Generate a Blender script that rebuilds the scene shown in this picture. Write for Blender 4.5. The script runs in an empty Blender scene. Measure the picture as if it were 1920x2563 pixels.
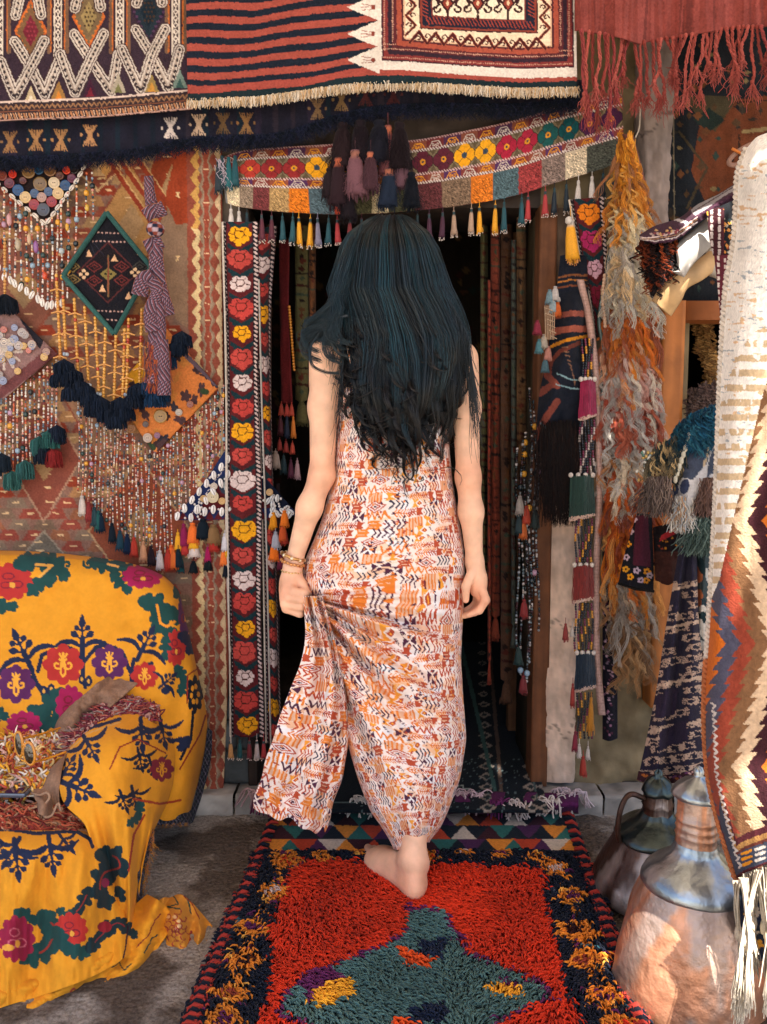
import bpy, math, random
import numpy as np
from mathutils import Vector
sc = bpy.context.scene
COL = sc.collection
rng = np.random.default_rng(7)
random.seed(7)

# ------------------------------------------------------------------ camera, sky, sun, exposure
F = 2100.0; CX, CY = 960.0, 1281.5; CAMZ = 1.13
TH = math.radians(5.47); CT, ST = math.cos(TH), math.sin(TH)
cam_d = bpy.data.cameras.new('camera'); cam = bpy.data.objects.new('camera', cam_d); COL.objects.link(cam)
cam.location = (0, 0, CAMZ); cam.rotation_euler = (math.pi/2 - TH, 0, 0)
cam_d.sensor_fit = 'VERTICAL'; cam_d.sensor_height = 36.0; cam_d.lens = 36.0*F/2563.0
cam_d.clip_start = 0.05; cam_d.clip_end = 300
sc.camera = cam
SUN = Vector((0.12, -0.60, 0.79)).normalized()      # direction towards the sun
w = bpy.data.worlds.new("World"); sc.world = w; w.use_nodes = True
nt = w.node_tree; sky = nt.nodes.new('ShaderNodeTexSky'); sky.sky_type = 'NISHITA'; sky.sun_disc = False; sky.dust_density = 1.6; sky.ozone_density = 0.8; sky.air_density = .8
sky.sun_elevation = math.asin(SUN.z); sky.sun_rotation = math.atan2(SUN.x, SUN.y)
bg = nt.nodes['Background']; bg.inputs['Strength'].default_value = 0.07
nt.links.new(sky.outputs[0], bg.inputs[0])
sl = bpy.data.lights.new('sun', 'SUN'); sl.energy = 5.0; sl.angle = math.radians(0.5); sl.color = (1.0, 0.94, 0.85)
so = bpy.data.objects.new('sun', sl); COL.objects.link(so); so.rotation_euler = SUN.to_track_quat('Z', 'Y').to_euler()
sc.view_settings.view_transform = 'Standard'; sc.view_settings.look = 'None'
sc.view_settings.exposure = 2.2; sc.view_settings.gamma = 1.0
sc.view_settings.use_curve_mapping = False
try: sc.cycles.max_bounces = 6; sc.cycles.diffuse_bounces = 4; sc.cycles.glossy_bounces = 3
except Exception: pass

# ------------------------------------------------------------------ maths helpers
def lin(h):
    if isinstance(h, str):
        h = h.lstrip('#'); c = np.array([int(h[i:i+2], 16) for i in (0, 2, 4)], float)/255
    else: c = np.array(h, float)
    return np.where(c <= 0.04045, c/12.92, ((c+0.055)/1.055)**2.4)
def P(X, Y, D):
    """world point on the sight line of photo point (X, Y) at distance D in front of the camera (world y = D)"""
    X = np.asarray(X, float); Y = np.asarray(Y, float); D = np.asarray(D, float)
    a = (X-CX)/F; b = (CY-Y)/F
    dy = CT+b*ST; dz = -ST+b*CT; t = D/dy
    return np.stack([a*t, D+0*t, CAMZ+dz*t], -1)
def gD(Y, z=0.0):
    b = (CY-np.asarray(Y, float))/F
    return (z-CAMZ)/(-ST+b*CT)*(CT+b*ST)
def proj(p):
    p = np.asarray(p, float); x, y, z = p[..., 0], p[..., 1], p[..., 2]-CAMZ
    f = y*CT - z*ST; u = y*ST + z*CT
    return CX+F*x/f, CY-F*u/f
def _h(ix, iy, seed):
    n = (ix.astype(np.int64)*374761393 + iy.astype(np.int64)*668265263 + seed*1442695041) & 0xffffffff
    n = ((n ^ (n >> 13))*1274126177) & 0xffffffff
    return ((n ^ (n >> 16)) & 0xffff)/65535.0
def vn(x, y, seed=0):
    x = np.asarray(x, float); y = np.asarray(y, float); x, y = np.broadcast_arrays(x, y)
    ix = np.floor(x); iy = np.floor(y); fx = x-ix; fy = y-iy
    fx = fx*fx*(3-2*fx); fy = fy*fy*(3-2*fy)
    a = _h(ix, iy, seed); b = _h(ix+1, iy, seed); c = _h(ix, iy+1, seed); d = _h(ix+1, iy+1, seed)
    return (a+(b-a)*fx)*(1-fy)+(c+(d-c)*fx)*fy - 0.5
def fbm(x, y, seed=0, o=3):
    r = 0; s = 1
    for k in range(o): r = r+vn(x*2**k, y*2**k, seed+k*17)*s; s *= .5
    return r
def cr(pts, n):
    """catmull-rom resample of a polyline (k, d) to n points, by chord length"""
    p = np.asarray(pts, float)
    if len(p) == 1: return np.repeat(p, n, 0)
    d = np.sqrt(((p[1:]-p[:-1])[:, :2]**2).sum(1))+1e-6; s = np.concatenate([[0], np.cumsum(d)])
    t = np.linspace(0, s[-1], n); i = np.clip(np.searchsorted(s, t, side='right')-1, 0, len(p)-2)
    if len(p) == 2:
        u = (t/s[-1])[:, None]; return p[0]*(1-u)+p[1]*u
    m = np.zeros_like(p); m[1:-1] = (p[2:]-p[:-2])/(s[2:]-s[:-2])[:, None]
    m[0] = (p[1]-p[0])/d[0]; m[-1] = (p[-1]-p[-2])/d[-1]
    h = (s[i+1]-s[i])[:, None]; u = ((t-s[i])[:, None])/h
    return (2*u**3-3*u**2+1)*p[i]+(u**3-2*u**2+u)*h*m[i]+(-2*u**3+3*u**2)*p[i+1]+(u**3-u**2)*h*m[i+1]
def rails(rl, nu, nv, us=None):
    """surface through rails (each top to bottom), catmull across; returns (nv, nu, 3) of X, Y, D"""
    R = np.stack([cr(r, nv) for r in rl], 0)
    k = len(rl)
    if k == 1: raise ValueError
    if us is None: us = np.arange(k, dtype=float)
    us = np.asarray(us, float); t = np.linspace(us[0], us[-1], nu); i = np.clip(np.searchsorted(us, t, side='right')-1, 0, k-2)
    m = np.zeros_like(R)
    if k > 2: m[1:-1] = (R[2:]-R[:-2])/(us[2:]-us[:-2])[:, None, None]
    m[0] = (R[1]-R[0])/(us[1]-us[0]); m[-1] = (R[-1]-R[-2])/(us[-1]-us[-2])
    h = (us[i+1]-us[i])[:, None, None]; u = (t-us[i])[:, None, None]/h
    S = (2*u**3-3*u**2+1)*R[i]+(u**3-2*u**2+u)*h*m[i]+(-2*u**3+3*u**2)*R[i+1]+(u**3-u**2)*h*m[i+1]
    return S.transpose(1, 0, 2)

# ------------------------------------------------------------------ pattern painter (colours of cloth)
class Cv:
    def __init__(s, x0, y0, x1, y1, bg, res=1.0):
        s.x0, s.y0, s.res = x0, y0, res
        s.W = int((x1-x0)*res)+2; s.H = int((y1-y0)*res)+2
        s.a = np.empty((s.H, s.W, 3), np.float32); s.a[:] = lin(bg)
    def _g(s, xa, ya, xb, yb):
        i0 = max(0, int((xa-s.x0)*s.res)-1); i1 = min(s.W, int((xb-s.x0)*s.res)+3)
        j0 = max(0, int((ya-s.y0)*s.res)-1); j1 = min(s.H, int((yb-s.y0)*s.res)+3)
        if i0 >= i1 or j0 >= j1: return None
        X, Y = np.meshgrid((np.arange(i0, i1)+.5)/s.res+s.x0, (np.arange(j0, j1)+.5)/s.res+s.y0)
        return (slice(j0, j1), slice(i0, i1)), X, Y
    def _put(s, sl, m, c): s.a[sl][m] = lin(c)
    def poly(s, pts, c):
        p = np.asarray(pts, float); g = s._g(p[:, 0].min(), p[:, 1].min(), p[:, 0].max(), p[:, 1].max())
        if g is None: return s
        sl_, X, Y = g; m = np.zeros(X.shape, bool); q = np.roll(p, -1, 0)
        for (xa, ya), (xb, yb) in zip(p, q):
            if ya == yb: continue
            m ^= ((ya > Y) != (yb > Y)) & (X < (xb-xa)*(Y-ya)/(yb-ya)+xa)
        s._put(sl_, m, c); return s
    def line(s, pts, w_, c, closed=False):
        p = np.asarray(pts, float)
        if closed: p = np.concatenate([p, p[:1]])
        for (xa, ya), (xb, yb) in zip(p[:-1], p[1:]):
            g = s._g(min(xa, xb)-w_, min(ya, yb)-w_, max(xa, xb)+w_, max(ya, yb)+w_)
            if g is None: continue
            sl_, X, Y = g; dx, dy = xb-xa, yb-ya; L = dx*dx+dy*dy+1e-9
            t = np.clip(((X-xa)*dx+(Y-ya)*dy)/L, 0, 1)
            s._put(sl_, (X-xa-t*dx)**2+(Y-ya-t*dy)**2 < (w_/2)**2, c)
        return s
    def blob(s, cx, cy, rx, ry, c, n=0, d=0.0, rot=0.0, ph=0.0):
        R = max(rx, ry)*(1+d); g = s._g(cx-R, cy-R, cx+R, cy+R)
        if g is None: return s
        sl_, X, Y = g; ca, sa = math.cos(rot), math.sin(rot)
        u = ((X-cx)*ca+(Y-cy)*sa)/rx; v = (-(X-cx)*sa+(Y-cy)*ca)/ry
        r = np.hypot(u, v); lim = 1.0
        if n: lim = 1-d+d*np.abs(np.cos(n/2*(np.arctan2(v, u)+ph)))*1.3
        s._put(sl_, r < lim, c); return s
    def rect(s, xa, ya, xb, yb, c): return s.poly([(xa, ya), (xb, ya), (xb, yb), (xa, yb)], c)
    def dia(s, cx, cy, rx, ry, c): return s.poly([(cx, cy-ry), (cx+rx, cy), (cx, cy+ry), (cx-rx, cy)], c)
    def spiral(s, cx, cy, r, turns, w_, c, a0=0, sgn=1):
        t = np.linspace(0, 1, 26); a = a0+sgn*t*turns*2*math.pi
        return s.line(np.stack([cx+r*(1-.8*t)*np.cos(a), cy+r*(1-.8*t)*np.sin(a)], 1), w_, c)
    def samp(s, X, Y, jit=.8, seed=0):
        X = X+fbm(X/6, Y/6, seed+3, 2)*jit*2.2; Y = Y+fbm(X/6, Y/6, seed+9, 2)*jit*2.2
        i = np.clip(((X-s.x0)*s.res).astype(int), 0, s.W-1); j = np.clip(((Y-s.y0)*s.res).astype(int), 0, s.H-1)
        return s.a[j, i]

# ------------------------------------------------------------------ materials
MATS = {}
def mat(key, rough=.85, metal=0.0, sheen=0.0, bump=0.0, bscale=120.0, col=None, nscale=0, namt=0.0, spec=.3, sss=0.0, kind='cloth', coat=0.0):
    if key in MATS: return MATS[key]
    m = bpy.data.materials.new(key); m.use_nodes = True; n = m.node_tree.nodes; l = m.node_tree.links
    b = n['Principled BSDF']; b.inputs['Roughness'].default_value = rough; b.inputs['Metallic'].default_value = metal
    b.inputs['Specular IOR Level'].default_value = spec
    if sheen: b.inputs['Sheen Weight'].default_value = sheen; b.inputs['Sheen Roughness'].default_value = .5
    if sss: b.inputs['Subsurface Weight'].default_value = sss; b.inputs['Subsurface Radius'].default_value = (.012, .004, .002); b.inputs['Subsurface Scale'].default_value = 1.0
    if coat: b.inputs['Coat Weight'].default_value = coat
    tc = n.new('ShaderNodeTexCoord')
    if col is None:
        a = n.new('ShaderNodeAttribute'); a.attribute_name = 'Col'; src = a.outputs['Color']
    else:
        a = n.new('ShaderNodeRGB'); c = lin(col); a.outputs[0].default_value = (c[0], c[1], c[2], 1); src = a.outputs[0]
    if namt:
        no = n.new('ShaderNodeTexNoise'); no.inputs['Scale'].default_value = nscale; no.inputs['Detail'].default_value = 6
        l.new(tc.outputs['Object'], no.inputs['Vector'])
        mr = n.new('ShaderNodeMapRange'); mr.inputs[1].default_value = .25; mr.inputs[2].default_value = .75
        mr.inputs[3].default_value = 1-namt; mr.inputs[4].default_value = 1+namt
        l.new(no.outputs['Fac'], mr.inputs[0])
        mx = n.new('ShaderNodeVectorMath'); mx.operation = 'SCALE'; l.new(src, mx.inputs[0]); l.new(mr.outputs[0], mx.inputs['Scale']); src = mx.outputs[0]
    l.new(src, b.inputs['Base Color'])
    if bump:
        if kind == 'cloth':
            wv = n.new('ShaderNodeTexNoise'); wv.inputs['Scale'].default_value = bscale*2.2; wv.inputs['Detail'].default_value = 3
        else:
            wv = n.new('ShaderNodeTexNoise'); wv.inputs['Scale'].default_value = bscale; wv.inputs['Detail'].default_value = 8
        l.new(tc.outputs['Object'], wv.inputs['Vector'])
        bp = n.new('ShaderNodeBump'); bp.inputs['Strength'].default_value = bump; bp.inputs['Distance'].default_value = .004
        l.new(wv.outputs['Fac'], bp.inputs['Height']); l.new(bp.outputs[0], b.inputs['Normal'])
    MATS[key] = m; return m
CLOTH = mat('woven_wool', .92, sheen=.03, bump=.5, bscale=150, nscale=170, namt=.22, spec=.15)
PILE = mat('wool_yarn', .9, sheen=.04, nscale=300, namt=.15, spec=.15)
SILK = mat('silk_thread', .6, sheen=.1, nscale=260, namt=.14, spec=.35)
BEAD = mat('glass_beads', .25, spec=.6, nscale=300, namt=.1)
SHELL = mat('shell', .35, spec=.5, nscale=200, namt=.08)
COTTON = mat('fine_cotton', .8, sheen=.03, bump=.12, bscale=200, nscale=120, namt=.05, spec=.2)
PRINT = mat('printed_viscose', .7, sheen=.03, nscale=90, namt=.05, spec=.25)
SKIN = mat('skin', .5, spec=.35, sss=.12, nscale=26, namt=.15, bump=.22, bscale=190, kind='x')
HAIR = mat('hair', .34, spec=.5, nscale=60, namt=.25)
WOOD = mat('old_wood', .7, nscale=18, namt=.3, bump=.6, bscale=40, kind='x', spec=.3)
STONE = mat('rough_stone', .95, nscale=9, namt=.35, bump=1.0, bscale=35, kind='x', spec=.2)

# ------------------------------------------------------------------ mesh building and scene tree
class MB:
    def __init__(s): s.v = []; s.q = []; s.t = []; s.c = []; s.n = 0
    def add(s, v, q=None, t=None, c='#888888'):
        v = np.asarray(v, float).reshape(-1, 3)
        if q is not None and len(q): s.q.append(np.asarray(q).reshape(-1, 4)+s.n)
        if t is not None and len(t): s.t.append(np.asarray(t).reshape(-1, 3)+s.n)
        c = lin(c) if isinstance(c, str) else np.asarray(c, float)
        c = np.broadcast_to(c, (len(v), 3)) if c.ndim == 1 else c.reshape(-1, 3)
        s.v.append(v); s.c.append(c); s.n += len(v); return s
    def grid(s, V, C, closeu=False, closev=False):
        nv, nu = V.shape[:2]; I = np.arange(nv*nu).reshape(nv, nu)
        if closeu: I = np.concatenate([I, I[:, :1]], 1)
        if closev: I = np.concatenate([I, I[:1]], 0)
        q = np.stack([I[:-1, :-1], I[1:, :-1], I[1:, 1:], I[:-1, 1:]], -1).reshape(-1, 4)
        return s.add(V.reshape(-1, 3), q, None, C if isinstance(C, str) else np.broadcast_to(C, V.shape).reshape(-1, 3))
    def box(s, a, b, c='#888888'):
        (x0, y0, z0), (x1, y1, z1) = a, b
        v = [(x, y, z) for z in (z0, z1) for y in (y0, y1) for x in (x0, x1)]
        return s.add(v, [(0, 2, 3, 1), (4, 5, 7, 6), (0, 1, 5, 4), (2, 6, 7, 3), (0, 4, 6, 2), (1, 3, 7, 5)], None, c)
    def tubes(s, paths, rad, cols, sides=4):
        """paths (n,k,3); rad scalar / (n,) / (n,k); cols (3,), (n,3) or (n,k,3)"""
        p = np.asarray(paths, float); n, k = p.shape[:2]
        if n == 0: return s
        T = np.gradient(p, axis=1); T /= np.linalg.norm(T, axis=2, keepdims=True)+1e-9
        ref = np.array([.31, .9, .27]); ref = ref/np.linalg.norm(ref)
        A = np.cross(T, ref); A /= np.linalg.norm(A, axis=2, keepdims=True)+1e-9; B = np.cross(T, A)
        r = np.asarray(rad, float)
        if r.ndim == 0: r = np.full((n, k), float(r))
        elif r.ndim == 1: r = np.repeat(r[:, None], k, 1)
        ang = np.arange(sides)*2*math.pi/sides
        V = p[:, :, None]+r[:, :, None, None]*(A[:, :, None]*np.cos(ang)[:, None]+B[:, :, None]*np.sin(ang)[:, None])
        base = (np.arange(n)*k*sides)[:, None, None]+(np.arange(k-1)*sides)[None, :, None]+np.arange(sides)[None, None]
        nx = (np.arange(n)*k*sides)[:, None, None]+(np.arange(k-1)*sides)[None, :, None]+((np.arange(sides)+1) % sides)[None, None]
        q = np.stack([base, nx, nx+sides, base+sides], -1).reshape(-1, 4)
        c = lin(cols) if isinstance(cols, str) else np.asarray(cols, float)
        if c.ndim == 1: c = np.broadcast_to(c, (n, k, sides, 3))
        elif c.ndim == 2: c = np.broadcast_to(c[:, None, None], (n, k, sides, 3))
        else: c = np.broadcast_to(c[:, :, None], (n, k, sides, 3))
        return s.add(V, q, None, c)
    def lathe(s, prof, seg=24, c='#888888', at=(0, 0, 0), fn=None):
        pr = np.asarray(prof, float); a = np.arange(seg)*2*math.pi/seg
        V = np.stack([pr[:, 0][:, None]*np.cos(a), pr[:, 0][:, None]*np.sin(a), np.repeat(pr[:, 1][:, None], seg, 1)], -1)
        if fn is not None: V = fn(V)
        C = c
        return s.grid(V+np.asarray(at, float), C, closeu=True)
    def beads(s, pos, r, cols, stretch=1.0):
        """little 6-sided round beads; pos (n,3), r (n,), cols (n,3)"""
        pos = np.asarray(pos, float); n = len(pos)
        if n == 0: return s
        r = np.broadcast_to(np.asarray(r, float), (n,)); st = np.broadcast_to(np.asarray(stretch, float), (n,))
        lat = np.array([-.95, -.5, .5, .95]); rr = np.array([.35, .9, .9, .35]); a = np.arange(6)*math.pi/3
        U = np.stack([np.outer(rr, np.cos(a)), np.outer(rr, np.sin(a)), np.repeat(lat[:, None], 6, 1)], -1)
        V = np.repeat(U[None], n, 0)*r[:, None, None, None]; V[..., 2] *= st[:, None, None]; V += pos[:, None, None]
        b = (np.arange(n)*24)[:, None, None]+(np.arange(3)*6)[None, :, None]; j = np.arange(6)[None, None]; j2 = (j+1) % 6
        q = np.stack([b+j, b+j2, b+j2+6, b+j+6], -1).reshape(-1, 4)
        cap = np.concatenate([(np.arange(n)*24)[:, None]+np.array([0, 5, 2, 1])[None]*0+np.array([3, 2, 1, 0])[None], (np.arange(n)*24)[:, None]+18+np.array([0, 1, 2, 3])[None],
                              (np.arange(n)*24)[:, None]+np.array([0, 5, 4, 3])[None], (np.arange(n)*24)[:, None]+18+np.array([0, 3, 4, 5])[None]], 0)
        return s.add(V, np.concatenate([q, cap]), None, np.repeat(np.asarray(cols, float).reshape(n, 1, 3), 24, 1))
    def build(s, name, material, parent=None, loc=None, smooth=True, solid=0.0):
        v = np.concatenate(s.v); c = np.concatenate(s.c)
        if parent is not None: base = np.array(parent['_w'])
        else:
            if loc is None: loc = ((v[:, 0].min()+v[:, 0].max())/2, (v[:, 1].min()+v[:, 1].max())/2, v[:, 2].min())
            base = np.array(loc, float)
        me = bpy.data.meshes.new(name)
        q = np.concatenate(s.q) if s.q else np.zeros((0, 4), int); t = np.concatenate(s.t) if s.t else np.zeros((0, 3), int)
        me.vertices.add(len(v)); me.vertices.foreach_set('co', (v-base).astype(np.float32).ravel())
        li = np.concatenate([q.ravel(), t.ravel()]).astype(np.int32); me.loops.add(len(li)); me.loops.foreach_set('vertex_index', li)
        tot = np.concatenate([np.full(len(q), 4), np.full(len(t), 3)]).astype(np.int32)
        me.polygons.add(len(tot)); me.polygons.foreach_set('loop_start', (np.cumsum(tot)-tot).astype(np.int32)); me.polygons.foreach_set('loop_total', tot)
        me.update(calc_edges=True); me.validate()
        if smooth: me.polygons.foreach_set('use_smooth', np.ones(len(me.polygons), bool))
        at = me.color_attributes.new('Col', 'FLOAT_COLOR', 'POINT')
        at.data.foreach_set('color', np.concatenate([np.clip(c, 0, 1), np.ones((len(c), 1))], 1).astype(np.float32).ravel())
        me.materials.append(material)
        o = bpy.data.objects.new(name, me); COL.objects.link(o)
        if parent is not None:
            o.parent = parent; o.location = (0, 0, 0); o['_w'] = list(base)
        else: o.location = tuple(base); o['_w'] = list(base)
        if solid:
            md = o.modifiers.new('thickness', 'SOLIDIFY'); md.thickness = solid; md.offset = -1; md.use_rim = True
        return o
def tag(o, label, cat, group=None, kind=None):
    o['label'] = label; o['category'] = cat
    if group: o['group'] = group
    if kind: o['kind'] = kind
    return o
def thing(name, label, cat, loc, group=None):
    o = bpy.data.objects.new(name, None); COL.objects.link(o); o.location = tuple(loc); o['_w'] = list(map(float, loc)); o.empty_display_size = .1
    return tag(o, label, cat, group)

def wool(c, X, Y, amt=.18, seed=5, sx=30., sy=30.):
    """natural dye variation of the wool (abrash), fixed to the cloth"""
    return c*(1+amt*fbm(X/sx, Y/sy, seed, 3))[..., None]
def sheet(mb, rl, cv, step=2.4, disp=None, us=None, jit=.8, amt=.18, seed=5, uv=None):
    """cloth surface through rails, coloured from the pattern cv"""
    L = max(np.abs(np.diff(np.asarray(r)[:, :2], axis=0)).sum() for r in rl)
    M = np.stack([cr(r, 5) for r in rl]); Wd = np.sqrt((np.diff(M, axis=0)[:, :, :2]**2).sum(-1)).sum(0).max()
    nv = max(3, int(L/step*.85)); nu = max(3, int(Wd/step))
    S = rails(rl, nu, nv, us); X, Y, D = S[..., 0], S[..., 1], S[..., 2]
    U, V = np.meshgrid(np.linspace(0, 1, nu), np.linspace(0, 1, nv))
    if disp is not None: D = D+disp(X, Y, U, V)
    sx, sy = (X, Y) if uv is None else (U*uv[0], V*uv[1])
    C = cv.samp(sx, sy, jit, seed) if isinstance(cv, Cv) else np.broadcast_to(lin(cv), X.shape+(3,))
    mb.grid(P(X, Y, D), wool(C, X, Y, amt, seed)); return mb
def tassel(mb, X, Y, D, L, wd, c, tip='#d8c8bd', cord=0, band=None, seed=0, dx=0.0):
    """one cloth tassel hanging from photo point (X, Y): cord, knob, wrapping, fluted skirt, loose ends"""
    s = D/F*1.0; R = wd*s/2; top = P(X, Y, D); Lm = L*s; c0 = lin(c)
    r_ = np.random.default_rng(seed+int(X*7+Y*3))
    if cord: mb.tubes([np.linspace(P(X, Y-cord, D), top, 3)], .0012, c0, 3)
    pr = np.array([(.02, 0), (.38, .02), (.45, .08), (.36, .14), (.42, .16), (.60, .25), (.78, .5), (.9, .8), (1., .97), (.3, 1.0)])
    a = np.arange(14)*2*math.pi/14
    lean = np.array([dx*s, 0, 0])
    V = np.stack([pr[:, 0][:, None]*R*np.cos(a)*(1+.10*np.sin(7*a)*(pr[:, 1][:, None] > .2)), pr[:, 0][:, None]*R*.8*np.sin(a), -pr[:, 1][:, None]*Lm+0*a], -1)
    V = V+top+lean*pr[:, 1][:, None, None]**1.5
    C = np.empty(V.shape); C[:] = c0*(1+.25*(r_.random(14)-.5))[None, :, None]
    C[2:5] = lin(band) if band else c0*.8
    mb.grid(V, C, closeu=True)
    n = max(6, int(wd*.9)); aa = r_.random(n)*6.28; q = r_.random(n)**.5
    bx = top+np.stack([np.cos(aa)*R*q, np.sin(aa)*R*.8*q, np.full(n, -Lm*.8)], 1)+lean*.8
    ex = bx+np.stack([np.cos(aa)*R*.15, 0*aa, -Lm*(.2+.14*r_.random(n))], 1)+lean*.2
    mb.tubes(np.stack([bx, (bx+ex)/2+r_.normal(0, .0008, (n, 3)), ex], 1), .0011, np.broadcast_to(c0, (n, 3))*(1+.4*(r_.random((n, 1))-.5)), 3)
    if tip: mb.beads(ex, .0017, np.broadcast_to(lin(tip), (n, 3)))
    return mb
def strands(mb, A, B, n_k=8, rad=.001, cols=None, wob=.004, curl=0.0, sag=0.0, sides=3, seed=0, taper=.5, freq=2.0):
    """loose yarns from points A to B with waviness"""
    r_ = np.random.default_rng(seed); A = np.asarray(A, float); B = np.asarray(B, float); n = len(A)
    t = np.linspace(0, 1, n_k)[None, :, None]; p = A[:, None]*(1-t)+B[:, None]*t
    ph = r_.random((n, 1, 3))*6.28; fr = freq*(.6+.8*r_.random((n, 1, 3)))
    am = np.array([1, .6, .4])*wob; p = p+np.sin(ph+fr*6.28*t)*am*np.minimum(1, t*3)
    if sag: p[..., 2] -= sag*4*(t*(1-t))[..., 0]
    rr = (np.asarray(rad)*np.ones(n))[:, None]*(1-(1-taper)*np.linspace(0, 1, n_k))[None]
    mb.tubes(p, rr, cols, sides); return mb
def ripple(a, sx, sy, seed, b=0.0):
    return lambda X, Y, U, V: a*fbm(X/sx, Y/sy, seed, 3)+b*np.sin(X/sx*3)
# ------------------------------------------------------------------ ground, shop front, added shade canopy
def ground_mat():
    m = bpy.data.materials.new('packed_earth'); m.use_nodes = True; n = m.node_tree.nodes; l = m.node_tree.links; b = n['Principled BSDF']
    b.inputs['Roughness'].default_value = .95; b.inputs['Specular IOR Level'].default_value = .15
    tc = n.new('ShaderNodeTexCoord')
    def noise(sc_, det, rough=.6):
        x = n.new('ShaderNodeTexNoise'); x.inputs['Scale'].default_value = sc_; x.inputs['Detail'].default_value = det; x.inputs['Roughness'].default_value = rough
        l.new(tc.outputs['Object'], x.inputs['Vector']); return x
    a = noise(3.2, 3); c = noise(110, 8, .85); v = n.new('ShaderNodeTexVoronoi'); v.inputs['Scale'].default_value = 90; l.new(tc.outputs['Object'], v.inputs['Vector'])
    r = n.new('ShaderNodeValToRGB'); e = r.color_ramp.elements
    e[0].position = .44; e[0].color = (*lin('#766a60'), 1); e[1].position = .52; e[1].color = (*lin('#bfb6ac'), 1); l.new(a.outputs['Fac'], r.inputs[0])
    r2 = n.new('ShaderNodeValToRGB'); e = r2.color_ramp.elements; e[0].position = .30; e[0].color = (.18, .17, .17, 1); e[1].position = .66; e[1].color = (1.45, 1.42, 1.4, 1); l.new(c.outputs['Fac'], r2.inputs[0])
    mx = n.new('ShaderNodeMixRGB'); mx.blend_type = 'MULTIPLY'; mx.inputs[0].default_value = 1; l.new(r.outputs[0], mx.inputs[1]); l.new(r2.outputs[0], mx.inputs[2])
    # out-of-view street ground made paler, to bounce light onto the shop front
    sp = n.new('ShaderNodeSeparateXYZ'); l.new(tc.outputs['Object'], sp.inputs[0]); mr = n.new('ShaderNodeMapRange'); mr.inputs[1].default_value = 1.0; mr.inputs[2].default_value = .2; l.new(sp.outputs['Y'], mr.inputs[0])
    m2 = n.new('ShaderNodeMixRGB'); m2.inputs[2].default_value = (*lin('#bcb2a4'), 1); l.new(mr.outputs[0], m2.inputs[0]); l.new(mx.outputs[0], m2.inputs[1])
    l.new(m2.outputs[0], b.inputs['Base Color'])
    ad = n.new('ShaderNodeMath'); ad.operation = 'SUBTRACT'; l.new(c.outputs['Fac'], ad.inputs[0]); l.new(v.outputs['Distance'], ad.inputs[1])
    bp = n.new('ShaderNodeBump'); bp.inputs['Strength'].default_value = 1.0; bp.inputs['Distance'].default_value = .012
    l.new(ad.outputs[0], bp.inputs['Height']); l.new(bp.outputs[0], b.inputs['Normal']); return m
g = MB()
xs = np.concatenate([np.linspace(-40, -1.6, 12), np.linspace(-1.5, 1.5, 200), np.linspace(1.6, 40, 12)])
ys = np.concatenate([np.linspace(-60, 0.9, 14), np.linspace(1.0, 2.6, 110), np.linspace(2.7, 30, 10)])
gx, gy = np.meshgrid(xs, ys); near = ((np.abs(gx) < 1.6) & (gy > .9) & (gy < 2.65))
gz = (fbm(gx*5, gy*5, 3, 4)*.012+fbm(gx*45, gy*45, 8, 2)*.004-.006)*near-.002
g.grid(np.stack([gx, gy, gz], -1), '#857a72')
o = g.build('ground', ground_mat(), loc=(0, 0, 0)); o['kind'] = 'structure'; o['label'] = 'brown grey packed earth ground'

WALLD = 2.50
def wx(X, Y=1400, D=WALLD): return float(P(X, Y, D)[0])
def wz(Y, D=WALLD): return float(P(960, Y, D)[2])
dl, dr = wx(636), wx(1338); dtop = wz(520)
shop = thing('shop_building', 'stone and plaster carpet shop front with an open dark doorway', 'building', (0, WALLD, 0))
def rough_box(mb, a, b, c, n=(30, 60), amp=.012, seed=1, f=14):
    """front face as a displaced sheet plus the rest of the block"""
    (x0, y0, z0), (x1, y1, z1) = a, b
    X, Z = np.meshgrid(np.linspace(x0, x1, n[0]), np.linspace(z0, z1, n[1]))
    e = np.minimum(1, np.minimum(np.minimum(X-x0, x1-X), np.minimum(Z-z0, z1-Z))/.02)
    Y = y0+amp*fbm(X*f, Z*f, seed, 4)*e*2
    V = np.stack([X, Y, Z], -1)
    C = wool(np.broadcast_to(lin(c), V.shape), X*900, Z*900, .5, seed+3, 60, 60)
    mb.grid(V, C)
    mb.box((x0, y0+.0005+amp*0, z0), (x1, y1, z1), c) if amp == 0 else None
    v = [(x, y, z) for z in (z0, z1) for y in (y0, y1) for x in (x0, x1)]
    mb.add(v, [(0, 2, 3, 1), (4, 5, 7, 6), (2, 6, 7, 3), (0, 4, 6, 2), (1, 3, 7, 5)], None, c)
m = MB()
rough_box(m, (-3.2, WALLD, -.05), (dl, WALLD+.3, 3.2), '#6f6359', (120, 200))
wl, wr = wx(1706), wx(1706)+.62; wt, wb_ = wz(775), wz(1270)
rough_box(m, (dr, WALLD, -.05), (wl, WALLD+.3, 3.2), '#77684f', (60, 300), .010, 5, 22)
rough_box(m, (wl, WALLD, -.05), (wr, WALLD+.3, wb_), '#77684f', (60, 120), .010, 6, 22)
rough_box(m, (wl, WALLD, wt), (wr, WALLD+.3, 3.2), '#5c5048', (60, 120), .010, 7, 22)
rough_box(m, (wr, WALLD, -.05), (3.4, WALLD+.3, 3.2), '#77684f', (60, 120), .010, 8, 22)
rough_box(m, (dl, WALLD, dtop), (dr, WALLD+.3, 3.2), '#4a403a', (60, 80), .010, 9, 22)
m.build('wall', STONE, shop)
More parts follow.
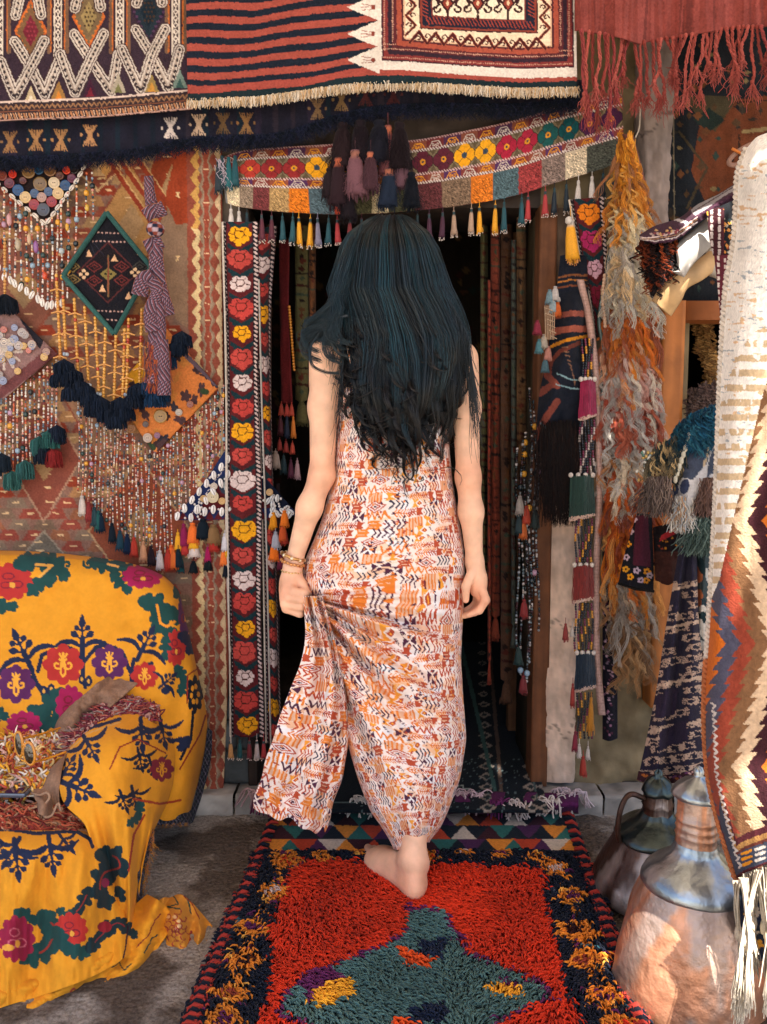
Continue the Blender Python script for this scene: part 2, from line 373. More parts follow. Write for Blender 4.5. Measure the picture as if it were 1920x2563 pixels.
# interior room
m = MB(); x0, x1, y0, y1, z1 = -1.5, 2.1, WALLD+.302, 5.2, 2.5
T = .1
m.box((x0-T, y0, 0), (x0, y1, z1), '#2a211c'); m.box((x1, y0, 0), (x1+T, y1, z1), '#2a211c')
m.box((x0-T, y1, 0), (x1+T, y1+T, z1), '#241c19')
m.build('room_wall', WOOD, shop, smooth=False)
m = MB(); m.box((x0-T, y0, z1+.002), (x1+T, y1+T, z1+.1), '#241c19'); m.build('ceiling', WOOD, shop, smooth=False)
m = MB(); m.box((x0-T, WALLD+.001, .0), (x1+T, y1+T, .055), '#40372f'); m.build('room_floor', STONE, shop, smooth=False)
# door frame posts
def plank(mb, xa, xb, ya, yb, za, zb, c, seed=0, nz=60, amp=.002):
    Z = np.linspace(za, zb, nz)
    pr = [(xa, ya), (xb, ya), (xb, yb), (xa, yb)]; pts = []
    for (px, py), (qx, qy) in zip(pr, pr[1:]+pr[:1]):
        for t in np.linspace(0, 1, 7)[:-1]: pts.append((px+(qx-px)*t, py+(qy-py)*t))
    pts = np.array(pts); A, ZZ = np.meshgrid(np.arange(len(pts)), Z)
    V = np.stack([pts[A, 0]+amp*fbm(A*1.7, ZZ*4, seed), pts[A, 1]+amp*fbm(A*1.7, ZZ*4, seed+5), ZZ], -1)
    gr = 1+.5*fbm(A*1.9, ZZ*3, seed+2, 3); mb.grid(V, lin(c)*gr[..., None], closeu=True)
    for zc in (za, zb): mb.add([(xa, ya, zc), (xb, ya, zc), (xb, yb, zc), (xa, yb, zc)], [(0, 1, 2, 3)], None, c)
m = MB(); plank(m, wx(1333), wx(1373), 2.462, 2.56, .055, dtop, '#6b4228', 1); m.build('door_post', WOOD, shop)
m = MB(); plank(m, wx(618), wx(640), 2.47, 2.56, .055, dtop, '#2c201a', 2); m.build('door_post', WOOD, shop)
# rough white stone jamb
def rough_column(mb, X0, X1, Ya, Yb, D, c, seed, depth=.07, amp=.006, nz=150):
    na = 40; a = np.linspace(0, 2*math.pi, na, endpoint=False); za, zb = wz(Yb, D), wz(Ya, D); Z = np.linspace(za, zb, nz)
    xc = wx((X0+X1)/2, 1500, D); hw = (X1-X0)/2/F*D; A, ZZ = np.meshgrid(a, Z)
    r = 1/np.maximum(np.abs(np.cos(A)), np.abs(np.sin(A)))**.75
    n = 1+fbm(A*2.2, ZZ*9, seed, 4)*.22+.12*vn(0*A, ZZ*11, seed+3)+.10*fbm(A*9, ZZ*60, seed+6, 3)
    V = np.stack([xc+hw*np.cos(A)*r*n, D+depth*.5-depth*.5*np.sin(A)*r*n, ZZ], -1)
    C = wool(np.broadcast_to(lin(c), V.shape), A*300, ZZ*1800, .4, seed+1, 50, 50)
    cr_ = (np.abs(((ZZ-za)*3.1+.3*vn(A*1.5, ZZ*0, seed)) % 1-.5) < .012)
    C = np.where(cr_[..., None], C*.45, C); mb.grid(V, C, closeu=True)
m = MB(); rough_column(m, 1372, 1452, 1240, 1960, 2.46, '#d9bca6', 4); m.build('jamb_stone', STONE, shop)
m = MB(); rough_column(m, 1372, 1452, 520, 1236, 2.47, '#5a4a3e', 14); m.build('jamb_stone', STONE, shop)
m = MB(); rough_column(m, 1578, 1652, -60, 760, 2.40, '#7d6f68', 24, .10); m.build('pillar', STONE, shop)
# doorstep of flat stones
m = MB(); r_ = np.random.default_rng(3); x = -1.3
while x < 1.25:
    wdt = .16+.16*r_.random(); zt = .048+.006*r_.random(); yf = 2.395+.015*r_.random()
    na, nb = 26, 14; X, Yy = np.meshgrid(np.linspace(x+.004, x+wdt-.004, na), np.linspace(yf, 2.499, nb))
    top = np.stack([X, Yy, zt+.004*fbm(X*30, Yy*30, 2)], -1); sh = .75+.5*r_.random()
    X2, Z2 = np.meshgrid(np.linspace(x+.004, x+wdt-.004, na), np.linspace(zt, -.02, 8))
    fr = np.stack([X2, yf-.004+.008*fbm(X2*30, Z2*40, 5)+(zt-Z2 < .004)*.004, Z2], -1)
    m.grid(np.concatenate([fr[::-1], top[1:]], 0), wool(np.broadcast_to(lin('#98928b')*sh, (8+nb-1, na, 3)), np.concatenate([X2, X[1:]])*900, np.concatenate([Z2, Yy[1:]])*900, .6, 8, 40, 40))
    x += wdt
m.build('doorstep', STONE, shop)
# base stones, left of the door
m = MB(); r_ = np.random.default_rng(5)
for row, (za, zb) in enumerate([(.05, .15), (.155, .25), (.255, .33)]):
    x = wx(430)-.06*row
    while x < dl-.05:
        wdt = .07+.08*r_.random(); xe = min(x+wdt, dl-.008); sh = .6+.5*r_.random()
        X, Z = np.meshgrid(np.linspace(x+.003, xe-.003, 16), np.linspace(za, zb, 16)); u = (X-x)/(xe-x)*2-1; v = (Z-za)/(zb-za)*2-1
        Yd = 2.500-.030*np.clip(1-np.abs(u)**5, 0, 1)*np.clip(1-np.abs(v)**5, 0, 1)-.006*fbm(X*40, Z*40, 2)
        m.grid(np.stack([X, Yd, Z], -1), lin('#5e6364')*sh*(1+.4*fbm(X*60, Z*60, 4)[..., None])); x = xe
m.build('foundation_stone', STONE, shop)
# window frame of the shop, right
FR = mat('orange_wood', .55, nscale=14, namt=.25, bump=.3, bscale=60, kind='x')
fm = MB(); plank(fm, wx(1652, 1000, 2.42), wx(1709, 1000, 2.42), 2.42, 2.52, wz(1750), wz(752, 2.42), '#a4622c', 6)
plank(fm, wx(1709, 1000, 2.42)+.001, 1.6, 2.425, 2.52, wz(800, 2.42), wz(752, 2.42), '#8a4e24', 7, nz=10)
fo = fm.build('window_frame', FR, shop)

# unseen shade canopy, added to block the sun; gaps cut where sun should reach
def to_roof(pts, z=2.95):
    s_ = np.array(SUN); p = np.asarray(pts, float); t = (z-p[:, 2])/s_[2]; return (p+s_*t[:, None])[:, :2]
def inpoly(X, Y, p):
    mk = np.zeros(X.shape, bool)
    for (xa, ya), (xb, yb) in zip(p, np.roll(p, -1, 0)):
        if ya != yb: mk ^= ((ya > Y) != (yb > Y)) & (X < (xb-xa)*(Y-ya)/(yb-ya)+xa)
    return mk
AWN = .055  # share of sun passed through the added canopy, to warm the shade
LIT = []   # filled in once the things they light are placed
def shade_canopy():
    xs = np.arange(-2.2, 2.25, .012); ys = np.arange(-1.1, 2.42, .012); X, Y = np.meshgrid(xs, ys)
    V = np.stack([X, Y, 2.95+.03*fbm(X*1.5, Y*1.5, 4)], -1)
    keep = np.ones((len(ys)-1, len(xs)-1), bool); xm = X[:-1, :-1]+.006; ym = Y[:-1, :-1]+.006
    for p in LIT: keep &= ~inpoly(xm, ym, to_roof(p))
    I = np.arange(X.size).reshape(X.shape)
    q = np.stack([I[:-1, :-1], I[1:, :-1], I[1:, 1:], I[:-1, 1:]], -1)[keep]
    a = MB(); a.add(V.reshape(-1, 3), q, None, '#8a7a68')
    th = thing('shade_canopy', 'added unseen shade cloth over the shop front, with gaps cut to pass sun', 'shade_canopy', (0, 1.1, 2.95))
    am = bpy.data.materials.new('thin_cotton'); am.use_nodes = True; n = am.node_tree.nodes; l = am.node_tree.links; b = n['Principled BSDF']
    b.inputs['Base Color'].default_value = (*lin('#e0d0bc'), 1); b.inputs['Roughness'].default_value = .95
    tr = n.new('ShaderNodeBsdfTranslucent'); tr.inputs['Color'].default_value = (*lin('#ecdcc8'), 1); mi = n.new('ShaderNodeMixShader'); mi.inputs[0].default_value = AWN
    l.new(b.outputs[0], mi.inputs[1]); l.new(tr.outputs[0], mi.inputs[2]); l.new(mi.outputs[0], n['Material Output'].inputs[0])
    a.build('shade_cloth', am, th)
    for px in (-2.2, 2.2):
        t = MB(); t.tubes([[(px, -1.05, 0), (px, -1.05, 1.5), (px, -1.05, 2.93)]], .025, '#5a4632', 10); t.build('pole', WOOD, th)
# ------------------------------------------------------------------ shag rug on the ground
def rug():
    t = thing('shag_rug', 'red and green shaggy rug with dark flowered border, lying before the doorway', 'rug', (.1, 1.9, .0))
    N = '#141b2b'; cv = Cv(330, 1980, 1760, 2800, N, .8)
    O = '#d9822b'; RD = '#cc3418'; TE = '#4b6a68'; PU = '#5e2450'; OR = '#e2541f'; CR = '#c9b3ab'
    def Lx(Y): return 672+(Y-2065)*(-.432)      # outer left edge
    def Rx(Y): return 1440+(Y-2065)*.362
    # red field
    cv.poly([(722, 2155), (1352, 2178), (1375, 2260), (1400, 2380), (1425, 2480), (1470, 2700), (1480, 2800), (600, 2800), (618, 2680), (655, 2520), (690, 2300)], RD)
    # medallion
    med = [(1000, 2278), (1105, 2282), (1120, 2330), (1180, 2390), (1290, 2435), (1392, 2480), (1385, 2510), (1270, 2560), (1180, 2630), (1080, 2700), (960, 2720), (880, 2640), (760, 2570), (690, 2540), (690, 2500), (760, 2450), (880, 2400), (960, 2370), (1010, 2330)]
    cv.poly(np.array(med)+[0, 0], PU)
    c0 = np.mean(med, 0); cv.poly((np.array(med)-c0)*.955+c0, TE)
    cv.poly([(985, 2372), (1040, 2390), (1090, 2405), (1050, 2430), (1005, 2418), (985, 2395)], OR)
    cv.poly([(1020, 2375), (1060, 2360), (1110, 2360), (1105, 2400), (1075, 2408), (1040, 2388)], '#17233b')
    cv.poly([(740, 2450), (790, 2430), (850, 2450), (820, 2500), (760, 2520), (745, 2490)], PU)
    cv.poly([(770, 2500), (800, 2470), (870, 2455), (880, 2500), (820, 2520), (780, 2530)], '#e8a32c')
    cv.poly([(1215, 2462), (1290, 2470), (1330, 2490), (1290, 2505), (1240, 2498)], '#e8a32c')
    cv.poly([(1225, 2450), (1280, 2455), (1330, 2475), (1280, 2470)], PU)
    cv.poly([(1010, 2530), (1100, 2515), (1120, 2545), (1080, 2570), (1010, 2560)], '#17233b')
    cv.poly([(985, 2550), (1040, 2570), (1080, 2600), (1000, 2620), (970, 2580)], OR)
    # border flowers: ragged orange chains with centres
    def motif(x, y, k, s=1.0):
        r = np.random.default_rng(int(x+y*3)); cc = [RD, CR, PU, '#2c0f14', '#8a3a2c', PU][k % 6]
        for i in range(7):
            a = i*math.pi*2/7+r.random()*.5; cv.blob(x+math.cos(a)*40*s, y+math.sin(a)*24*s, 14*s, 9*s, O if r.random() < .85 else '#e9a94a')
        cv.dia(x, y, 46*s, 30*s, O); cv.dia(x, y, 27*s, 16*s, cc)
        for i in range(5):
            a = r.random()*6.28; cv.blob(x+math.cos(a)*58*s, y+math.sin(a)*38*s, 8*s, 5*s, O if i % 2 else ('#2f5560' if i % 4 else PU))
    k = 0
    for i, Y in enumerate(np.arange(2160, 2790, 84)):
        s = .62+.42*(Y-2160)/420; rr = np.random.default_rng(i+50)
        motif(Lx(Y)+62+34*s+rr.normal(0, 7), Y+rr.normal(0, 7), k+i, s*(.85+.3*rr.random())); motif(Rx(Y)-62-30*s+rr.normal(0, 7), Y+6+rr.normal(0, 7), k+i+1, s*(.85+.3*rr.random()))
        for X in (Lx(Y+42)+58+38*s, Rx(Y+42)-62-34*s): cv.line([(X-8, Y+30), (X+8, Y+44), (X-6, Y+58)], 10*s, O)
    for i, X in enumerate(np.arange(720, 1420, 88)): motif(X, 2142+8*math.sin(i*2.1), i+2, .42)
    # overcast side with red wrapped stitches
    for Y in np.arange(2070, 2790, 19):
        s = 1+.5*(Y-2100)/450
        cv.line([(Lx(Y)-4, Y+5), (Lx(Y)+24*s, Y)], 6.5*s, '#a6392f'); cv.line([(Rx(Y)+4, Y+5), (Rx(Y)-24*s, Y)], 6.5*s, '#a6392f')
    # woven base
    def row(Y): return (Y, [(Lx(Y), Y, gD(Y, .018)), (Rx(Y), Y, gD(Y, .018))])
    Ys = np.linspace(2128, 2790, 40)
    mb = MB(); sheet(mb, [[(Lx(Y), Y, gD(Y, .016)) for Y in Ys], [(Rx(Y), Y, gD(Y, .016)) for Y in Ys]], cv, step=5)
    mb.build('woven_backing', CLOTH, t, solid=.012)
    # the pile: one tuft of yarn at every knot
    p0, p1 = P(Lx(2152), 2152, gD(2152)), P(Rx(2152), 2152, gD(2152)); q0, q1 = P(Lx(2790), 2790, gD(2790)), P(Rx(2790), 2790, gD(2790))
    sp = .0063; nU = int(.93/sp); nV = int(abs(p0[1]-q0[1])/sp)
    U, V = np.meshgrid(np.linspace(0.005, .995, nU), np.linspace(0, 1, nV)); r = np.random.default_rng(11)
    U = U+r.normal(0, .35/nU, U.shape); V = V+r.normal(0, .35/nV, V.shape); U = U.ravel(); V = V.ravel()
    A = (p0*(1-U[:, None])+p1*U[:, None])*(1-V[:, None])+(q0*(1-U[:, None])+q1*U[:, None])*V[:, None]; A[:, 2] = .017
    X, Y = proj(A); C = cv.samp(X, Y, 6.5, 4)
    n = len(A); flow = fbm(A[:, 0]*5, A[:, 1]*5, 21, 3)*3.2+.5*r.normal(0, 1, n)
    dirx = np.sin(flow)*1.0; diry = -np.abs(np.cos(flow*.8))-.25
    edge = (U < .05) | (U > .95); L = (.021+.009*r.random(n)+.006*fbm(A[:, 0]*9, A[:, 1]*9, 31))*np.where(edge, .55, 1.0)
    h = L*(.50+.22*r.random(n)); t5 = np.linspace(0, 1, 5)
    path = A[:, None, :]+np.stack([dirx[:, None]*L[:, None]*.75*t5**1.3, diry[:, None]*L[:, None]*.75*t5**1.3, h[:, None]*np.sin(t5*2.0)*1.05], -1)
    path += r.normal(0, .0012, path.shape)*t5[None, :, None]
    rad = .0024*(.8+.4*r.random(n))[:, None]*np.array([.7, 1.0, 1.05, .85, .3])
    br = 1+.42*(r.random(n)-.5)+.5*fbm(A[:, 0]*7, A[:, 1]*7, 51)
    Cc = C*br[:, None]
    mb = MB(); mb.tubes(path, rad, Cc, 4); o = mb.build('pile', PILE, t); o['kind'] = 'stuff'
    # flat woven end with rows of triangles
    fw = Cv(600, 2010, 1500, 2170, '#1d222c', 1.0)
    pal = ['#c9bdaf', '#15202c', '#d98a35', '#3b1a24', '#2e6a66', '#b8442a', '#15202c', '#4a2650']
    for rr_, (ya, yb) in enumerate([(2036, 2066), (2066, 2100), (2100, 2138)]):
        wdt = 60+rr_*5
        for i in range(-1, 20):
            x = 630+i*wdt+rr_*wdt/2-22*rr_
            fw.poly([(x, ya), (x+wdt, ya), (x+wdt/2, yb)], pal[(i*3+rr_*1) % 8]); fw.poly([(x+wdt/2, yb), (x+wdt*1.5, yb), (x+wdt, ya)], pal[(i*3+rr_+2) % 8])
    fw.rect(600, 2138, 1500, 2170, '#1f4450'); fw.rect(600, 2010, 1500, 2036, '#5a2350')
    Ys = np.linspace(2022, 2160, 9); mb = MB()
    sheet(mb, [[(Lx(Y)+8, Y, gD(Y, .016)) for Y in Ys], [(1050, Y, gD(Y, .014)) for Y in Ys], [(Rx(Y)-6, Y, gD(Y, .016)) for Y in Ys]], fw, step=2.2,
          disp=lambda X, Y, U, V: 0*X)
    mb.build('flatweave_end', CLOTH, t, solid=.006)
    # wrapped side cords by the flat end
    for fn, sg in ((Lx, 1), (Rx, -1)):
        mb = MB(); Yc = np.linspace(2030, 2790, 70)
        for Ya in Yc:
            a = P(fn(Ya)-sg*3, Ya, gD(Ya, .02)); a[2] = .018
            b = a+np.array([sg*.013, 0, .010]); c = a+np.array([sg*.03, .004, .004])
            mb.tubes([[a+[0, 0, -.012], a, b, c]], [[.0045, .006, .0065, .004]], '#9c332b' if int(Ya/10.9) % 2 else '#161a26', 5)
        mb.build('side_binding', PILE, t)
    mb = MB(); st = [(2034, .02), (2026, .040), (2014, .064), (1998, .066), (1985, .066)]
    sheet(mb, [[(x, Y+2*math.sin(x), float(gD(Y, z))) for Y, z in st] for x in np.linspace(1120, 1448, 9)], '#551f4c', 3, ripple(.006, 20, 20, 4)); mb.build('purple_end', CLOTH, t, solid=.003)
    # fringe, white and purple yarns thrown back over the step
    r = np.random.default_rng(8); mb = MB()
    for (cx, cy, n, sx, colr, L) in [(1010, 2028, 14, 26, '#bdb5b2', 70), (1180, 2012, 26, 42, '#c5a9ad', 90), (905, 2030, 22, 30, '#c4bdb6', 60), (1300, 2040, 16, 40, '#cdbdb6', 40),
                                     (1425, 2010, 26, 24, '#c3aeb0', 75), (640, 2010, 22, 18, '#a98a8c', 60), (1385, 2028, 18, 22, '#d3c6be', 60), (655, 2030, 14, 14, '#5b2340', 40), (1250, 2036, 12, 20, '#6b2c5c', 40)]:
        for i in range(n):
            a = r.random()*6.28; x1 = cx+math.cos(a)*L*(.5+.5*r.random()); y1 = cy+abs(math.sin(a))*L*.30*r.random()+6
            x0 = cx+r.normal(0, sx*.4); y0 = cy-6+r.normal(0, 4)
            A_ = P(x0, y0, gD(y0, .05)); B_ = P(x1, y1, gD(y1, .024)); A_[2] = .055; B_[2] = .026
            M_ = (A_+B_)/2+np.array([r.normal(0, .01), 0, .03+.015*r.random()])
            mb.tubes([cr(np.array([A_, M_, B_]), 9)+r.normal(0, .0012, (9, 3))], .0023, lin(colr)*(.8+.4*r.random()), 4)
        mb.build('fringe_hank', PILE, t); mb = MB()
rug()
def runner():
    cv = Cv(900, 1500, 1500, 2060, '#10181f', 1.0)
    for Y in np.arange(1560, 2050, 26):
        s = (Y-1200)/800
        for X in (1190+s*30, 1290+s*40, 1338+s*28):
            cv.dia(X, Y, 22*s, 11*s, '#8f8378'); cv.dia(X, Y, 12*s, 6*s, '#1c2a2e')
    for i in range(9):
        Y = 1940+i*9; cv.line([(1040+i*17, 1925+i*8), (1057+i*17, 1925+i*8), (1057+i*17, 1933+i*8)], 3, '#9aa6a0')
    cv.line([(1150, 1600), (1245, 2010)], 10, '#3a5a56'); cv.line([(1262, 1600), (1345, 2010)], 5, '#4d5c5a'); cv.line([(1225, 1620), (1255, 1990)], 9, '#5b4a40')
    r = np.random.default_rng(2)
    for i in range(260): x, y = 900+400*r.random(), 1900+150*r.random(); cv.blob(x, y, 2.2, 1.6, '#5d6f70')
    mb = MB(); Ys = [2035, 2000, 1930, 1850, 1760, 1680, 1610]
    z = .062
    sheet(mb, [[(690+(2035-Y)*.25, Y, gD(Y, z)) for Y in Ys], [(1050-(2035-Y)*.0, Y, gD(Y, z)) for Y in Ys], [(1372-(2035-Y)*.22, Y, gD(Y, z)) for Y in Ys]], cv, step=3)
    o = mb.build('runner_carpet', CLOTH, solid=.008)
    tag(o, 'dark teal runner carpet with pale lozenges on the floor inside the doorway', 'carpet')
runner()
# ------------------------------------------------------------------ rugs and bands hung over the shop front
def zig(cv, x, ya, yb, amp, per, w_, c, x2=0.0):
    Y = np.arange(ya, yb, per/2); X = x+np.where(np.arange(len(Y)) % 2 == 0, -amp, amp)+(Y-ya)/(yb-ya)*x2
    cv.line(np.stack([X, Y], 1), w_, c)
def fray(mb, pts, D, n, L, c, var=.4, wob=.003, rad=.0011, seed=0, k=5, lean=6, var_c=.3, sides=3, tip=None):
    """fringe hanging from a photo polyline"""
    r = np.random.default_rng(seed); p = cr(np.array([(a, b, D) for a, b in pts]), n)
    x = p[:, 0]+r.normal(0, 2, n); y = p[:, 1]+r.normal(0, 1.5, n)-3; l = L*(1-var/2+var*r.random(n))
    d = D+r.normal(0, .004, n)
    A = P(x, y, d); B = P(x+r.normal(0, lean, n), y+l, d+r.normal(0, .004, n))
    cc = np.array([lin(q) for q in (c if isinstance(c, list) else [c])])[r.integers(0, len(c) if isinstance(c, list) else 1, n)]*(1+var_c*(r.random((n, 1))*2-1))
    strands(mb, A, B, k, rad, cc, wob, seed=seed+1, sides=sides)
    return B
# --- big rust kilim on the wall, left
def wall_kilim():
    cv = Cv(-60, 330, 620, 2060, '#846152', 1.0); RU, TN, BR, CR_ = '#884636', '#a3805a', '#7a6052', '#cda67a'
    # field of trapezoid cells
    for j, Y in enumerate(np.arange(340, 2060, 27)):
        for i, X in enumerate(np.arange(-80, 480, 64)):
            x = X+(32 if j % 2 else 0)+8*math.sin(j*.7); k = (i*2+j+int(j/5)*3) % 5; c = [RU, TN, BR, '#8b3a26', '#a2764e'][k] if Y < 1250 else ['#8a4336', '#7f6a58', '#8a4336', '#77604e', '#8d5a40'][k]
            cv.poly([(x-30, Y+13), (x-16, Y-12), (x+16, Y-12), (x+30, Y+13), (x+16, Y+14), (x-16, Y+14)], c)
            cv.line([(x-6, Y), (x+7, Y)], 4, '#d6b183')
    # large diamonds with outline
    for (x, y, rx, ry, c, c2) in [(245, 420, 62, 60, RU, CR_), (430, 480, 80, 200, '#8d3d24', TN), (60, 720, 120, 150, '#865444', RU), (110, 1150, 95, 160, '#84483a', '#a8836a'), (330, 560, 90, 150, '#a87c4c', RU), (110, 1420, 80, 95, '#6f6558', '#9a8a76'), (350, 1330, 130, 190, '#8c4a34', '#b08a64'), (260, 1000, 100, 180, '#967056', RU)]:
        cv.dia(x, y, rx, ry, c2); cv.dia(x, y, rx-5, ry-8, c)
        for q in range(-3, 4): cv.line([(x-8+q*5, y+q*ry*.22), (x+8+q*5, y+q*ry*.22)], 4, '#dcb888')
        cv.dia(x, y, rx*.35, ry*.35, TN if c != TN else RU)
    cv.poly([(232, 402), (262, 402), (250, 420), (262, 440), (228, 440), (242, 420)], CR_)
    cv.poly([(262, 400), (280, 420), (266, 446), (250, 420)], '#d09a5a')
    for x0 in (270, 300, 345): cv.line([(x0, 400), (x0+110, 560)], 11, '#8e3a26'); cv.line([(x0+9, 400), (x0+119, 560)], 3, '#c79b68')
    cv.poly([(400, 560), (430, 500), (470, 560), (470, 820), (440, 800), (405, 660)], '#8a6e58')
    cv.poly([(440, 380), (470, 380), (472, 560), (440, 560), (412, 500)], '#983f24')
    for y in (480, 640): cv.poly([(438, y), (452, y), (447, y+7), (452, y+14), (438, y+14), (443, y+7)], '#e0bd8a')
    # right border
    def bx(Y): return 480+(Y-500)*.0125
    Yb = np.arange(330, 2060, 3.0); cv.poly(np.concatenate([np.stack([bx(Yb)-12, Yb], 1), np.stack([bx(Yb)+95, Yb], 1)[::-1]]), '#8f4a3a')
    for k, Y in enumerate(np.arange(340, 2060, 42)):
        x = bx(Y); c = '#d8bd8c' if Y > 560 else '#c99a55'
        cv.poly([(x-3, Y-21), (x+12, Y), (x-3, Y+21), (x+6, Y+21), (x+6+8, Y+21), (x+24, Y), (x+14, Y-21), (x+5, Y-21)], c)
        for q, cc in ((19, '#8b7460'), (14, '#9c8570'), (9, '#974b39')): cv.poly([(x+36-q*.45, Y-21), (x+36+q*.45, Y-21), (x+36+q, Y), (x+36+q*.45, Y+21), (x+36-q*.45, Y+21), (x+36-q, Y)], cc)
        cv.line([(x+31, Y), (x+41, Y)], 3, '#e3c39a')
        cv.poly([(x+68, Y-21), (x+56, Y), (x+68, Y+21), (x+72, Y+21), (x+72, Y-21)], '#cdb08a')
    mb = MB()
    sheet(mb, [[(-60, 340, 2.48), (-60, 1200, 2.475), (-60, 2040, 2.46)], [(200, 340, 2.475), (200, 1200, 2.47), (200, 2030, 2.45)], [(400, 340, 2.475), (400, 1200, 2.465), (415, 2020, 2.45)], [(540, 340, 2.465), (546, 1000, 2.46), (560, 1500, 2.455), (545, 2005, 2.455)], [(556, 340, 2.49), (560, 1000, 2.488), (577, 1500, 2.485), (558, 2005, 2.48)]], cv, 2.5,
          ripple(.012, 90, 300, 4), amt=.3, jit=1.2)
    tag(mb.build('wall_kilim', CLOTH, solid=.005), 'large faded rust and tan flat woven kilim covering the wall left of the doorway', 'kilim')
wall_kilim()
def whiteband(cv, p, w_=26):
    cv.line(p, w_+5, '#3a2426'); cv.line(p, w_, '#bdb2aa'); cv.line(p, w_*.74, '#4a3836'); cv.line(p, w_*.54, '#c2b6ac'); cv.line(p, w_*.2, '#9a8a80')
    q = cr(np.array([(a, b, 0) for a, b in p]), max(3, int(sum(math.dist(p[i], p[i+1]) for i in range(len(p)-1))/11)))
    for a in q: cv.blob(a[0], a[1], 3.3, 3.9, '#2a2228')
def dark_kilim():
    cv = Cv(-70, -90, 520, 330, '#332531', 1.3)
    for x, y, c in [(77, 78, '#6e5138'), (222, 42, '#6d5a42'), (372, 30, '#1e2a35')]:
        cv.dia(x, y, 42, 80, '#b35a2b' if x < 300 else '#2a1a2e'); cv.dia(x, y, 36, 70, c); cv.dia(x, y, 20, 40, '#6b2230' if x < 100 else ('#8f7b52' if x < 300 else '#12202c'))
        for a in range(-60, 61, 12):
            s_ = 36*(1-abs(a)/72); cv.blob(x-s_, y+a, 4, 3, '#c06a30' if x < 300 else '#4b3350'); cv.blob(x+s_, y+a, 4, 3, '#c06a30' if x < 300 else '#4b3350')
        for ii in range(-1, 2):
            for jj in range(-2, 3): cv.dia(x+ii*9+(jj % 2)*4, y+jj*11, 3, 4, '#3e2c20' if x != 77 else '#8a3240')
    for x in (0, 145, 300, 440, 560):
        for q in (-22, 22): cv.line([(x+q, -90), (x+q, 130)], 10, '#6d5140'); cv.line([(x+q*.8, -90), (x+q*.8, 130)], 3, '#b4632e')
    for x in (-2, 145, 300, 440):
        cv.line([(x, -90), (x, 150)], 26, '#3a2428'); cv.line([(x, -90), (x, 150)], 21, '#c9bcb0'); cv.line([(x, -90), (x, 150)], 13, '#3a2a2e')
        for k, y in enumerate(np.arange(-90, 150, 17)): cv.dia(x, y, 7, 9, '#d6cabf'); cv.dia(x, y, 3, 4, '#40292c')
    X0 = [(-70, 175), (77, 168), (226, 150), (380, 138), (530, 128)]; B = [(-36, 243), (37, 240), (112, 238), (188, 232), (278, 228), (352, 224), (422, 220), (490, 216)]
    for i, (x, y) in enumerate(X0[1:4]):
        b0, b1 = B[1+2*i], B[2+2*i]; c0 = (x-75, y-14); c1 = (x+70, y-14)
        whiteband(cv, [(x-40, y-64), (x, y), b1, c1]); whiteband(cv, [(x+34, y-66), (x, y), b0, c0])
        whiteband(cv, [(x-38, y-130), (x-24, y-190)]); whiteband(cv, [(x+26, y-132), (x+14, y-190)])
        cv.poly([(x-18, y+92), (x, y+46), (x+18, y+92)], ['#b9a584', '#3c1c30', '#8a7446'][i]); cv.poly([(x-10, y+92), (x, y+66), (x+10, y+92)], ['#d8cab5', '#6b1f2e', '#b8843c'][i])
        cv.poly([(c1[0]-20, y+82), (c1[0], y+34), (c1[0]+20, y+82)], ['#8f6a3c', '#9a9080', '#6d8078'][i]); cv.poly([(c1[0]-10, y+82), (c1[0], y+58), (c1[0]+10, y+82)], ['#c47a30', '#6c6a44', '#33504e'][i])
    def ln(o): return [(-70, 262+o), (0, 256+o), (240, 247+o), (380, 235+o), (520, 222+o)]
    cv.poly(ln(0)+[(520, 330), (-70, 330)], '#33262a'); cv.line(ln(0), 5, '#cdb6ab')
    for k, x in enumerate(np.arange(-70, 520, 13)):
        y = np.interp(x, [-70, 0, 240, 380, 520], [262, 256, 247, 235, 222]); cv.line([(x, y+18), (x+6.5, y+9), (x+13, y+18)], 3.5, '#8a6448'); cv.line([(x, y+31), (x+4, y+42)], 5, '#a5714f'); cv.line([(x+6, y+29), (x+9, y+41)], 2, '#caa68c')
    cv.line(ln(24), 2.5, '#7a4a34'); cv.line(ln(45), 3, '#b48e82')
    mb = MB(); e = lambda y: [(-70, y+8, 2.36), (0, y+2, 2.36), (240, y-9, 2.35), (380, y-22, 2.35), (492, y-34, 2.345)]
    R = [[(x, -90, 2.37), (x, 100, 2.365), (x, np.interp(x, [-70, 0, 240, 380, 500], [308, 303, 293, 282, 270]), 2.35)] for x in (-70, 80, 200, 330, 492)]
    sheet(mb, R, cv, 2.0, ripple(.012, 110, 200, 7), amt=.22)
    tag(mb.build('embroidered_kilim', CLOTH, solid=.005), 'dark purple kilim with white beaded crosses and orange diamonds, hanging at the top left corner', 'kilim')
dark_kilim()
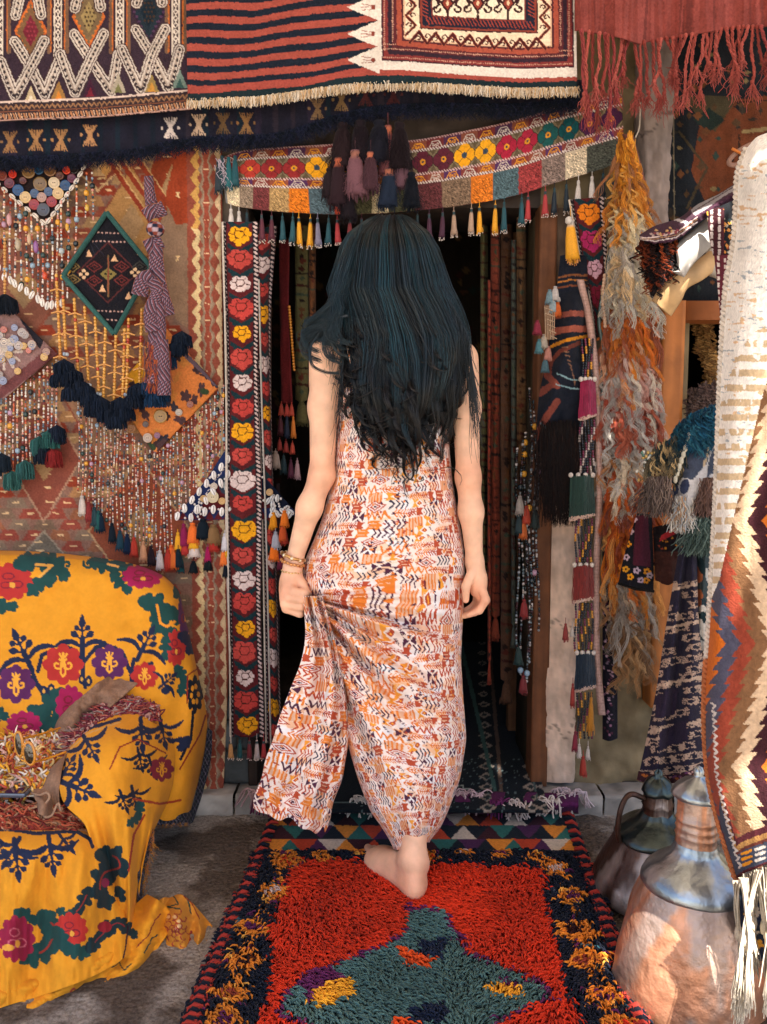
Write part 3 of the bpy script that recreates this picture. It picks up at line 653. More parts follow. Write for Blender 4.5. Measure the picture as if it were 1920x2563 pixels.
def navy_kilim():
    cv = Cv(-70, 180, 1560, 460, '#1d1c2a', 1.0); r = np.random.default_rng(1)
    for x in range(-60, 1500, 44): cv.line([(x, 180), (x+5, 460)], 9+8*r.random(), ['#272132', '#17232f', '#2c2530', '#141d2a'][r.integers(4)])
    for (x, y, c) in [(25, 355, '#8f6743'), (90, 350, '#a87a50'), (152, 350, '#a87a50'), (225, 338, '#b3835a'), (427, 320, '#bfb0a8'), (497, 312, '#c2a48a'), (558, 308, '#5f4830'), (616, 308, '#87623e'), (795, 272, '#7a5f45'), (855, 250, '#7d6242'), (915, 238, '#52282a'), (985, 236, '#4a2326')]:
        for q in (-16, -10, -4, 4, 10, 16):
            cv.line([(x+q, y-24), (x+q*.15-(0), y), (x+q, y+26)], 3.6, c)
        cv.blob(x-21, y, 3.5, 4, c); cv.blob(x+21, y, 3.5, 4, c)
    top = [(-70, 250), (480, 215), (960, 190), (1470, 200)]
    edge = [(-70, 402), (0, 396), (120, 392), (240, 384), (330, 376), (450, 352), (560, 344), (680, 338), (760, 318), (840, 292), (950, 268), (1100, 262), (1300, 262), (1450, 250)]
    mb = MB(); ex = np.array([e[0] for e in edge]); ey = np.array([e[1] for e in edge]); tx = [t[0] for t in top]; ty = [t[1] for t in top]
    R = [[(x, np.interp(x, tx, ty), 2.42), (x, np.interp(x, ex, ey), 2.395)] for x in np.linspace(-70, 1470, 30)]
    root = thing('navy_kilim', 'navy kilim with small woven crosses and woolly dark edge, hung below the striped one', 'kilim', P(700, 390, 2.4))
    sheet(mb, R, cv, 2.4, ripple(.02, 90, 160, 9), amt=.4)
    mb.build('kilim_cloth', CLOTH, root, solid=.005)
    mb = MB()
    fray(mb, edge, 2.392, 3800, 30, ['#121a2c', '#1c2236', '#101822', '#24243a'], .9, .006, .0010, 3, 5, 12)
    fray(mb, edge, 2.380, 1500, 22, ['#141c2e', '#222640', '#0e1620'], .9, .007, .0010, 4, 5, 14)
    o = mb.build('wool_edge', PILE, root); o['kind'] = 'stuff'
navy_kilim()
def striped_kilim():
    cv = Cv(440, -110, 1480, 280, '#a85248', 1.3)
    bxs = [440, 480, 640, 760, 850, 950, 1020, 1150, 1300, 1460]; bys = [252, 250, 246, 230, 216, 207, 207, 216, 225, 220]
    jj, ii = np.mgrid[0:cv.H, 0:cv.W]; X = ii/1.3+440; Y = jj/1.3-110
    amp = np.clip((X-480)/470, 0, 1)
    yy = Y-np.interp(X, bxs, bys)*1.0+3*np.sin(X/38+Y/60)*(X < 960)+1.5*vn(X/9, Y/9, 5)
    ph = (yy % 34.5)/34.5; nav = ph > .50
    cv.a[:] = np.where(nav[..., None], lin('#151d2b'), lin('#97473d')); cv.a[(yy > -19)] = lin('#16262c')
    cv.a[(yy < -19) & (yy > -38)] = lin('#97453c')
    W_ = '#d8cdc4'
    for yt in (-48, 18, 85, 150):
        cv.poly([(868, yt), (905, yt-16), (951, yt-36), (951, yt+34), (905, yt+16)], W_)
        for q in (-8, 0, 8): cv.line([(905, yt+q), (938, yt+q*.5)], 1.6, '#8a4a3c')
        cv.blob(934, yt, 5, 6, '#7c3a30')
    def fr(o, c): cv.poly([(949+o, -110), (1437-o, -110), (1441-o, 172-o*.95), (1300, 176-o*.95), (1150, 168-o*.95), (1020, 158-o), (952+o, 156-o)], c)
    cv.poly([(905, 166), (951, 150), (951, -110), (1447, -110), (1447, 192), (1300, 196), (1150, 186), (1020, 176), (950, 174)], W_)
    fr(4, '#42202a'); fr(8, '#7a3030'); fr(20, '#30202c'); fr(30, '#55242a')
    r = np.random.default_rng(4)
    for o_ in (13, 34, 46):
        for k in range(60):
            y = -100+k*4.6*1.0
            if y < 140-o_: cv.blob(949+o_, y, 2.2, 1.6, '#b98a78'); cv.blob(1437-o_, y+10, 2.2, 1.6, '#b98a78')
        for k in range(95):
            x = 960+k*5; cv.blob(x, np.interp(x, [952, 1020, 1150, 1300, 1440], [156, 158, 168, 176, 172])-o_, 2, 1.6, '#b98a78')
    fr(42, '#9b4a3a'); fr(54, '#4a2028'); fr(59, '#cfa98c'); fr(63, '#e0cdb2')
    def zz(pts, n, amp, w_, c, c2):
        a = cr(np.array([(p[0], p[1], 0) for p in pts]), n); nrm = np.stack([-(np.gradient(a[:, 1])), np.gradient(a[:, 0])], 1); nrm /= np.linalg.norm(nrm, axis=1)[:, None]
        z = a[:, :2]+nrm*np.where(np.arange(n) % 2 == 0, amp, -amp)[:, None]; cv.line(z, w_+2.5, c2); cv.line(z, w_, c)
        for k in range(1, n-1):
            b = a[k, :2]-nrm[k]*amp*.25*(1 if k % 2 == 0 else -1); cv.spiral(b[0], b[1], 8, .8, 3.4, c, a0=k*math.pi, sgn=1 if k % 2 else -1)
    zz([(1027, 92), (1100, 97), (1200, 104), (1300, 111), (1365, 108)], 17, 14, 6, '#45191c', '#a35a44')
    zz([(1030, -110), (1028, 88)], 9, 12, 5, '#45191c', '#a35a44'); zz([(1362, -110), (1364, 95)], 9, 12, 5, '#45191c', '#a35a44')
    def fr2(o, c): cv.poly([(1046+o, -110), (1346-o, -110), (1346-o, 84-o), (1200, 80-o), (1050+o, 72-o)], c)
    fr2(0, '#3a1b22'); fr2(3, '#7f3a30'); fr2(8, '#1d2030'); fr2(30, '#6d2f2c'); fr2(34, '#e3d4bd')
    for k in range(30):
        x = 1066+k*9; 
        if x < 1336: cv.line([(x, 44+(x-1066)*.04), (x+9, 60+(x-1066)*.04)], 3, '#8d3a30')
        y = -100+k*9
        if y < 40: cv.line([(1056, y), (1070, y+8)], 3, '#8d3a30'); cv.line([(1322, y), (1336, y+8)], 3, '#8d3a30')
    D_ = '#33181c'
    for x in (1120, 1196, 1272):
        cv.line([(x, 48), (x, 22), (x-22, 0), (x-46, -30)], 6, D_); cv.line([(x, 22), (x+22, 0), (x+46, -30)], 6, D_)
        cv.spiral(x-28, 22, 11, .8, 5, D_, a0=0); cv.spiral(x+28, 22, 11, .8, 5, D_, a0=3.14, sgn=-1); cv.dia(x, 8, 18, 24, D_); cv.dia(x, 8, 12, 16, '#8a3a30'); cv.dia(x, 8, 5, 7, '#d9b998')
        cv.line([(x-34, -12), (x-20, 12), (x-34, 20)], 5, D_); cv.line([(x+34, -12), (x+20, 12), (x+34, 20)], 5, D_)
    root = thing('striped_kilim', 'wavy red and navy striped kilim with cream framed square panel above a cream fringe', 'kilim', P(950, 250, 2.32))
    mb = MB(); R = [[(x, -110, 2.335), (x+ (3 if x < 600 else 0), 80, 2.33), (x+(6 if x < 600 else 2), np.interp(x, bxs, bys), 2.31+.01*math.sin(x/90))] for x in np.linspace(464, 1443, 24)]
    sheet(mb, R, cv, 1.9, ripple(.012, 90, 160, 19), amt=.16)
    mb.build('kilim_cloth', CLOTH, root, solid=.006)
    mb = MB(); ed = [(x, np.interp(x, bxs, bys)) for x in np.linspace(472, 1446, 24)]
    fray(mb, ed, 2.308, 2100, 20, ['#d9c7b0', '#cdb595', '#e2d6c6', '#c9a67c'], .55, .0015, .0013, 8, 4, 4)
    mb.build('fringe', PILE, root)['kind'] = 'stuff'
striped_kilim()
def red_cloth():
    root = thing('red_fringed_cloth', 'brick red cloth with long knotted tassel fringe hanging at the top right', 'cloth', P(1690, 110, 2.3))
    cv = Cv(1430, -110, 1990, 140, '#7a3832', 1.0); r = np.random.default_rng(6)
    for x in range(1430, 1990, 9): cv.line([(x, -110), (x+r.normal(0, 12), 140)], 4+8*r.random(), ['#823e39', '#74322c', '#8a443f', '#6a322f', '#80403c'][r.integers(5)])
    ex = [1440, 1500, 1560, 1600, 1700, 1780, 1850, 1990]; ey = [76, 84, 96, 108, 92, 78, 68, 66]
    mb = MB(); R = [[(x, -110, 2.30), (x, np.interp(x, ex, ey), 2.29+.02*math.sin(x/37))] for x in np.linspace(1440, 1985, 18)]
    sheet(mb, R, cv, 2.6, lambda X, Y, U, V: .014*np.sin(X/26+.8*np.sin(Y/70))+.012*fbm(X/40, Y/90, 3), amt=.28)
    mb.build('cloth_panel', CLOTH, root, solid=.004)
    k = 0
    for x in np.linspace(1448, 1975, 42):
        mb = MB(); y0 = np.interp(x, ex, ey); x += r.normal(0, 3); D = 2.285+r.normal(0, .006); L = 90+95*r.random()+(70 if x < 1520 else 0)
        c = lin(['#93443c', '#a04e46', '#7f3630', '#8e3d3d'][r.integers(4)]); dx = r.normal(0, 17)
        t = np.linspace(0, 1, 30); ax = np.stack([x+dx*t+7*np.sin(t*(3+5*r.random())+k)*t, y0+L*t*.78, D+0*t], 1)
        for ph in (0, 2.1, 4.2):
            q = P(ax[:, 0]+2.6*np.cos(ph+t*26), ax[:, 1], ax[:, 2]+.0028*np.sin(ph+t*26)); mb.tubes([q+r.normal(0, .0008, q.shape)], .0022, c*(.7+.5*r.random()), 5)
        kn = P(ax[0, 0], ax[0, 1], D); mb.beads([kn, P(ax[-1, 0], ax[-1, 1], D)], .0062, np.array([c, c*.9]))
        e = ax[-1]; n = 22
        A = P(np.full(n, e[0]), np.full(n, e[1]), np.full(n, D)); B = P(e[0]+r.normal(0, 11, n), e[1]+L*.25+r.normal(0, 12, n), D+r.normal(0, .007, n))
        strands(mb, A, B, 5, .0014, np.broadcast_to(c, (n, 3))*(.8+.4*r.random((n, 1))), .004, seed=k); k += 1
        mb.build('fringe_tassel', PILE, root)
red_cloth()
def back_kilim():
    cv = Cv(1640, -60, 2000, 800, '#171a1f', 1.0); r = np.random.default_rng(12)
    cv.poly([(1760, 260), (1990, 230), (1990, 560), (1790, 560), (1730, 430)], '#5a2f1b'); cv.poly([(1700, 240), (1850, 240), (1790, 330)], '#3d3626'); cv.dia(1775, 300, 40, 30, '#1b2622')
    cv.line([(1845, 255), (1990, 250)], 3, '#1d1410'); cv.line([(1860, 330), (1990, 315)], 9, '#7d6a48'); cv.line([(1850, 340), (1850, 420)], 5, '#2b1c14'); cv.line([(1700, 330), (1770, 420), (1720, 520)], 6, '#3b3122')
    for i in range(160):
        x, y = 1650+340*r.random(), 100+640*r.random(); cv.dia(x, y, 5+9*r.random(), 5+8*r.random(), ['#43301f', '#25342f', '#5e3a22', '#0f1317', '#2c2620', '#6b5a3c'][r.integers(6)])
    cv.line([(1683, -60), (1690, 760)], 3, '#6b604e')
    mb = MB(); sheet(mb, [[(1655, -60, 2.475), (1662, 760, 2.47)], [(1800, -60, 2.47), (1800, 790, 2.46)], [(1990, -60, 2.475), (1990, 790, 2.47)]], cv, 2.6, ripple(.015, 60, 200, 5), amt=.4)
    tag(mb.build('dark_carpet', CLOTH, solid=.006), 'dark brown patterned carpet hung behind the red fringe at the right', 'carpet')
back_kilim()

# --- embroidered valance over the doorway
def embr_flower(cv, x, y, r_, c, cc='#e0a02c', n=4, rot=.785):
    cv.blob(x, y, r_*1.06, r_*1.12, '#2b2520', n, .17, 0, rot*0); cv.blob(x, y, r_, r_*1.06, c, n, .17, 0, rot*0)
    for a in range(4): cv.line([(x, y), (x+math.cos(a*1.571+.785)*r_*.8, y+math.sin(a*1.571+.785)*r_*.8)], 1.2, '#3a2420')
    cv.blob(x, y, r_*.27, r_*.27, cc); cv.blob(x, y, r_*.11, r_*.11, '#33404a')
def valance():
    root = thing('embroidered_valance', 'curved embroidered flower band with a patchwork hem and small coloured tassels, strung over the doorway', 'valance', P(1050, 500, 2.44))
    W_, H_ = 1010, 170; cv = Cv(0, 0, W_, H_, '#5a2f2c', 2.0)
    for i in range(24):
        x = i*43; cv.poly([(x, 4), (x+43, 4), (x+43, 26), (x, 26)], ['#6e2c2c', '#4a2a44', '#7c4434'][i % 3]); cv.poly([(x, 84), (x+43, 84), (x+43, 104), (x, 104)], ['#8a4a38', '#54305a', '#7c3a34'][i % 3])
        for yb, s in ((24, 1), (103, 1)):
            c = '#d9902a' if i % 2 else '#c9b9ac'
            cv.line([(x+6, yb), (x+14, yb-13), (x+30, yb-13), (x+38, yb)], 2.2, c); cv.spiral(x+17, yb-6, 4.5, 1, 2, c); cv.spiral(x+27, yb-6, 4.5, 1, 2, c, a0=3.1, sgn=-1)
    cv.rect(0, 29, W_, 82, '#7a6a52')
    n = 19; sp = W_/n
    cols = ['#b5382e', '#b13a30', '#8c2a2c', '#8e2b2c', '#e9a01f', '#e9a01f', '#8c2a2c', '#1c4a4c', '#5a2440', '#5c2432', '#5a2432', '#e9a01f', '#eaa322', '#a3243a', '#a5273c', '#1f5452', '#12484c', '#4a2144', '#44203f']
    for i in range(n+1):
        x = i*sp; cv.line([(x-sp*.46, 29), (x, 56), (x-sp*.46, 82)], 5.5, '#cdbfb4'); cv.line([(x+sp*.46, 29), (x, 56), (x+sp*.46, 82)], 5.5, '#cdbfb4')
        cv.poly([(x-9, 30), (x+9, 30), (x, 44)], '#5c4e3a'); cv.poly([(x-9, 81), (x+9, 81), (x, 67)], '#5c4e3a')
    for i in range(n): embr_flower(cv, (i+.5)*sp, 56, 25.5, cols[i], '#d9902a' if cols[i][1] not in 'e' else '#3c4a58')
    for y, c in ((2, '#b58c88'), (27, '#c9b9b2'), (84, '#c8a9a4'), (105, '#cfc0b8')):
        for k in range(0, W_, 7): cv.line([(k, y-2), (k+4, y+2)], 3.2, c)
    cv.rect(0, 109, W_, H_, '#777777')
    chk = [(570, '#cdb898'), (615, '#857363'), (650, '#6b3536'), (690, '#a28358'), (735, '#cd6f22'), (778, '#4e6068'), (832, '#a3402c'), (885, '#4c4a34'), (940, '#b5a482'), (985, '#474632'), (1045, '#5a3032'), (1115, '#7d6653'), (1190, '#cb6f26'), (1245, '#4c6066'), (1310, '#8f3a3a'), (1370, '#7c6a62'), (1430, '#c4b298'), (1485, '#4a4c44'), (1580, '#4a4c44')]
    r = np.random.default_rng(5)
    for (a, c), (b, _) in zip(chk[:-1], chk[1:]):
        xa, xb = a-562, b-562; cv.rect(xa, 108, xb, H_, c)
        cl = lin(c)
        for k in range(int((xb-xa)*60/16)):
            x, y = xa+3+(xb-xa-6)*r.random(), 112+56*r.random(); q = 1.3 if r.random() < .5 else .68; cv.line([(x, y), (x+2.5, y+2)], 1.6, '#%02x%02x%02x' % tuple(int(min(255, v*q)) for v in bytes.fromhex(c[1:])))
    top = [(550, 398), (600, 378), (700, 368), (830, 360), (950, 352), (1035, 350), (1150, 330), (1280, 302), (1400, 268), (1500, 245), (1556, 236)]
    bot = [(566, 508), (600, 518), (700, 530), (850, 537), (950, 534), (1040, 527), (1150, 515), (1280, 492), (1400, 455), (1500, 425), (1564, 403)]
    R = [[(a, b, 2.445), ((a+c)/2, (b+d)/2, 2.428), (c, d, 2.44)] for (a, b), (c, d) in zip(top, bot)]
    us = [0]+list(np.cumsum([math.dist(top[i], top[i+1]) for i in range(len(top)-1)]))
    mb = MB(); sheet(mb, R, cv, 1.7, ripple(.010, 60, 90, 2), us=us, uv=(W_, H_), jit=.5, amt=.14)
    mb.build('embroidered_band', CLOTH, root, solid=.004)
    # corded lower edge
    ts = [(578, 'w'), (598, 'w'), (618, 'n'), (655, 'm'), (680, 'm'), (707, 't'), (733, 't'), (748, 'y'), (777, 'y'), (795, 'g'), (823, 't'), (844, 'r'), (876, 'd'), (905, 'm'), (1045, 'n'), (1074, 'p'), (1108, 'p'), (1136, 'b'), (1180, 'b'), (1200, 'y'), (1240, 'y'), (1262, 't'), (1306, 't'), (1322, 'r'), (1365, 'r'), (1388, 'n'), (1418, 'n'), (1448, 'w'), (1482, 'w'), (1510, 'n'), (1538, 'n')]
    cc = dict(w='#cfc5be', n='#15232e', m='#54202e', t='#1a4a54', y='#e09c1e', g='#7a7488', r='#a83436', d='#7c2a2c', p='#472136', b='#a88a74')
    bxx = [b[0] for b in bot]; byy = [b[1] for b in bot]
    for i, (x, k) in enumerate(ts):
        mb = MB(); y = np.interp(x, bxx, byy); s = 1.25 if k == 'w' else 1
        tassel(mb, x, y+10, 2.432+.006*(i % 3), 62*s+5*math.sin(i), 15*s, cc[k], cord=12, band='#1e3a40' if k != 'w' else None, seed=i, dx=2*math.sin(i*3)); mb.build('tassel', SILK, root)
valance()
tb = thing('tassel_bunch', 'bunch of dark brown wool tassels hanging over the middle of the valance', 'tassels', P(940, 500, 2.38))
for i, (x, y, L, wd, c, b) in enumerate([(858, 306, 110, 64, '#23161a', None), (902, 300, 96, 60, '#1d141b', None), (950, 300, 100, 66, '#171722', None), (1000, 304, 112, 58, '#1f151a', None), (826, 420, 70, 44, '#20161a', None), (848, 392, 115, 48, '#2a1a20', '#a2543c'), (889, 374, 108, 56, '#6b4850', '#8c5c50'), (928, 378, 92, 44, '#4b3038', '#a86048'), (971, 312, 118, 46, '#6b3d40', '#b5654a'), (1004, 374, 92, 44, '#5c4049', '#a8624e'), (974, 420, 92, 50, '#1b2536', '#a2624e'), (1030, 430, 84, 44, '#0f131c', None), (868, 430, 110, 40, '#1a1319', None)]):
    mb = MB(); tassel(mb, x, y, 2.385-.008*(i % 4)-(.012 if i > 3 else 0), L, wd, c, tip=None, cord=30 if i > 3 else 8, band=b, seed=40+i, dx=5*math.sin(i*2.3))
    r = np.random.default_rng(90+i); n = 90; D = 2.37-.01*(i % 4)
    A = P(x+r.normal(0, wd*.12, n), y+L*.15+L*.2*r.random(n), D+r.normal(0, .004, n)); B = P(x+r.normal(0, wd*.33, n), y+L*(.8+.3*r.random(n)), D+r.normal(0, .008, n))
    strands(mb, A, B, 7, .0011, lin(c)*(.7+.7*r.random((n, 1))), .005, seed=i, freq=3)
    mb.build('tassel', PILE, tb)
tt = MB()
for i, (x, y, c) in enumerate([(556, 388, '#14343c'), (572, 392, '#10585f'), (588, 388, '#0f4750'), (546, 402, '#1a2a34')]): tassel(tt, x, y, 2.41, 72, 20, c, tip=None, seed=i)
r = np.random.default_rng(3); strands(tt, P(550+r.normal(0, 5, 8), 400+r.normal(0, 4, 8), 2.405+0*np.arange(8)), P(563+r.normal(0, 10, 8), 462+r.normal(0, 8, 8), 2.40+0*np.arange(8)), 8, .0012, lin('#b9aab6')[None]*np.ones((8, 1)), .008, seed=3)
tag(tt.build('teal_tassel', SILK), 'teal tassels with pale threads knotted at the left end of the valance', 'tassel')

# --- flower embroidered door bands
def band_canvas(W_, H_, n, seq, y0=0):
    cv = Cv(0, 0, W_, H_, '#571d20', 1.4); sp = H_/n
    for i in range(n+1):
        y = i*sp; cv.poly([(14, y-sp*.15), (W_/2, y+sp*.14), (W_-14, y-sp*.15), (W_-14, y+sp*.05), (W_/2, y+sp*.34), (14, y+sp*.05)], '#173036')
        for q in (-1, 1): cv.poly([(W_/2+q*9, y+sp*.30), (W_/2+q*15, y+sp*.04), (W_/2+q*24, y+sp*.18)], '#173036')
    for i in range(n):
        y = (i+.5)*sp+2; x = W_/2; c = seq[i % len(seq)]; R = min(sp*.46, W_*.34)*(.93+.13*math.sin(i*2.7))
        rq = np.random.default_rng(i*7+H_); x += rq.normal(0, 1.5); y += rq.normal(0, 1.5)
        for a, dd, q in ((-2.2, .66, .42), (-.95, .66, .42), (-.2, .74, .36), (.5, .70, .36), (1.15, .70, .30), (1.57, .92, .26), (2.0, .70, .30), (2.65, .70, .36), (3.35, .74, .36)):
            a += rq.normal(0, .06); dd *= 1+rq.normal(0, .05); cv.blob(x+math.cos(a)*R*dd, y+math.sin(a)*R*dd*.86, R*q, R*q*.82, c)
        cv.blob(x, y, R*.72, R*.62, c)
        cv.line([(x-R*.45, y-R*.12), (x-R*.32, y-R*.42), (x+R*.35, y-R*.42), (x+R*.5, y-R*.1), (x+R*.2, y+R*.25), (x-R*.3, y+R*.25)], 2.4, '#4a2018', closed=True)
        for a in (-.9, .1, 2.2, 3.4, 4.3): cv.line([(x+math.cos(a)*R*.55, y+math.sin(a)*R*.45), (x+math.cos(a)*R*.95, y+math.sin(a)*R*.8)], 1.8, '#4a2018')
    cv.rect(0, 0, 5, H_, '#c5b8aa'); cv.rect(5, 0, 12, H_, '#1a1418'); cv.rect(W_-13, 0, W_, H_, '#1c1820')
    for k in np.arange(0, H_, 11): cv.line([(W_-9, k), (W_-4, k+4)], 5, '#c8b0aa'); cv.line([(8, k), (9, k+3)], 2, '#9a8a88')
    return cv
seq = ['#e6a01c', '#b8453e', '#d4bfba', '#b8403a']
def flower_band():
    root = thing('flower_band', 'long maroon band embroidered with yellow, red and white flowers, hanging beside the doorway', 'textile band', P(600, 1860, 2.42), 'embroidered door bands')
    n = 21; cv = band_canvas(88, n*62, n, seq); mb = MB(); N = 15
    Y = np.linspace(0, 1, N); ys = 590-35+Y*1290+40*(Y-Y*Y)
    sheet(mb, [[(557+(y-560)*.0125+2.5*math.sin(y/120), y, 2.425) for y in ys], [(600+(y-560)*.0125+2*math.sin(y/120), y, 2.418) for y in ys], [(644+(y-560)*.0125+3*math.sin(y/95+1), y, 2.428) for y in ys]], cv, 1.8, ripple(.006, 60, 110, 8), uv=(88, n*62), jit=.6)
    mb.build('band', CLOTH, root, solid=.004)
    for i, (x, c) in enumerate([(577, '#c08a54'), (600, '#174a4e'), (624, '#6a222a'), (643, '#b8a8a6'), (660, '#9a2c30')]):
        mb = MB(); tassel(mb, x, 1852, 2.42, 48, 15, c, cord=16, band='#1c3f44', seed=i); mb.build('tassel', SILK, root)
    root = thing('flower_band', 'narrow folded flower band with beaded edges, hanging right behind the long one', 'textile band', P(670, 1860, 2.45), 'embroidered door bands')
    cv = band_canvas(70, n*62, n, seq[1:]+seq[:1]); mb = MB()
    L = [(629, 570), (634, 800), (652, 1200), (664, 1860)]; Rr = [(694, 565), (678, 800), (684, 1200), (694, 1500), (706, 1870)]
    sheet(mb, [[(a, b, 2.442) for a, b in L], [((a+26), b+0, 2.448) for a, b in L], [(a, b, 2.50) for a, b in Rr]], cv, 1.8, ripple(.006, 60, 110, 18), uv=(70, n*62), jit=.6)
    mb.build('band', CLOTH, root, solid=.003)
    mb = MB(); p = P(np.array([648, 655, 668, 678]), np.array([700, 1000, 1400, 1880]), 2.428); mb.tubes([cr(p, 50)], .0028, '#a9a29a', 6); mb.build('white_cord', CLOTH, root)
    mb = MB(); p = P(np.array([560, 566, 571, 578]), np.array([640, 1000, 1400, 1860]), 2.414); mb.tubes([cr(p, 50)], .0022, '#c9bdb0', 6); mb.build('white_cord', CLOTH, root)
    root = thing('flower_band', 'flower band with orange, magenta and pale pink flowers, hanging right of the doorway', 'textile band', P(1500, 800, 2.4), 'embroidered door bands')
    cv = Cv(0, 0, 88, 330, '#431c36', 1.6); b = band_canvas(88, 330, 5, ['#dd7a1e', '#a3285c', '#cf9fae', '#7a1f34', '#7a1f34']); mb = MB()
    sheet(mb, [[(1422, 500, 2.40), (1450, 640, 2.40), (1478, 760, 2.40), (1490, 845, 2.41)], [(1468, 496, 2.392), (1485, 640, 2.392), (1500, 760, 2.40), (1506, 845, 2.41)], [(1512, 492, 2.40), (1520, 640, 2.40), (1523, 760, 2.42), (1525, 845, 2.43)]], b, 1.8, ripple(.006, 40, 90, 12), uv=(88, 330), jit=.6)
    mb.build('band', CLOTH, root, solid=.003)
flower_band()
# ------------------------------------------------------------------ the woman walking into the shop
class Field:
    def __init__(s, lo, hi, h):
        s.lo = np.array(lo, float); s.h = h; s.n = (np.ceil((np.array(hi)-s.lo)/h)).astype(int)+1
        s.f = np.full(s.n, 1.0, np.float32)
    def _sub(s, lo, hi):
        a = np.maximum(0, np.floor((lo-s.lo)/s.h).astype(int)); b = np.minimum(s.n, np.ceil((hi-s.lo)/s.h).astype(int)+1)
        if (a >= b).any(): return None
        g = np.meshgrid(*[s.lo[i]+s.h*np.arange(a[i], b[i]) for i in range(3)], indexing='ij')
        return (slice(a[0], b[0]), slice(a[1], b[1]), slice(a[2], b[2])), np.stack(g, -1).astype(np.float32)
    def _mix(s, sl, d, k):
        c = s.f[sl]; hh = np.clip(.5+.5*(c-d)/k, 0, 1); s.f[sl] = c*(1-hh)+d*hh-k*hh*(1-hh)
    def cone(s, a, b, ra, rb, k=.02):
        a = np.array(a, float); b = np.array(b, float); m = max(ra, rb)+k+.01
        r = s._sub(np.minimum(a, b)-m, np.maximum(a, b)+m)
        if r is None: return
        sl, p = r; ab = b-a; t = np.clip(((p-a)@ab)/(ab@ab+1e-12), 0, 1)
        s._mix(sl, np.linalg.norm(p-a-t[..., None]*ab, axis=-1)-(ra+(rb-ra)*t), k)
    def ell(s, c, r, k=.02, rot=None):
        c = np.array(c, float); r = np.array(r, float); m = r.max()+k+.01; q = s._sub(c-m, c+m)
        if q is None: return
        sl, p = q; e = (p-c)
        if rot is not None: e = e@np.array(rot)
        l = np.linalg.norm(e/r, axis=-1); l2 = np.linalg.norm(e/r**2, axis=-1)+1e-6
        s._mix(sl, l*(l-1)/l2, k)
    def mesh(s):
        f = s.f; S = f < 0; nx, ny, nz = s.n
        cs = [(i, j, k) for i in (0, 1) for j in (0, 1) for k in (0, 1)]
        cnt = np.zeros((nx-1, ny-1, nz-1), np.int8)
        for i, j, k in cs: cnt += S[i:nx-1+i, j:ny-1+j, k:nz-1+k]
        act = np.argwhere((cnt > 0) & (cnt < 8)); idx = np.full((nx-1, ny-1, nz-1), -1, np.int32); idx[tuple(act.T)] = np.arange(len(act))
        pos = np.zeros((len(act), 3)); num = np.zeros(len(act))
        for ax in range(3):
            for o in [(0, 0), (0, 1), (1, 0), (1, 1)]:
                off = np.array([0, 0, 0]); oth = [q for q in range(3) if q != ax]; off[oth[0]] = o[0]; off[oth[1]] = o[1]
                a = act+off; b = a.copy(); b[:, ax] += 1; fa = f[tuple(a.T)]; fb = f[tuple(b.T)]; m = (fa < 0) != (fb < 0)
                t = np.where(m, fa/(fa-fb+1e-12), 0); q = a.astype(float); q[:, ax] += t; pos[m] += q[m]; num += m
        V = s.lo+s.h*pos/num[:, None]; Q = []
        for ax in range(3):
            o1, o2 = [(1, 2), (2, 0), (0, 1)][ax]
            sl = [slice(1, -1)]*3; sl[ax] = slice(0, -1); sl2 = list(sl); sl2[ax] = slice(1, None)
            A, B = S[tuple(sl)], S[tuple(sl2)]; e = np.argwhere(A != B); ins = A[tuple(e.T)]
            base = e.copy(); base[:, o1] += 1; base[:, o2] += 1
            def g(d1, d2): w_ = base.copy(); w_[:, o1] += d1; w_[:, o2] += d2; return idx[tuple(w_.T)]
            q = np.stack([g(-1, -1), g(0, -1), g(0, 0), g(-1, 0)], 1); q = np.where(ins[:, None], q, q[:, ::-1]); Q.append(q[(q >= 0).all(1)])
        return V, np.concatenate(Q)
def W3(X, Y, D): return P(X, Y, D)
person = thing('person', 'barefoot woman seen from behind, long dark wavy hair, patterned sleeveless maxi dress, walking into the doorway', 'person', (.05, 2.0, .02))
person['label'] = 'barefoot woman seen from behind with long dark wavy hair, lifting her patterned maxi dress'
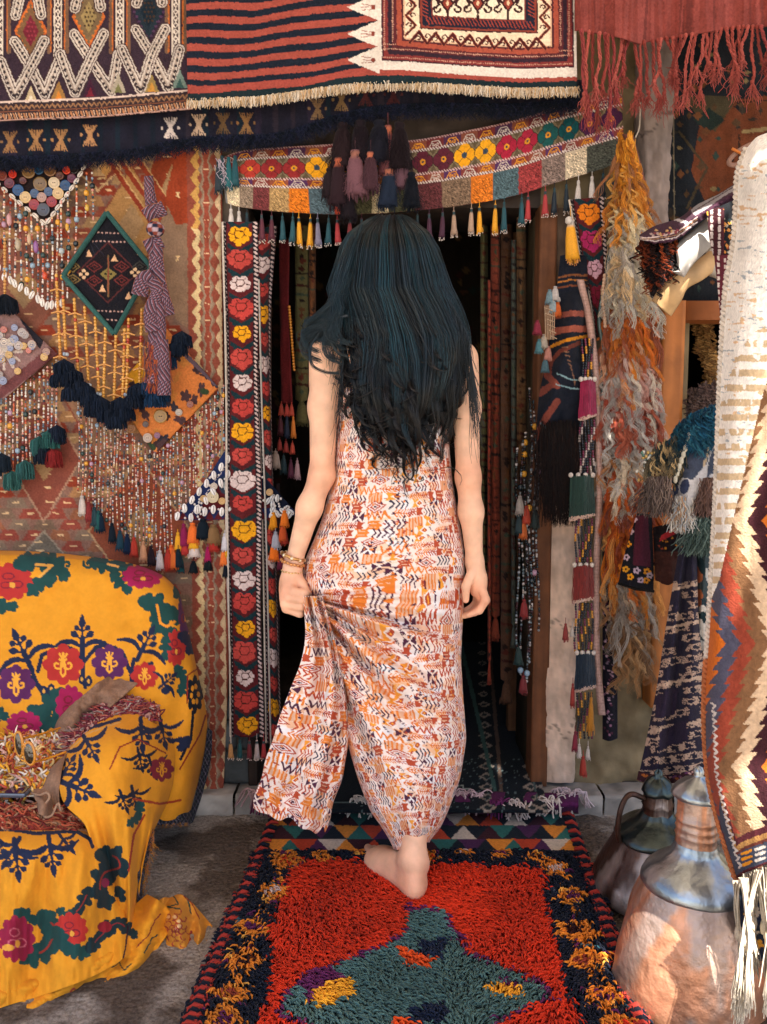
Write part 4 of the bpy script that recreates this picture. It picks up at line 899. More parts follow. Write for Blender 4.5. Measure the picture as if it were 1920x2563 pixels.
def body():
    fd = Field((-.34, 1.80, 0.0), (.36, 2.46, 1.66), .0034)
    C = fd.cone
    hd = W3(972, 655, 2.11); fd.ell(hd+[0, .008, .006], (.072, .088, .092)); fd.ell(hd+[0, .055, -.045], (.052, .05, .065))
    # face on the far side: nose, lips, chin, brow, ears
    fd.cone(hd+[0, .094, .005], hd+[0, .118, -.028], .009, .013, .012); fd.ell(hd+[0, .098, -.062], (.026, .012, .009), .006); fd.ell(hd+[0, .085, -.098], (.024, .022, .02), .015)
    for s_ in (-1, 1):
        fd.ell(hd+[s_*.031, .083, .004], (.014, .012, .011), .006); fd.ell(hd+[s_*.078, .01, -.015], (.010, .018, .032), .006)
    nk = W3(975, 800, 2.11); C(hd+[0, .0, -.05], nk, .050, .052, .03)
    ls, rs = W3(822, 893, 2.10), W3(1150, 900, 2.10); ch = W3(985, 960, 2.11)
    C(nk+[0, 0, -.01], ls+[.03, 0, .01], .05, .040, .04); C(nk+[0, 0, -.01], rs+[-.03, 0, .01], .05, .040, .04)
    fd.ell(ch, (.145, .085, .15), .04); fd.ell(W3(985, 1180, 2.11), (.12, .078, .15), .04); fd.ell(W3(975, 1400, 2.11), (.155, .10, .14), .04)
    # left arm
    le, lw = W3(806, 1190, 2.055), W3(735, 1408, 2.06)
    C(ls, ls+[.002, 0, -.05], .043, .042); C(ls, W3(811, 1020, 2.09), .043, .038); C(W3(811, 1020, 2.09), le, .036, .029); C(le, W3(775, 1270, 2.05), .0295, .0295); C(W3(775, 1270, 2.05), lw, .0295, .0205); fd.cone(le+[-.006, -.020, .004], le+[-.004, -.022, -.012], .012, .010, .012)
    # left hand, fist closed on the gathered cloth
    kn = W3(722, 1482, 2.05); C(lw, W3(728, 1450, 2.055), .0235, .027, .012); fd.ell(W3(728, 1478, 2.055), (.030, .018, .040), .012)
    hx = lambda X, Y, D: W3(X, Y, D)
    fing = [((712, 1500, 2.035), (716, 1524, 2.025), (750, 1536, 2.025), (766, 1532, 2.05), .0105), ((711, 1488, 2.035), (713, 1512, 2.020), (752, 1520, 2.018), (768, 1512, 2.045), .0112),
            ((716, 1476, 2.035), (722, 1496, 2.016), (756, 1502, 2.014), (770, 1498, 2.045), .0112), ((724, 1466, 2.04), (736, 1480, 2.022), (762, 1485, 2.02), (772, 1484, 2.045), .0108)]
    for a, b, c, d, r in fing:
        C(hx(*a), hx(*b), r*1.08, r, .006); C(hx(*b), hx(*c), r, r*.93, .004); C(hx(*c), hx(*d), r*.93, r*.8, .004)
    C(hx(742, 1440, 2.055), hx(757, 1462, 2.045), .0125, .0118, .008); C(hx(757, 1462, 2.045), hx(768, 1482, 2.03), .0115, .009, .004)
    # right arm
    re, rw = W3(1172, 1195, 2.06), W3(1188, 1405, 2.07)
    C(rs, rs+[0, 0, -.05], .042, .041); C(rs, W3(1166, 1020, 2.09), .042, .036); C(W3(1166, 1020, 2.09), re, .034, .0285); C(re, W3(1179, 1280, 2.06), .029, .0285); C(W3(1179, 1280, 2.06), rw, .0285, .0205); fd.cone(re+[.004, -.020, .004], re+[.003, -.022, -.012], .012, .010, .012)
    C(rw, W3(1193, 1440, 2.07), .0225, .024, .012); fd.ell(W3(1196, 1462, 2.07), (.024, .024, .036), .012)
    fing = [((1208, 1478, 2.05), (1216, 1502, 2.045), (1200, 1528, 2.05), (1172, 1540, 2.06), .0108), ((1203, 1484, 2.065), (1208, 1512, 2.065), (1188, 1532, 2.07), (1160, 1542, 2.08), .011),
            ((1199, 1486, 2.082), (1200, 1515, 2.085), (1180, 1534, 2.09), (1154, 1541, 2.10), .0105), ((1194, 1484, 2.098), (1192, 1508, 2.103), (1176, 1524, 2.108), (1156, 1530, 2.115), .0095)]
    for a, b, c, d, r in fing:
        C(hx(*a), hx(*b), r*1.05, r, .005); C(hx(*b), hx(*c), r, r*.9, .004); C(hx(*c), hx(*d), r*.9, r*.68, .004)
    C(hx(1180, 1436, 2.05), hx(1166, 1468, 2.04), .0125, .0115, .008); C(hx(1166, 1468, 2.04), hx(1166, 1502, 2.045), .0112, .0085, .004)
    # legs
    an = W3(1035, 2150, 1.925)
    C(W3(1030, 1420, 2.10), W3(1045, 1790, 2.05), .082, .052); C(W3(1045, 1790, 2.05), W3(1042, 1920, 2.00), .052, .052); C(W3(1042, 1920, 2.00), an, .048, .026)
    C(W3(925, 1420, 2.12), W3(862, 1740, 2.18), .082, .050); C(W3(862, 1740, 2.18), W3(820, 1850, 2.20), .048, .042); C(W3(820, 1850, 2.20), (-.185, 2.27, .17), .042, .028)
    C((-.185, 2.27, .15), (-.19, 2.36, .10), .028, .02); C((-.19, 2.36, .10), (-.19, 2.42, .085), .024, .016)
    # standing foot: heel towards us, toes pointing in and to the left
    hl = np.array([.074, 1.905, .052]); C(an, hl+[0, .012, .012], .025, .026, .02); fd.ell(hl, (.0275, .034, .028), .015)
    to = np.array([-.006, 2.085, .036]); C(hl+[-.004, .02, -.002], to+[.006, -.02, 0], .030, .032, .02); fd.ell(to+[.006, -.02, .0], (.047, .058, .022), .015); C(hl+[-.012, .03, .0], to+[-.012, -.03, 0], .024, .026, .02)
    C(an+[0, 0, -.005], to+[.01, -.06, .012], .028, .026, .03)
    C(an+[.026, 0.0, -.012], an+[.026, .002, -.02], .011, .010, .012); C(an+[-.024, 0.0, -.008], an+[-.024, .002, -.016], .011, .010, .012)   # ankle bones
    C(W3(1042, 2080, 1.94), hl+[0, -.012, .02], .014, .010, .02)      # heel tendon
    for i, (dx, L, r) in enumerate([(-.030, .040, .013), (-.012, .040, .0095), (.004, .036, .009), (.018, .030, .0085), (.031, .022, .008)]):
        C(to+[dx, .02, -.006], to+[dx-.006, .02+L, -.012], r, r*.8, .006)
    V, Q = fd.mesh(); mb = MB()
    col = lin('#e8b898')*(1+.16*fbm(V[:, 0]*24+V[:, 1]*13, V[:, 2]*24, 3, 4))[:, None]
    # redder elbows, knuckles, heel
    for c_, r_ in ((le, .05), (re, .05), (kn, .05), (W3(1200, 1500, 2.06), .05), (hl, .05)):
        w_ = np.exp(-(((V-c_)/r_)**2).sum(1))[:, None]; col = col*(1-w_*np.array([.04, .24, .30]))
    mb.add(V, Q, None, col); o = mb.build('body', SKIN, person)
    md = o.modifiers.new('smooth', 'SMOOTH'); md.factor = .5; md.iterations = 3
    return hd
HD = body()
# --- dress
def dress_print():
    W_, H_ = 620, 1300; cv = Cv(0, 0, W_, H_, '#ead9d0', 1.7); r = np.random.default_rng(21)
    RU, OR, PL, YE, PE, NV = '#b0472a', '#d97a2b', '#4a1f3a', '#e69a34', '#dcae90', '#2a2740'
    for q in range(420): x, y = W_*r.random(), H_*r.random(); cv.blob(x, y, 10+22*r.random(), 7+9*r.random(), ['#e6bda0', '#e4dede', '#e8c8b0', '#e6e0e0', '#e6b490'][r.integers(5)], 6, .3)
    rowh = 27; n = int(H_/rowh)+2
    for j in range(n):
        y = j*rowh; t = j % 7; off = ((j//7) % 2)*43+(j*17 % 29)
        x = -90+off; k = r.integers(0, 3)
        while x < W_+40:
            m = (t*3+k*5+(k//3)) % 9; s = .9+.2*r.random(); yc = y+rowh/2+r.normal(0, 1.5)
            if m in (0, 5):  # chevrons
                c = [PL, RU, NV][k % 3]
                for q in range(4): cv.line([(x+q*13, yc-12), (x+9+q*13, yc), (x+q*13, yc+12)], 4.2, c)
                x += 60
            elif m == 1:     # bars with caps
                cv.rect(x-2, yc-14, x+44, yc+14, PE) if k % 2 else None
                for q in range(5): cv.line([(x+q*10, yc-13), (x+q*10, yc+13)], 4.6, OR)
                x += 50
            elif m == 2:     # bow tie
                cv.poly([(x, yc-13), (x+17, yc), (x, yc+13)], PL); cv.poly([(x+36, yc-13), (x+19, yc), (x+36, yc+13)], PL); cv.poly([(x+10, yc-15), (x+26, yc-15), (x+18, yc-4)], PL); cv.poly([(x+10, yc+15), (x+26, yc+15), (x+18, yc+4)], PL); x += 44
            elif m == 3:     # feather arrow
                cv.line([(x, yc), (x+74, yc)], 3, RU)
                for q in range(8): cv.line([(x+q*8, yc), (x+9+q*8, yc-11+q*.4)], 3.2, OR if q < 5 else RU); cv.line([(x+q*8, yc), (x+9+q*8, yc+11-q*.4)], 3.2, OR if q < 5 else RU)
                cv.poly([(x+68, yc-13), (x+92, yc-9), (x+84, yc), (x+92, yc+9), (x+68, yc+13)], RU); x += 98
            elif m == 4:     # concentric lozenge
                for q, c in ((33, RU), (26, '#e6d9d4'), (19, RU), (12, '#e6d9d4'), (7, PL)): cv.dia(x+34, yc, q, q*.56, c)
                x += 72
            elif m == 6:     # eye
                cv.poly([(x, yc-15), (x+26, yc-12), (x+34, yc), (x+26, yc+12), (x, yc+15), (x+8, yc)], YE); cv.dia(x+26, yc, 15, 13, '#eadfd8'); cv.dia(x+26, yc, 10, 8, RU); cv.dia(x+26, yc, 4, 4, YE)
                for q in range(4): cv.poly([(x+40+q*6, yc-12+q*6), (x+52+q*2, yc-9+q*6), (x+42+q*4, yc-6+q*6)], PL)
                x += 66
            elif m == 7:     # zigzag teeth
                cv.line([(x+q*9, yc+(11 if q % 2 else -11)) for q in range(8)], 5, [PL, OR, RU][k % 3]); x += 72
            else:            # flame block
                cv.poly([(x, yc-14), (x+40, yc-14), (x+34, yc-7), (x+44, yc), (x+34, yc+7), (x+42, yc+14), (x, yc+14), (x+7, yc)], OR if k % 2 else RU)
                cv.line([(x+10, yc-6), (x+28, yc-6)], 3, PE); cv.line([(x+10, yc+6), (x+28, yc+6)], 3, PE); x += 50
            k += 1
        for q in range(46):
            xx = r.random()*W_; c = [PE, '#e8cdb8', RU, PL, OR, OR, RU][r.integers(7)]; cv.blob(xx, y+r.random()*rowh, 2.4+5*r.random(), 1.6+2.4*r.random(), c, 5, .4, r.random()*3)
    return cv
DP = dress_print()
def dress():
    R = np.array([(905, 878, 1105, 2.10, .085), (940, 858, 1122, 2.10, .092), (1000, 852, 1124, 2.10, .096), (1100, 842, 1124, 2.10, .098), (1200, 832, 1132, 2.10, .100), (1300, 806, 1148, 2.10, .110), (1350, 786, 1158, 2.10, .115), (1400, 764, 1164, 2.10, .12),
                  (1450, 756, 1164, 2.10, .12), (1500, 760, 1162, 2.10, .12), (1560, 775, 1158, 2.10, .12), (1650, 806, 1154, 2.09, .12), (1750, 836, 1160, 2.075, .12), (1850, 866, 1168, 2.055, .12), (1950, 896, 1152, 2.03, .115), (2030, 926, 1122, 2.01, .10), (2075, 956, 1102, 1.995, .085), (2118, 988, 1072, 1.985, .062)])
    nv, nu = 560, 640; t = np.linspace(0, 1, nv); Yr = R[0, 0]+(R[-1, 0]-R[0, 0])*t
    q = np.stack([np.interp(Yr, R[:, 0], R[:, k]) for k in range(5)], 1)
    ker = np.hanning(31); ker /= ker.sum()
    for k in range(1, 5): q[:, k] = np.convolve(np.pad(q[:, k], 15, 'edge'), ker, 'valid')
    ph = np.linspace(0, 2*math.pi, nu, endpoint=False); PH, _ = np.meshgrid(ph, t)
    xc = (q[:, 1]+q[:, 2])/2; hw = (q[:, 2]-q[:, 1])/2
    cosn = np.cos(PH); sn = np.sin(PH); sg = np.sign(cosn)*np.abs(cosn)**.86
    X = xc[:, None]-hw[:, None]*sg; Y = np.repeat(Yr[:, None], nu, 1)
    low = np.clip((Y-2040)/80, 0, 1); Y = Y+low*10*np.sin(X/22)
    D = q[:, 3][:, None]-q[:, 4][:, None]*sn
    vis = sn > 0
    # drape folds pulled from the hand, soft vertical folds elsewhere
    hx_, hy_ = 762, 1492; dx = X-hx_; dy = Y-hy_; rr = np.hypot(dx, dy)+1; th = np.arctan2(dy, dx)
    w_ = np.clip((th+.12)/.25, 0, 1)*np.clip((1.5-th)/.2, 0, 1)*np.exp(-(rr/520)**2)*np.clip(rr/40, 0, 1)
    fold = (np.sin(th*19+.6*np.sin(rr/120))+.7*np.sin(th*33+1.0+rr/200)+.4*np.sin(th*55+2))*w_
    vert = np.sin(X/23+.8*np.sin(Y/170)+Y/330)*np.clip((Y-1500)/300, 0, 1)*.55+np.sin(X/13+Y/210+1.4*np.sin(Y/90))*np.clip((Y-1250)/500, 0, 1)*.25
    wr = fbm(X/46, Y/70, 5, 4)*.8+np.sin((Y+X*.35)/17+2*fbm(X/60, Y/60, 8))*np.exp(-((Y-1235)/70)**2)*.35
    up = np.exp(-((dy+40)/70)**2)*np.clip(1-dx/230, 0, 1)*np.sin((Y-X*.5)/10.5)*.6
    D = D-(fold*.021+vert*.013*np.clip(1-w_, .2, 1)+wr*.012+up*.012)*vis*np.clip(sn*2, 0, 1)
    seat = np.exp(-((Y-1360)/110)**2)*(np.exp(-((X-915)/70)**2)+np.exp(-((X-1050)/70)**2))*.016*vis
    D = D-seat
    s_ = PH/math.pi*520; C = DP.samp((s_+fold*5+(Y-1490)*w_*.40+5*fbm(X/50, Y/40, 31))*1.28 % 619, ((Y-880)+(X-900)*.05+fold*9+np.clip(X-hx_, 0, 400)*-.26*w_+10*fbm(X/70, Y/60, 33, 3))*1.28 % 1299, .6, 3)
    back = ~vis; C = np.where(back[..., None], C*1.0, C)
    mb = MB(); mb.grid(P(X, Y, D), C, closeu=True)
    # straps going up over the shoulders
    for x0, x1 in ((900, 885), (1075, 1090)):
        S = rails([[(x0-22, 915, 2.015), (x1-18, 860, 2.02), (x1-14, 825, 2.06)], [(x0+22, 915, 2.013), (x1+16, 860, 2.018), (x1+14, 825, 2.06)]], 14, 30)
        mb.grid(P(S[..., 0], S[..., 1], S[..., 2]), DP.samp(S[..., 0]-600, S[..., 1]-700))
    # swinging side panel gathered in the hand
    rl = [[(758, 1492, 2.02), (764, 1590, 2.01), (752, 1660, 2.0), (722, 1735, 1.99), (692, 1820, 1.98), (660, 1920, 1.97), (640, 1985, 1.965), (636, 2018, 1.965)],
          [(768, 1492, 1.995), (792, 1650, 1.985), (772, 1800, 1.97), (722, 1950, 1.95), (690, 2048, 1.945)],
          [(778, 1492, 1.99), (815, 1650, 1.985), (808, 1800, 1.975), (768, 1950, 1.965), (742, 2064, 1.955)],
          [(790, 1492, 1.985), (832, 1640, 1.985), (844, 1790, 1.985), (824, 1920, 1.985), (790, 2080, 1.975)],
          [(804, 1492, 1.99), (846, 1640, 1.995), (868, 1790, 2.0), (864, 1900, 2.01), (812, 2080, 2.0)], [(812, 1500, 2.04), (852, 1640, 2.05), (872, 1790, 2.07), (864, 1900, 2.08), (816, 2068, 2.09)]]
    S = rails(rl, 300, 420); X, Y, D = S[..., 0], S[..., 1], S[..., 2]; U, V = np.meshgrid(np.linspace(0, 1, 300), np.linspace(0, 1, 420))
    D = D-(.019*np.sin(U*17+.7*np.sin(V*4))*(.45+.55*(1-V))+.011*np.sin(U*31+2+V*3)*(1-V*.6)+.014*fbm(X/40, Y/60, 9, 3)); Y = Y+V**5*(7*np.sin(U*15)+5*np.sin(U*31+1)); X = X+V**3*4*np.sin(Y/17)
    mb.grid(P(X, Y, D), DP.samp((30+U*290*(.35+.65*V)+5*fbm(X/50, Y/40, 35))*1.28 % 619, (V*560+20+8*fbm(X/60, Y/50, 36, 3))*1.28 % 1299, .6, 4))
    o = mb.build('dress', PRINT, person, solid=.0015)
dress()
# --- bracelets
GOLD = mat('gold', .3, metal=.9, spec=.5, nscale=300, namt=.3)
def bracelet(Yc, X0, X1, r, c, c2, tilt, n=40, bead=.0):
    mb = MB(); a = np.linspace(0, 2*math.pi, n, endpoint=False); ctr = P((X0+X1)/2, Yc, 2.056); hw = (X1-X0)/2/F*2.056
    p = ctr+np.stack([hw*np.cos(a), -hw*np.sin(a), tilt*np.cos(a)*hw+.001*np.sin(a*7)], 1)
    mb.tubes([np.concatenate([p, p[:2]])], r, c, 7)
    k = np.arange(0, n, 2 if bead else 5); mb.beads(p[k]+0, (bead or r*1.5), np.repeat(lin(c2)[None], len(k), 0)); mb.build('bracelet', GOLD, person)
bracelet(1393, 706, 761, .0038, '#c99a62', '#e2d2b4', -.35); bracelet(1408, 704, 760, .0026, '#b98252', '#d99a62', -.28, bead=.0042); bracelet(1430, 705, 756, .0016, '#d4a86c', '#e8cfa0', -.1, bead=.0024)
# --- hair
def hair():
    Yk = [537, 546, 560, 582, 620, 720, 780, 840, 900, 960, 1020, 1080, 1140, 1190]
    Lk = [946, 926, 905, 876, 856, 832, 845, 850, 848, 846, 842, 846, 862, 880]
    Rk = [1010, 1028, 1044, 1070, 1092, 1122, 1154, 1184, 1192, 1184, 1164, 1152, 1140, 1130]
    Dk = [2.11, 2.07, 2.04, 2.012, 1.995, 1.985, 1.985, 1.985, 1.982, 1.98, 1.98, 1.985, 1.985, 1.985]
    def pos(u, Y, lay):
        L = np.interp(Y, Yk, Lk); R = np.interp(Y, Yk, Rk); D = np.interp(Y, Yk, Dk); hw = (R-L)/2*(1-.10*lay); x = (L+R)/2+u*hw
        return x, D+.085*(1-np.sqrt(np.clip(1-u*u*.98, 0, 1)))*np.clip((Y-540)/120, .4, 1)+.05*lay
    # dense undermass
    mb = MB(); ph = np.linspace(0, 2*math.pi, 90, endpoint=False); Yr = np.linspace(541, 985, 120); PH, YY = np.meshgrid(ph, Yr)
    L = np.interp(YY, Yk, Lk)+7; R = np.interp(YY, Yk, Rk)-9; tp = np.clip((985-YY)/200, 0, 1)**.5
    hw = (R-L)/2*(.50+.46*tp); X = (L+R)/2-hw*np.cos(PH); dep = np.interp(YY, [540, 600, 700, 780, 900, 1010], [.02, .105, .11, .07, .03, .015])
    D0 = np.interp(YY, Yk, Dk)+.012+dep; D = D0-dep*np.sin(PH)*np.where(np.sin(PH) > 0, 1, np.interp(YY, [540, 640, 700, 1010], [1, .45, .3, .3]))
    mb.grid(P(X, YY+6*np.sin(PH*9), D), lin('#07161c')[None, None]*np.ones(X.shape+(1,)), closeu=True)
    r = np.random.default_rng(33)
    # locks
    nc = 250; k = 60; per = 32; tt = np.linspace(0, 1, k)
    cu = np.concatenate([np.linspace(-1, 1, 120)+r.normal(0, .045, 120), r.uniform(-.97, .97, nc-120)]); cu = np.clip(cu, -1, 1); lay = np.where(np.arange(nc) < 120, r.random(nc)*.3, .1+.9*r.random(nc))
    env = np.interp(cu, [-1, -.8, -.55, -.3, 0, .3, .55, .8, 1], [960, 1050, 1120, 1150, 1140, 1130, 1150, 1110, 1000])
    yend = env+r.normal(0, 48, nc)-lay*15-np.where(r.random(nc) < .35, 40+110*r.random(nc), 0)+12; paths = []; cols = []; px_, pw_ = r.random(5)*6.28, np.array([.8, 1.3, 1.9, 2.6, 3.5])
    for i in range(nc):
        Ys = 538+2*lay[i]+r.random()*6
        f1, p1, f2, p2 = 1.0+r.random()*1.5, r.random()*6.28, 3.0+r.random()*2.6, r.random()*6.28; curl = 11+17*r.random(); cw = r.normal(0, .15); big = r.normal(0, 1)
        teal = r.random(); teal = teal**1.5; base = (lin('#07090d')*(1-teal)+lin('#133944')*teal)*(.35+1.25*r.random()**1.5)
        sp = r.normal(0, 1, (per, 2)); tl = 1+r.normal(0, .06, per); st = -.018*r.random()**2
        for j in range(per):
            t_ = np.clip(tt*tl[j], 0, 1.12); Yj = Ys+(yend[i]-Ys)*t_
            sprd = (.030+.030*np.sin(np.pi*np.clip(t_, 0, 1)))*(1-.80*np.clip((t_-.60)/.35, 0, 1)); u = cu[i]*(1+.0*t_)+cw*t_**1.5+sp[j, 0]*sprd
            x, D = pos(np.clip(u, -1.06, 1.06), Yj, lay[i]); e = np.clip((t_-.15)/.85, 0, 1)**1.2; g = np.clip((t_-.6)/.4, 0, 1)
            # waves shared by neighbouring locks, then each lock's own curl
            sh = sum(np.sin(cu[i]*3*w_+Yj/70*w_*.5+q)/w_ for w_, q in zip(pw_, px_))
            x = x+e*(15*sh+curl*.66*np.sin(f1*6.28*t_+p1)+curl*.95*g*np.sin(f2*6.28*t_+p2)); D = D-.004-.010*e*np.cos(f1*6.28*t_+p1)-.011*sh*e-.014*g*np.cos(f2*6.28*t_+p2)+sp[j, 1]*.004+st
            Yj = Yj-5*np.clip((t_-.85)/.2, 0, 1)**2*curl*.9
            paths.append(P(x, Yj, D)); cc = base*(.6+.8*r.random()); w2 = np.clip((tt-.55)/.35, 0, 1)[:, None]; cols.append(cc*(1-w2)+lin('#140e0e')*(.6+.9*r.random())*w2)
    n = len(paths); mb.tubes(np.array(paths), np.linspace(1, .35, k)[None]*.00095*np.ones((n, 1)), np.array(cols), 3)
    # locks blown over the left shoulder, and flyaways
    paths = []; cols = []
    for i in range(46):
        e = (756+r.random()*80, 800+r.random()*62); s_ = (866+r.random()*12, 620+r.random()*90); m = (835+r.random()*14, 730+r.random()*30); D = 1.99+.03*r.random()
        hook = r.random() < .35
        pts = [(905, 560, D+.03), (s_[0], s_[1], D), (m[0], m[1]+12, D-.01), ((m[0]+e[0])/2+8, (m[1]+e[1])/2+22*r.random(), D-.015), (e[0], e[1], D-.01)]
        if hook: pts += [(e[0]+8, e[1]+36, D-.01), (e[0]+38, e[1]+52, D-.012)]
        c = cr(np.array(pts), k); b = lin('#0c222b')*(.7+.6*r.random())
        for j in range(22):
            q = c+np.stack([r.normal(0, 5)*np.sin(np.pi*tt)**.5+r.normal(0, 5)*tt, r.normal(0, 6)*tt*(1-.5*tt), 0*tt+r.normal(0, .003)], 1); paths.append(P(q[:, 0], q[:, 1], q[:, 2])); cols.append(b*(.7+.6*r.random()))
    for i in range(260):
        s1 = 1 if r.random() < .65 else -1; Y0 = 700+r.random()*260; x0 = np.interp(Y0, Yk, Rk if s1 > 0 else Lk)-s1*12; L = 90+140*r.random()
        x = x0+s1*(6+26*r.random())*tt**1.2+8*r.random()*np.sin(tt*(5+6*r.random())+r.random()*6)*tt; paths.append(P(x, Y0+L*tt, 2.01+.02*r.random()+0*tt)); cols.append(lin('#141a1e'))
    pts = cr(np.array([(868, 790, 1.985), (835, 800, 1.98), (826, 850, 1.985), (846, 884, 1.985), (868, 892, 1.985)]), k)
    pt2 = cr(np.array([(800, 830, 1.985), (778, 870, 1.99), (782, 912, 1.985), (812, 930, 1.985), (850, 934, 1.985)]), k)
    for q0 in (pts, pt2):
        for j in range(16): q = q0+np.array([r.normal(0, 2), r.normal(0, 2), 0]); paths.append(P(q[:, 0], q[:, 1], q[:, 2])); cols.append(lin('#0b1a20'))
    mb.tubes(np.array(paths), np.linspace(1, .4, k)[None]*.0009*np.ones((len(paths), 1)), np.array(cols), 3)
    o = mb.build('hair', HAIR, person)
hair()
# ------------------------------------------------------------------ armchair under a yellow embroidered throw, left
def tear(cv, x, y, ang, L, w_, c, p=.75):
    t = np.linspace(0, 1, 14); h = w_*np.sin(np.pi*t**p)**.9; ca, sa = math.cos(ang), math.sin(ang); q = np.concatenate([np.stack([t*L, h], 1), np.stack([t[::-1]*L, -h[::-1]], 1)])
    cv.poly(np.stack([x+q[:, 0]*ca-q[:, 1]*sa, y+q[:, 0]*sa+q[:, 1]*ca], 1), c)
def sprig(cv, x, y, s, ang, c='#1f2a44'):
    """leafy sprig: stem, bud, two pairs of stalked leaves and a pair of long sickle leaves"""
    ca, sa = math.cos(ang), math.sin(ang)
    def T(u, v): return (x+s*(u*ca-v*sa), y+s*(u*sa+v*ca))
    cv.line([T(-.05, 0), T(.5, 0)], .15*s, c); cv.line([T(.4, 0), T(.95, 0)], .07*s, c); tear(cv, *T(.82, 0), ang, .42*s, .10*s, c, .6)
    for u, L, r in ((.46, .34, .10), (.70, .24, .085)):
        for sg in (-1, 1):
            a2 = ang+sg*.95; bx, by = T(u, 0); ex, ey = bx+math.cos(a2)*L*s, by+math.sin(a2)*L*s; cv.line([(bx, by), (ex, ey)], .055*s, c); tear(cv, bx+math.cos(a2)*L*s*.25, by+math.sin(a2)*L*s*.25, a2, L*s*1.0, r*s, c, 1.5)
    for sg in (-1, 1):
        p = cr(np.array([(*T(.22, 0), 0), (*T(.40, sg*.30), 0), (*T(.38, sg*.58), 0), (*T(.24, sg*.86), 0)]), 9)[:, :2]
        for i in range(8): cv.line(p[i:i+2], s*.16*math.sin(.5+2.5*i/8), c)
def rosette(cv, x, y, r, c, in_='#eda83a', n=8):
    cv.blob(x, y, r, r, c, n, .16)
    cv.spiral(x-r*.28, y+r*.02, r*.30, 1.0, r*.11, in_, a0=-1.2); cv.spiral(x+r*.28, y+r*.02, r*.30, 1.0, r*.11, in_, a0=4.3, sgn=-1)
    cv.line([(x-r*.08, y-r*.1), (x-r*.12, y+r*.45), (x, y+r*.6)], r*.11, in_); cv.line([(x+r*.08, y-r*.1), (x+r*.12, y+r*.45), (x, y+r*.6)], r*.11, in_)
    for a in (-2.1, -1.57, -1.0): cv.line([(x, y-r*.22), (x+math.cos(a)*r*.36, y-r*.22+math.sin(a)*r*.36)], r*.10, in_)
def peony(cv, x, y, rx, ry, c, dark='#5a1c28', rot=0.0):
    cv.blob(x, y, rx, ry, c, 11, .13, rot)
    for a, q in ((.6, .34), (2.4, .30), (4.3, .32)):
        ex, ey = x+math.cos(a+rot)*rx*.30, y+math.sin(a+rot)*ry*.30; t = np.linspace(0, 6.28, 16); cv.line(np.stack([ex+rx*q*.8*np.cos(t), ey+ry*q*.55*np.sin(t)], 1), 3.5, dark)
    cv.blob(x+rx*.05, y+ry*.2, rx*.14, ry*.16, '#e2a040')
def leafy(cv, pts, w_, c='#1e4343', vein=None):
    q0 = np.array([(a, b, 0) for a, b in pts], float); L = np.sqrt((np.diff(q0[:, :2], axis=0)**2).sum(1)).sum(); n = max(3, int(L/(w_*1.15))); p = cr(q0, n)[:, :2]; f = cr(q0, 20)[:, :2]
    cv.line(f, w_*1.0, c)
    for i, q in enumerate(p):
        k = 1.25-.45*abs(i-(n-1)*.45)/n*1.2; d = p[min(i+1, n-1)]-p[max(i-1, 0)]; an = math.atan2(d[1], d[0])
        for sg in (-1, 1): tear(cv, q[0], q[1], an+sg*(1.0+.5*math.sin(i*2.1)), w_*1.45*k, w_*.55*k, c, 1.3)
        cv.blob(q[0], q[1], w_*.9*k, w_*.85*k, c)
    tear(cv, p[-1][0], p[-1][1], math.atan2(*(f[-1]-f[-3])[::-1]), w_*1.7, w_*.6, c, .7)
    if vein: cv.line(f[3:-3], w_*.22, vein)
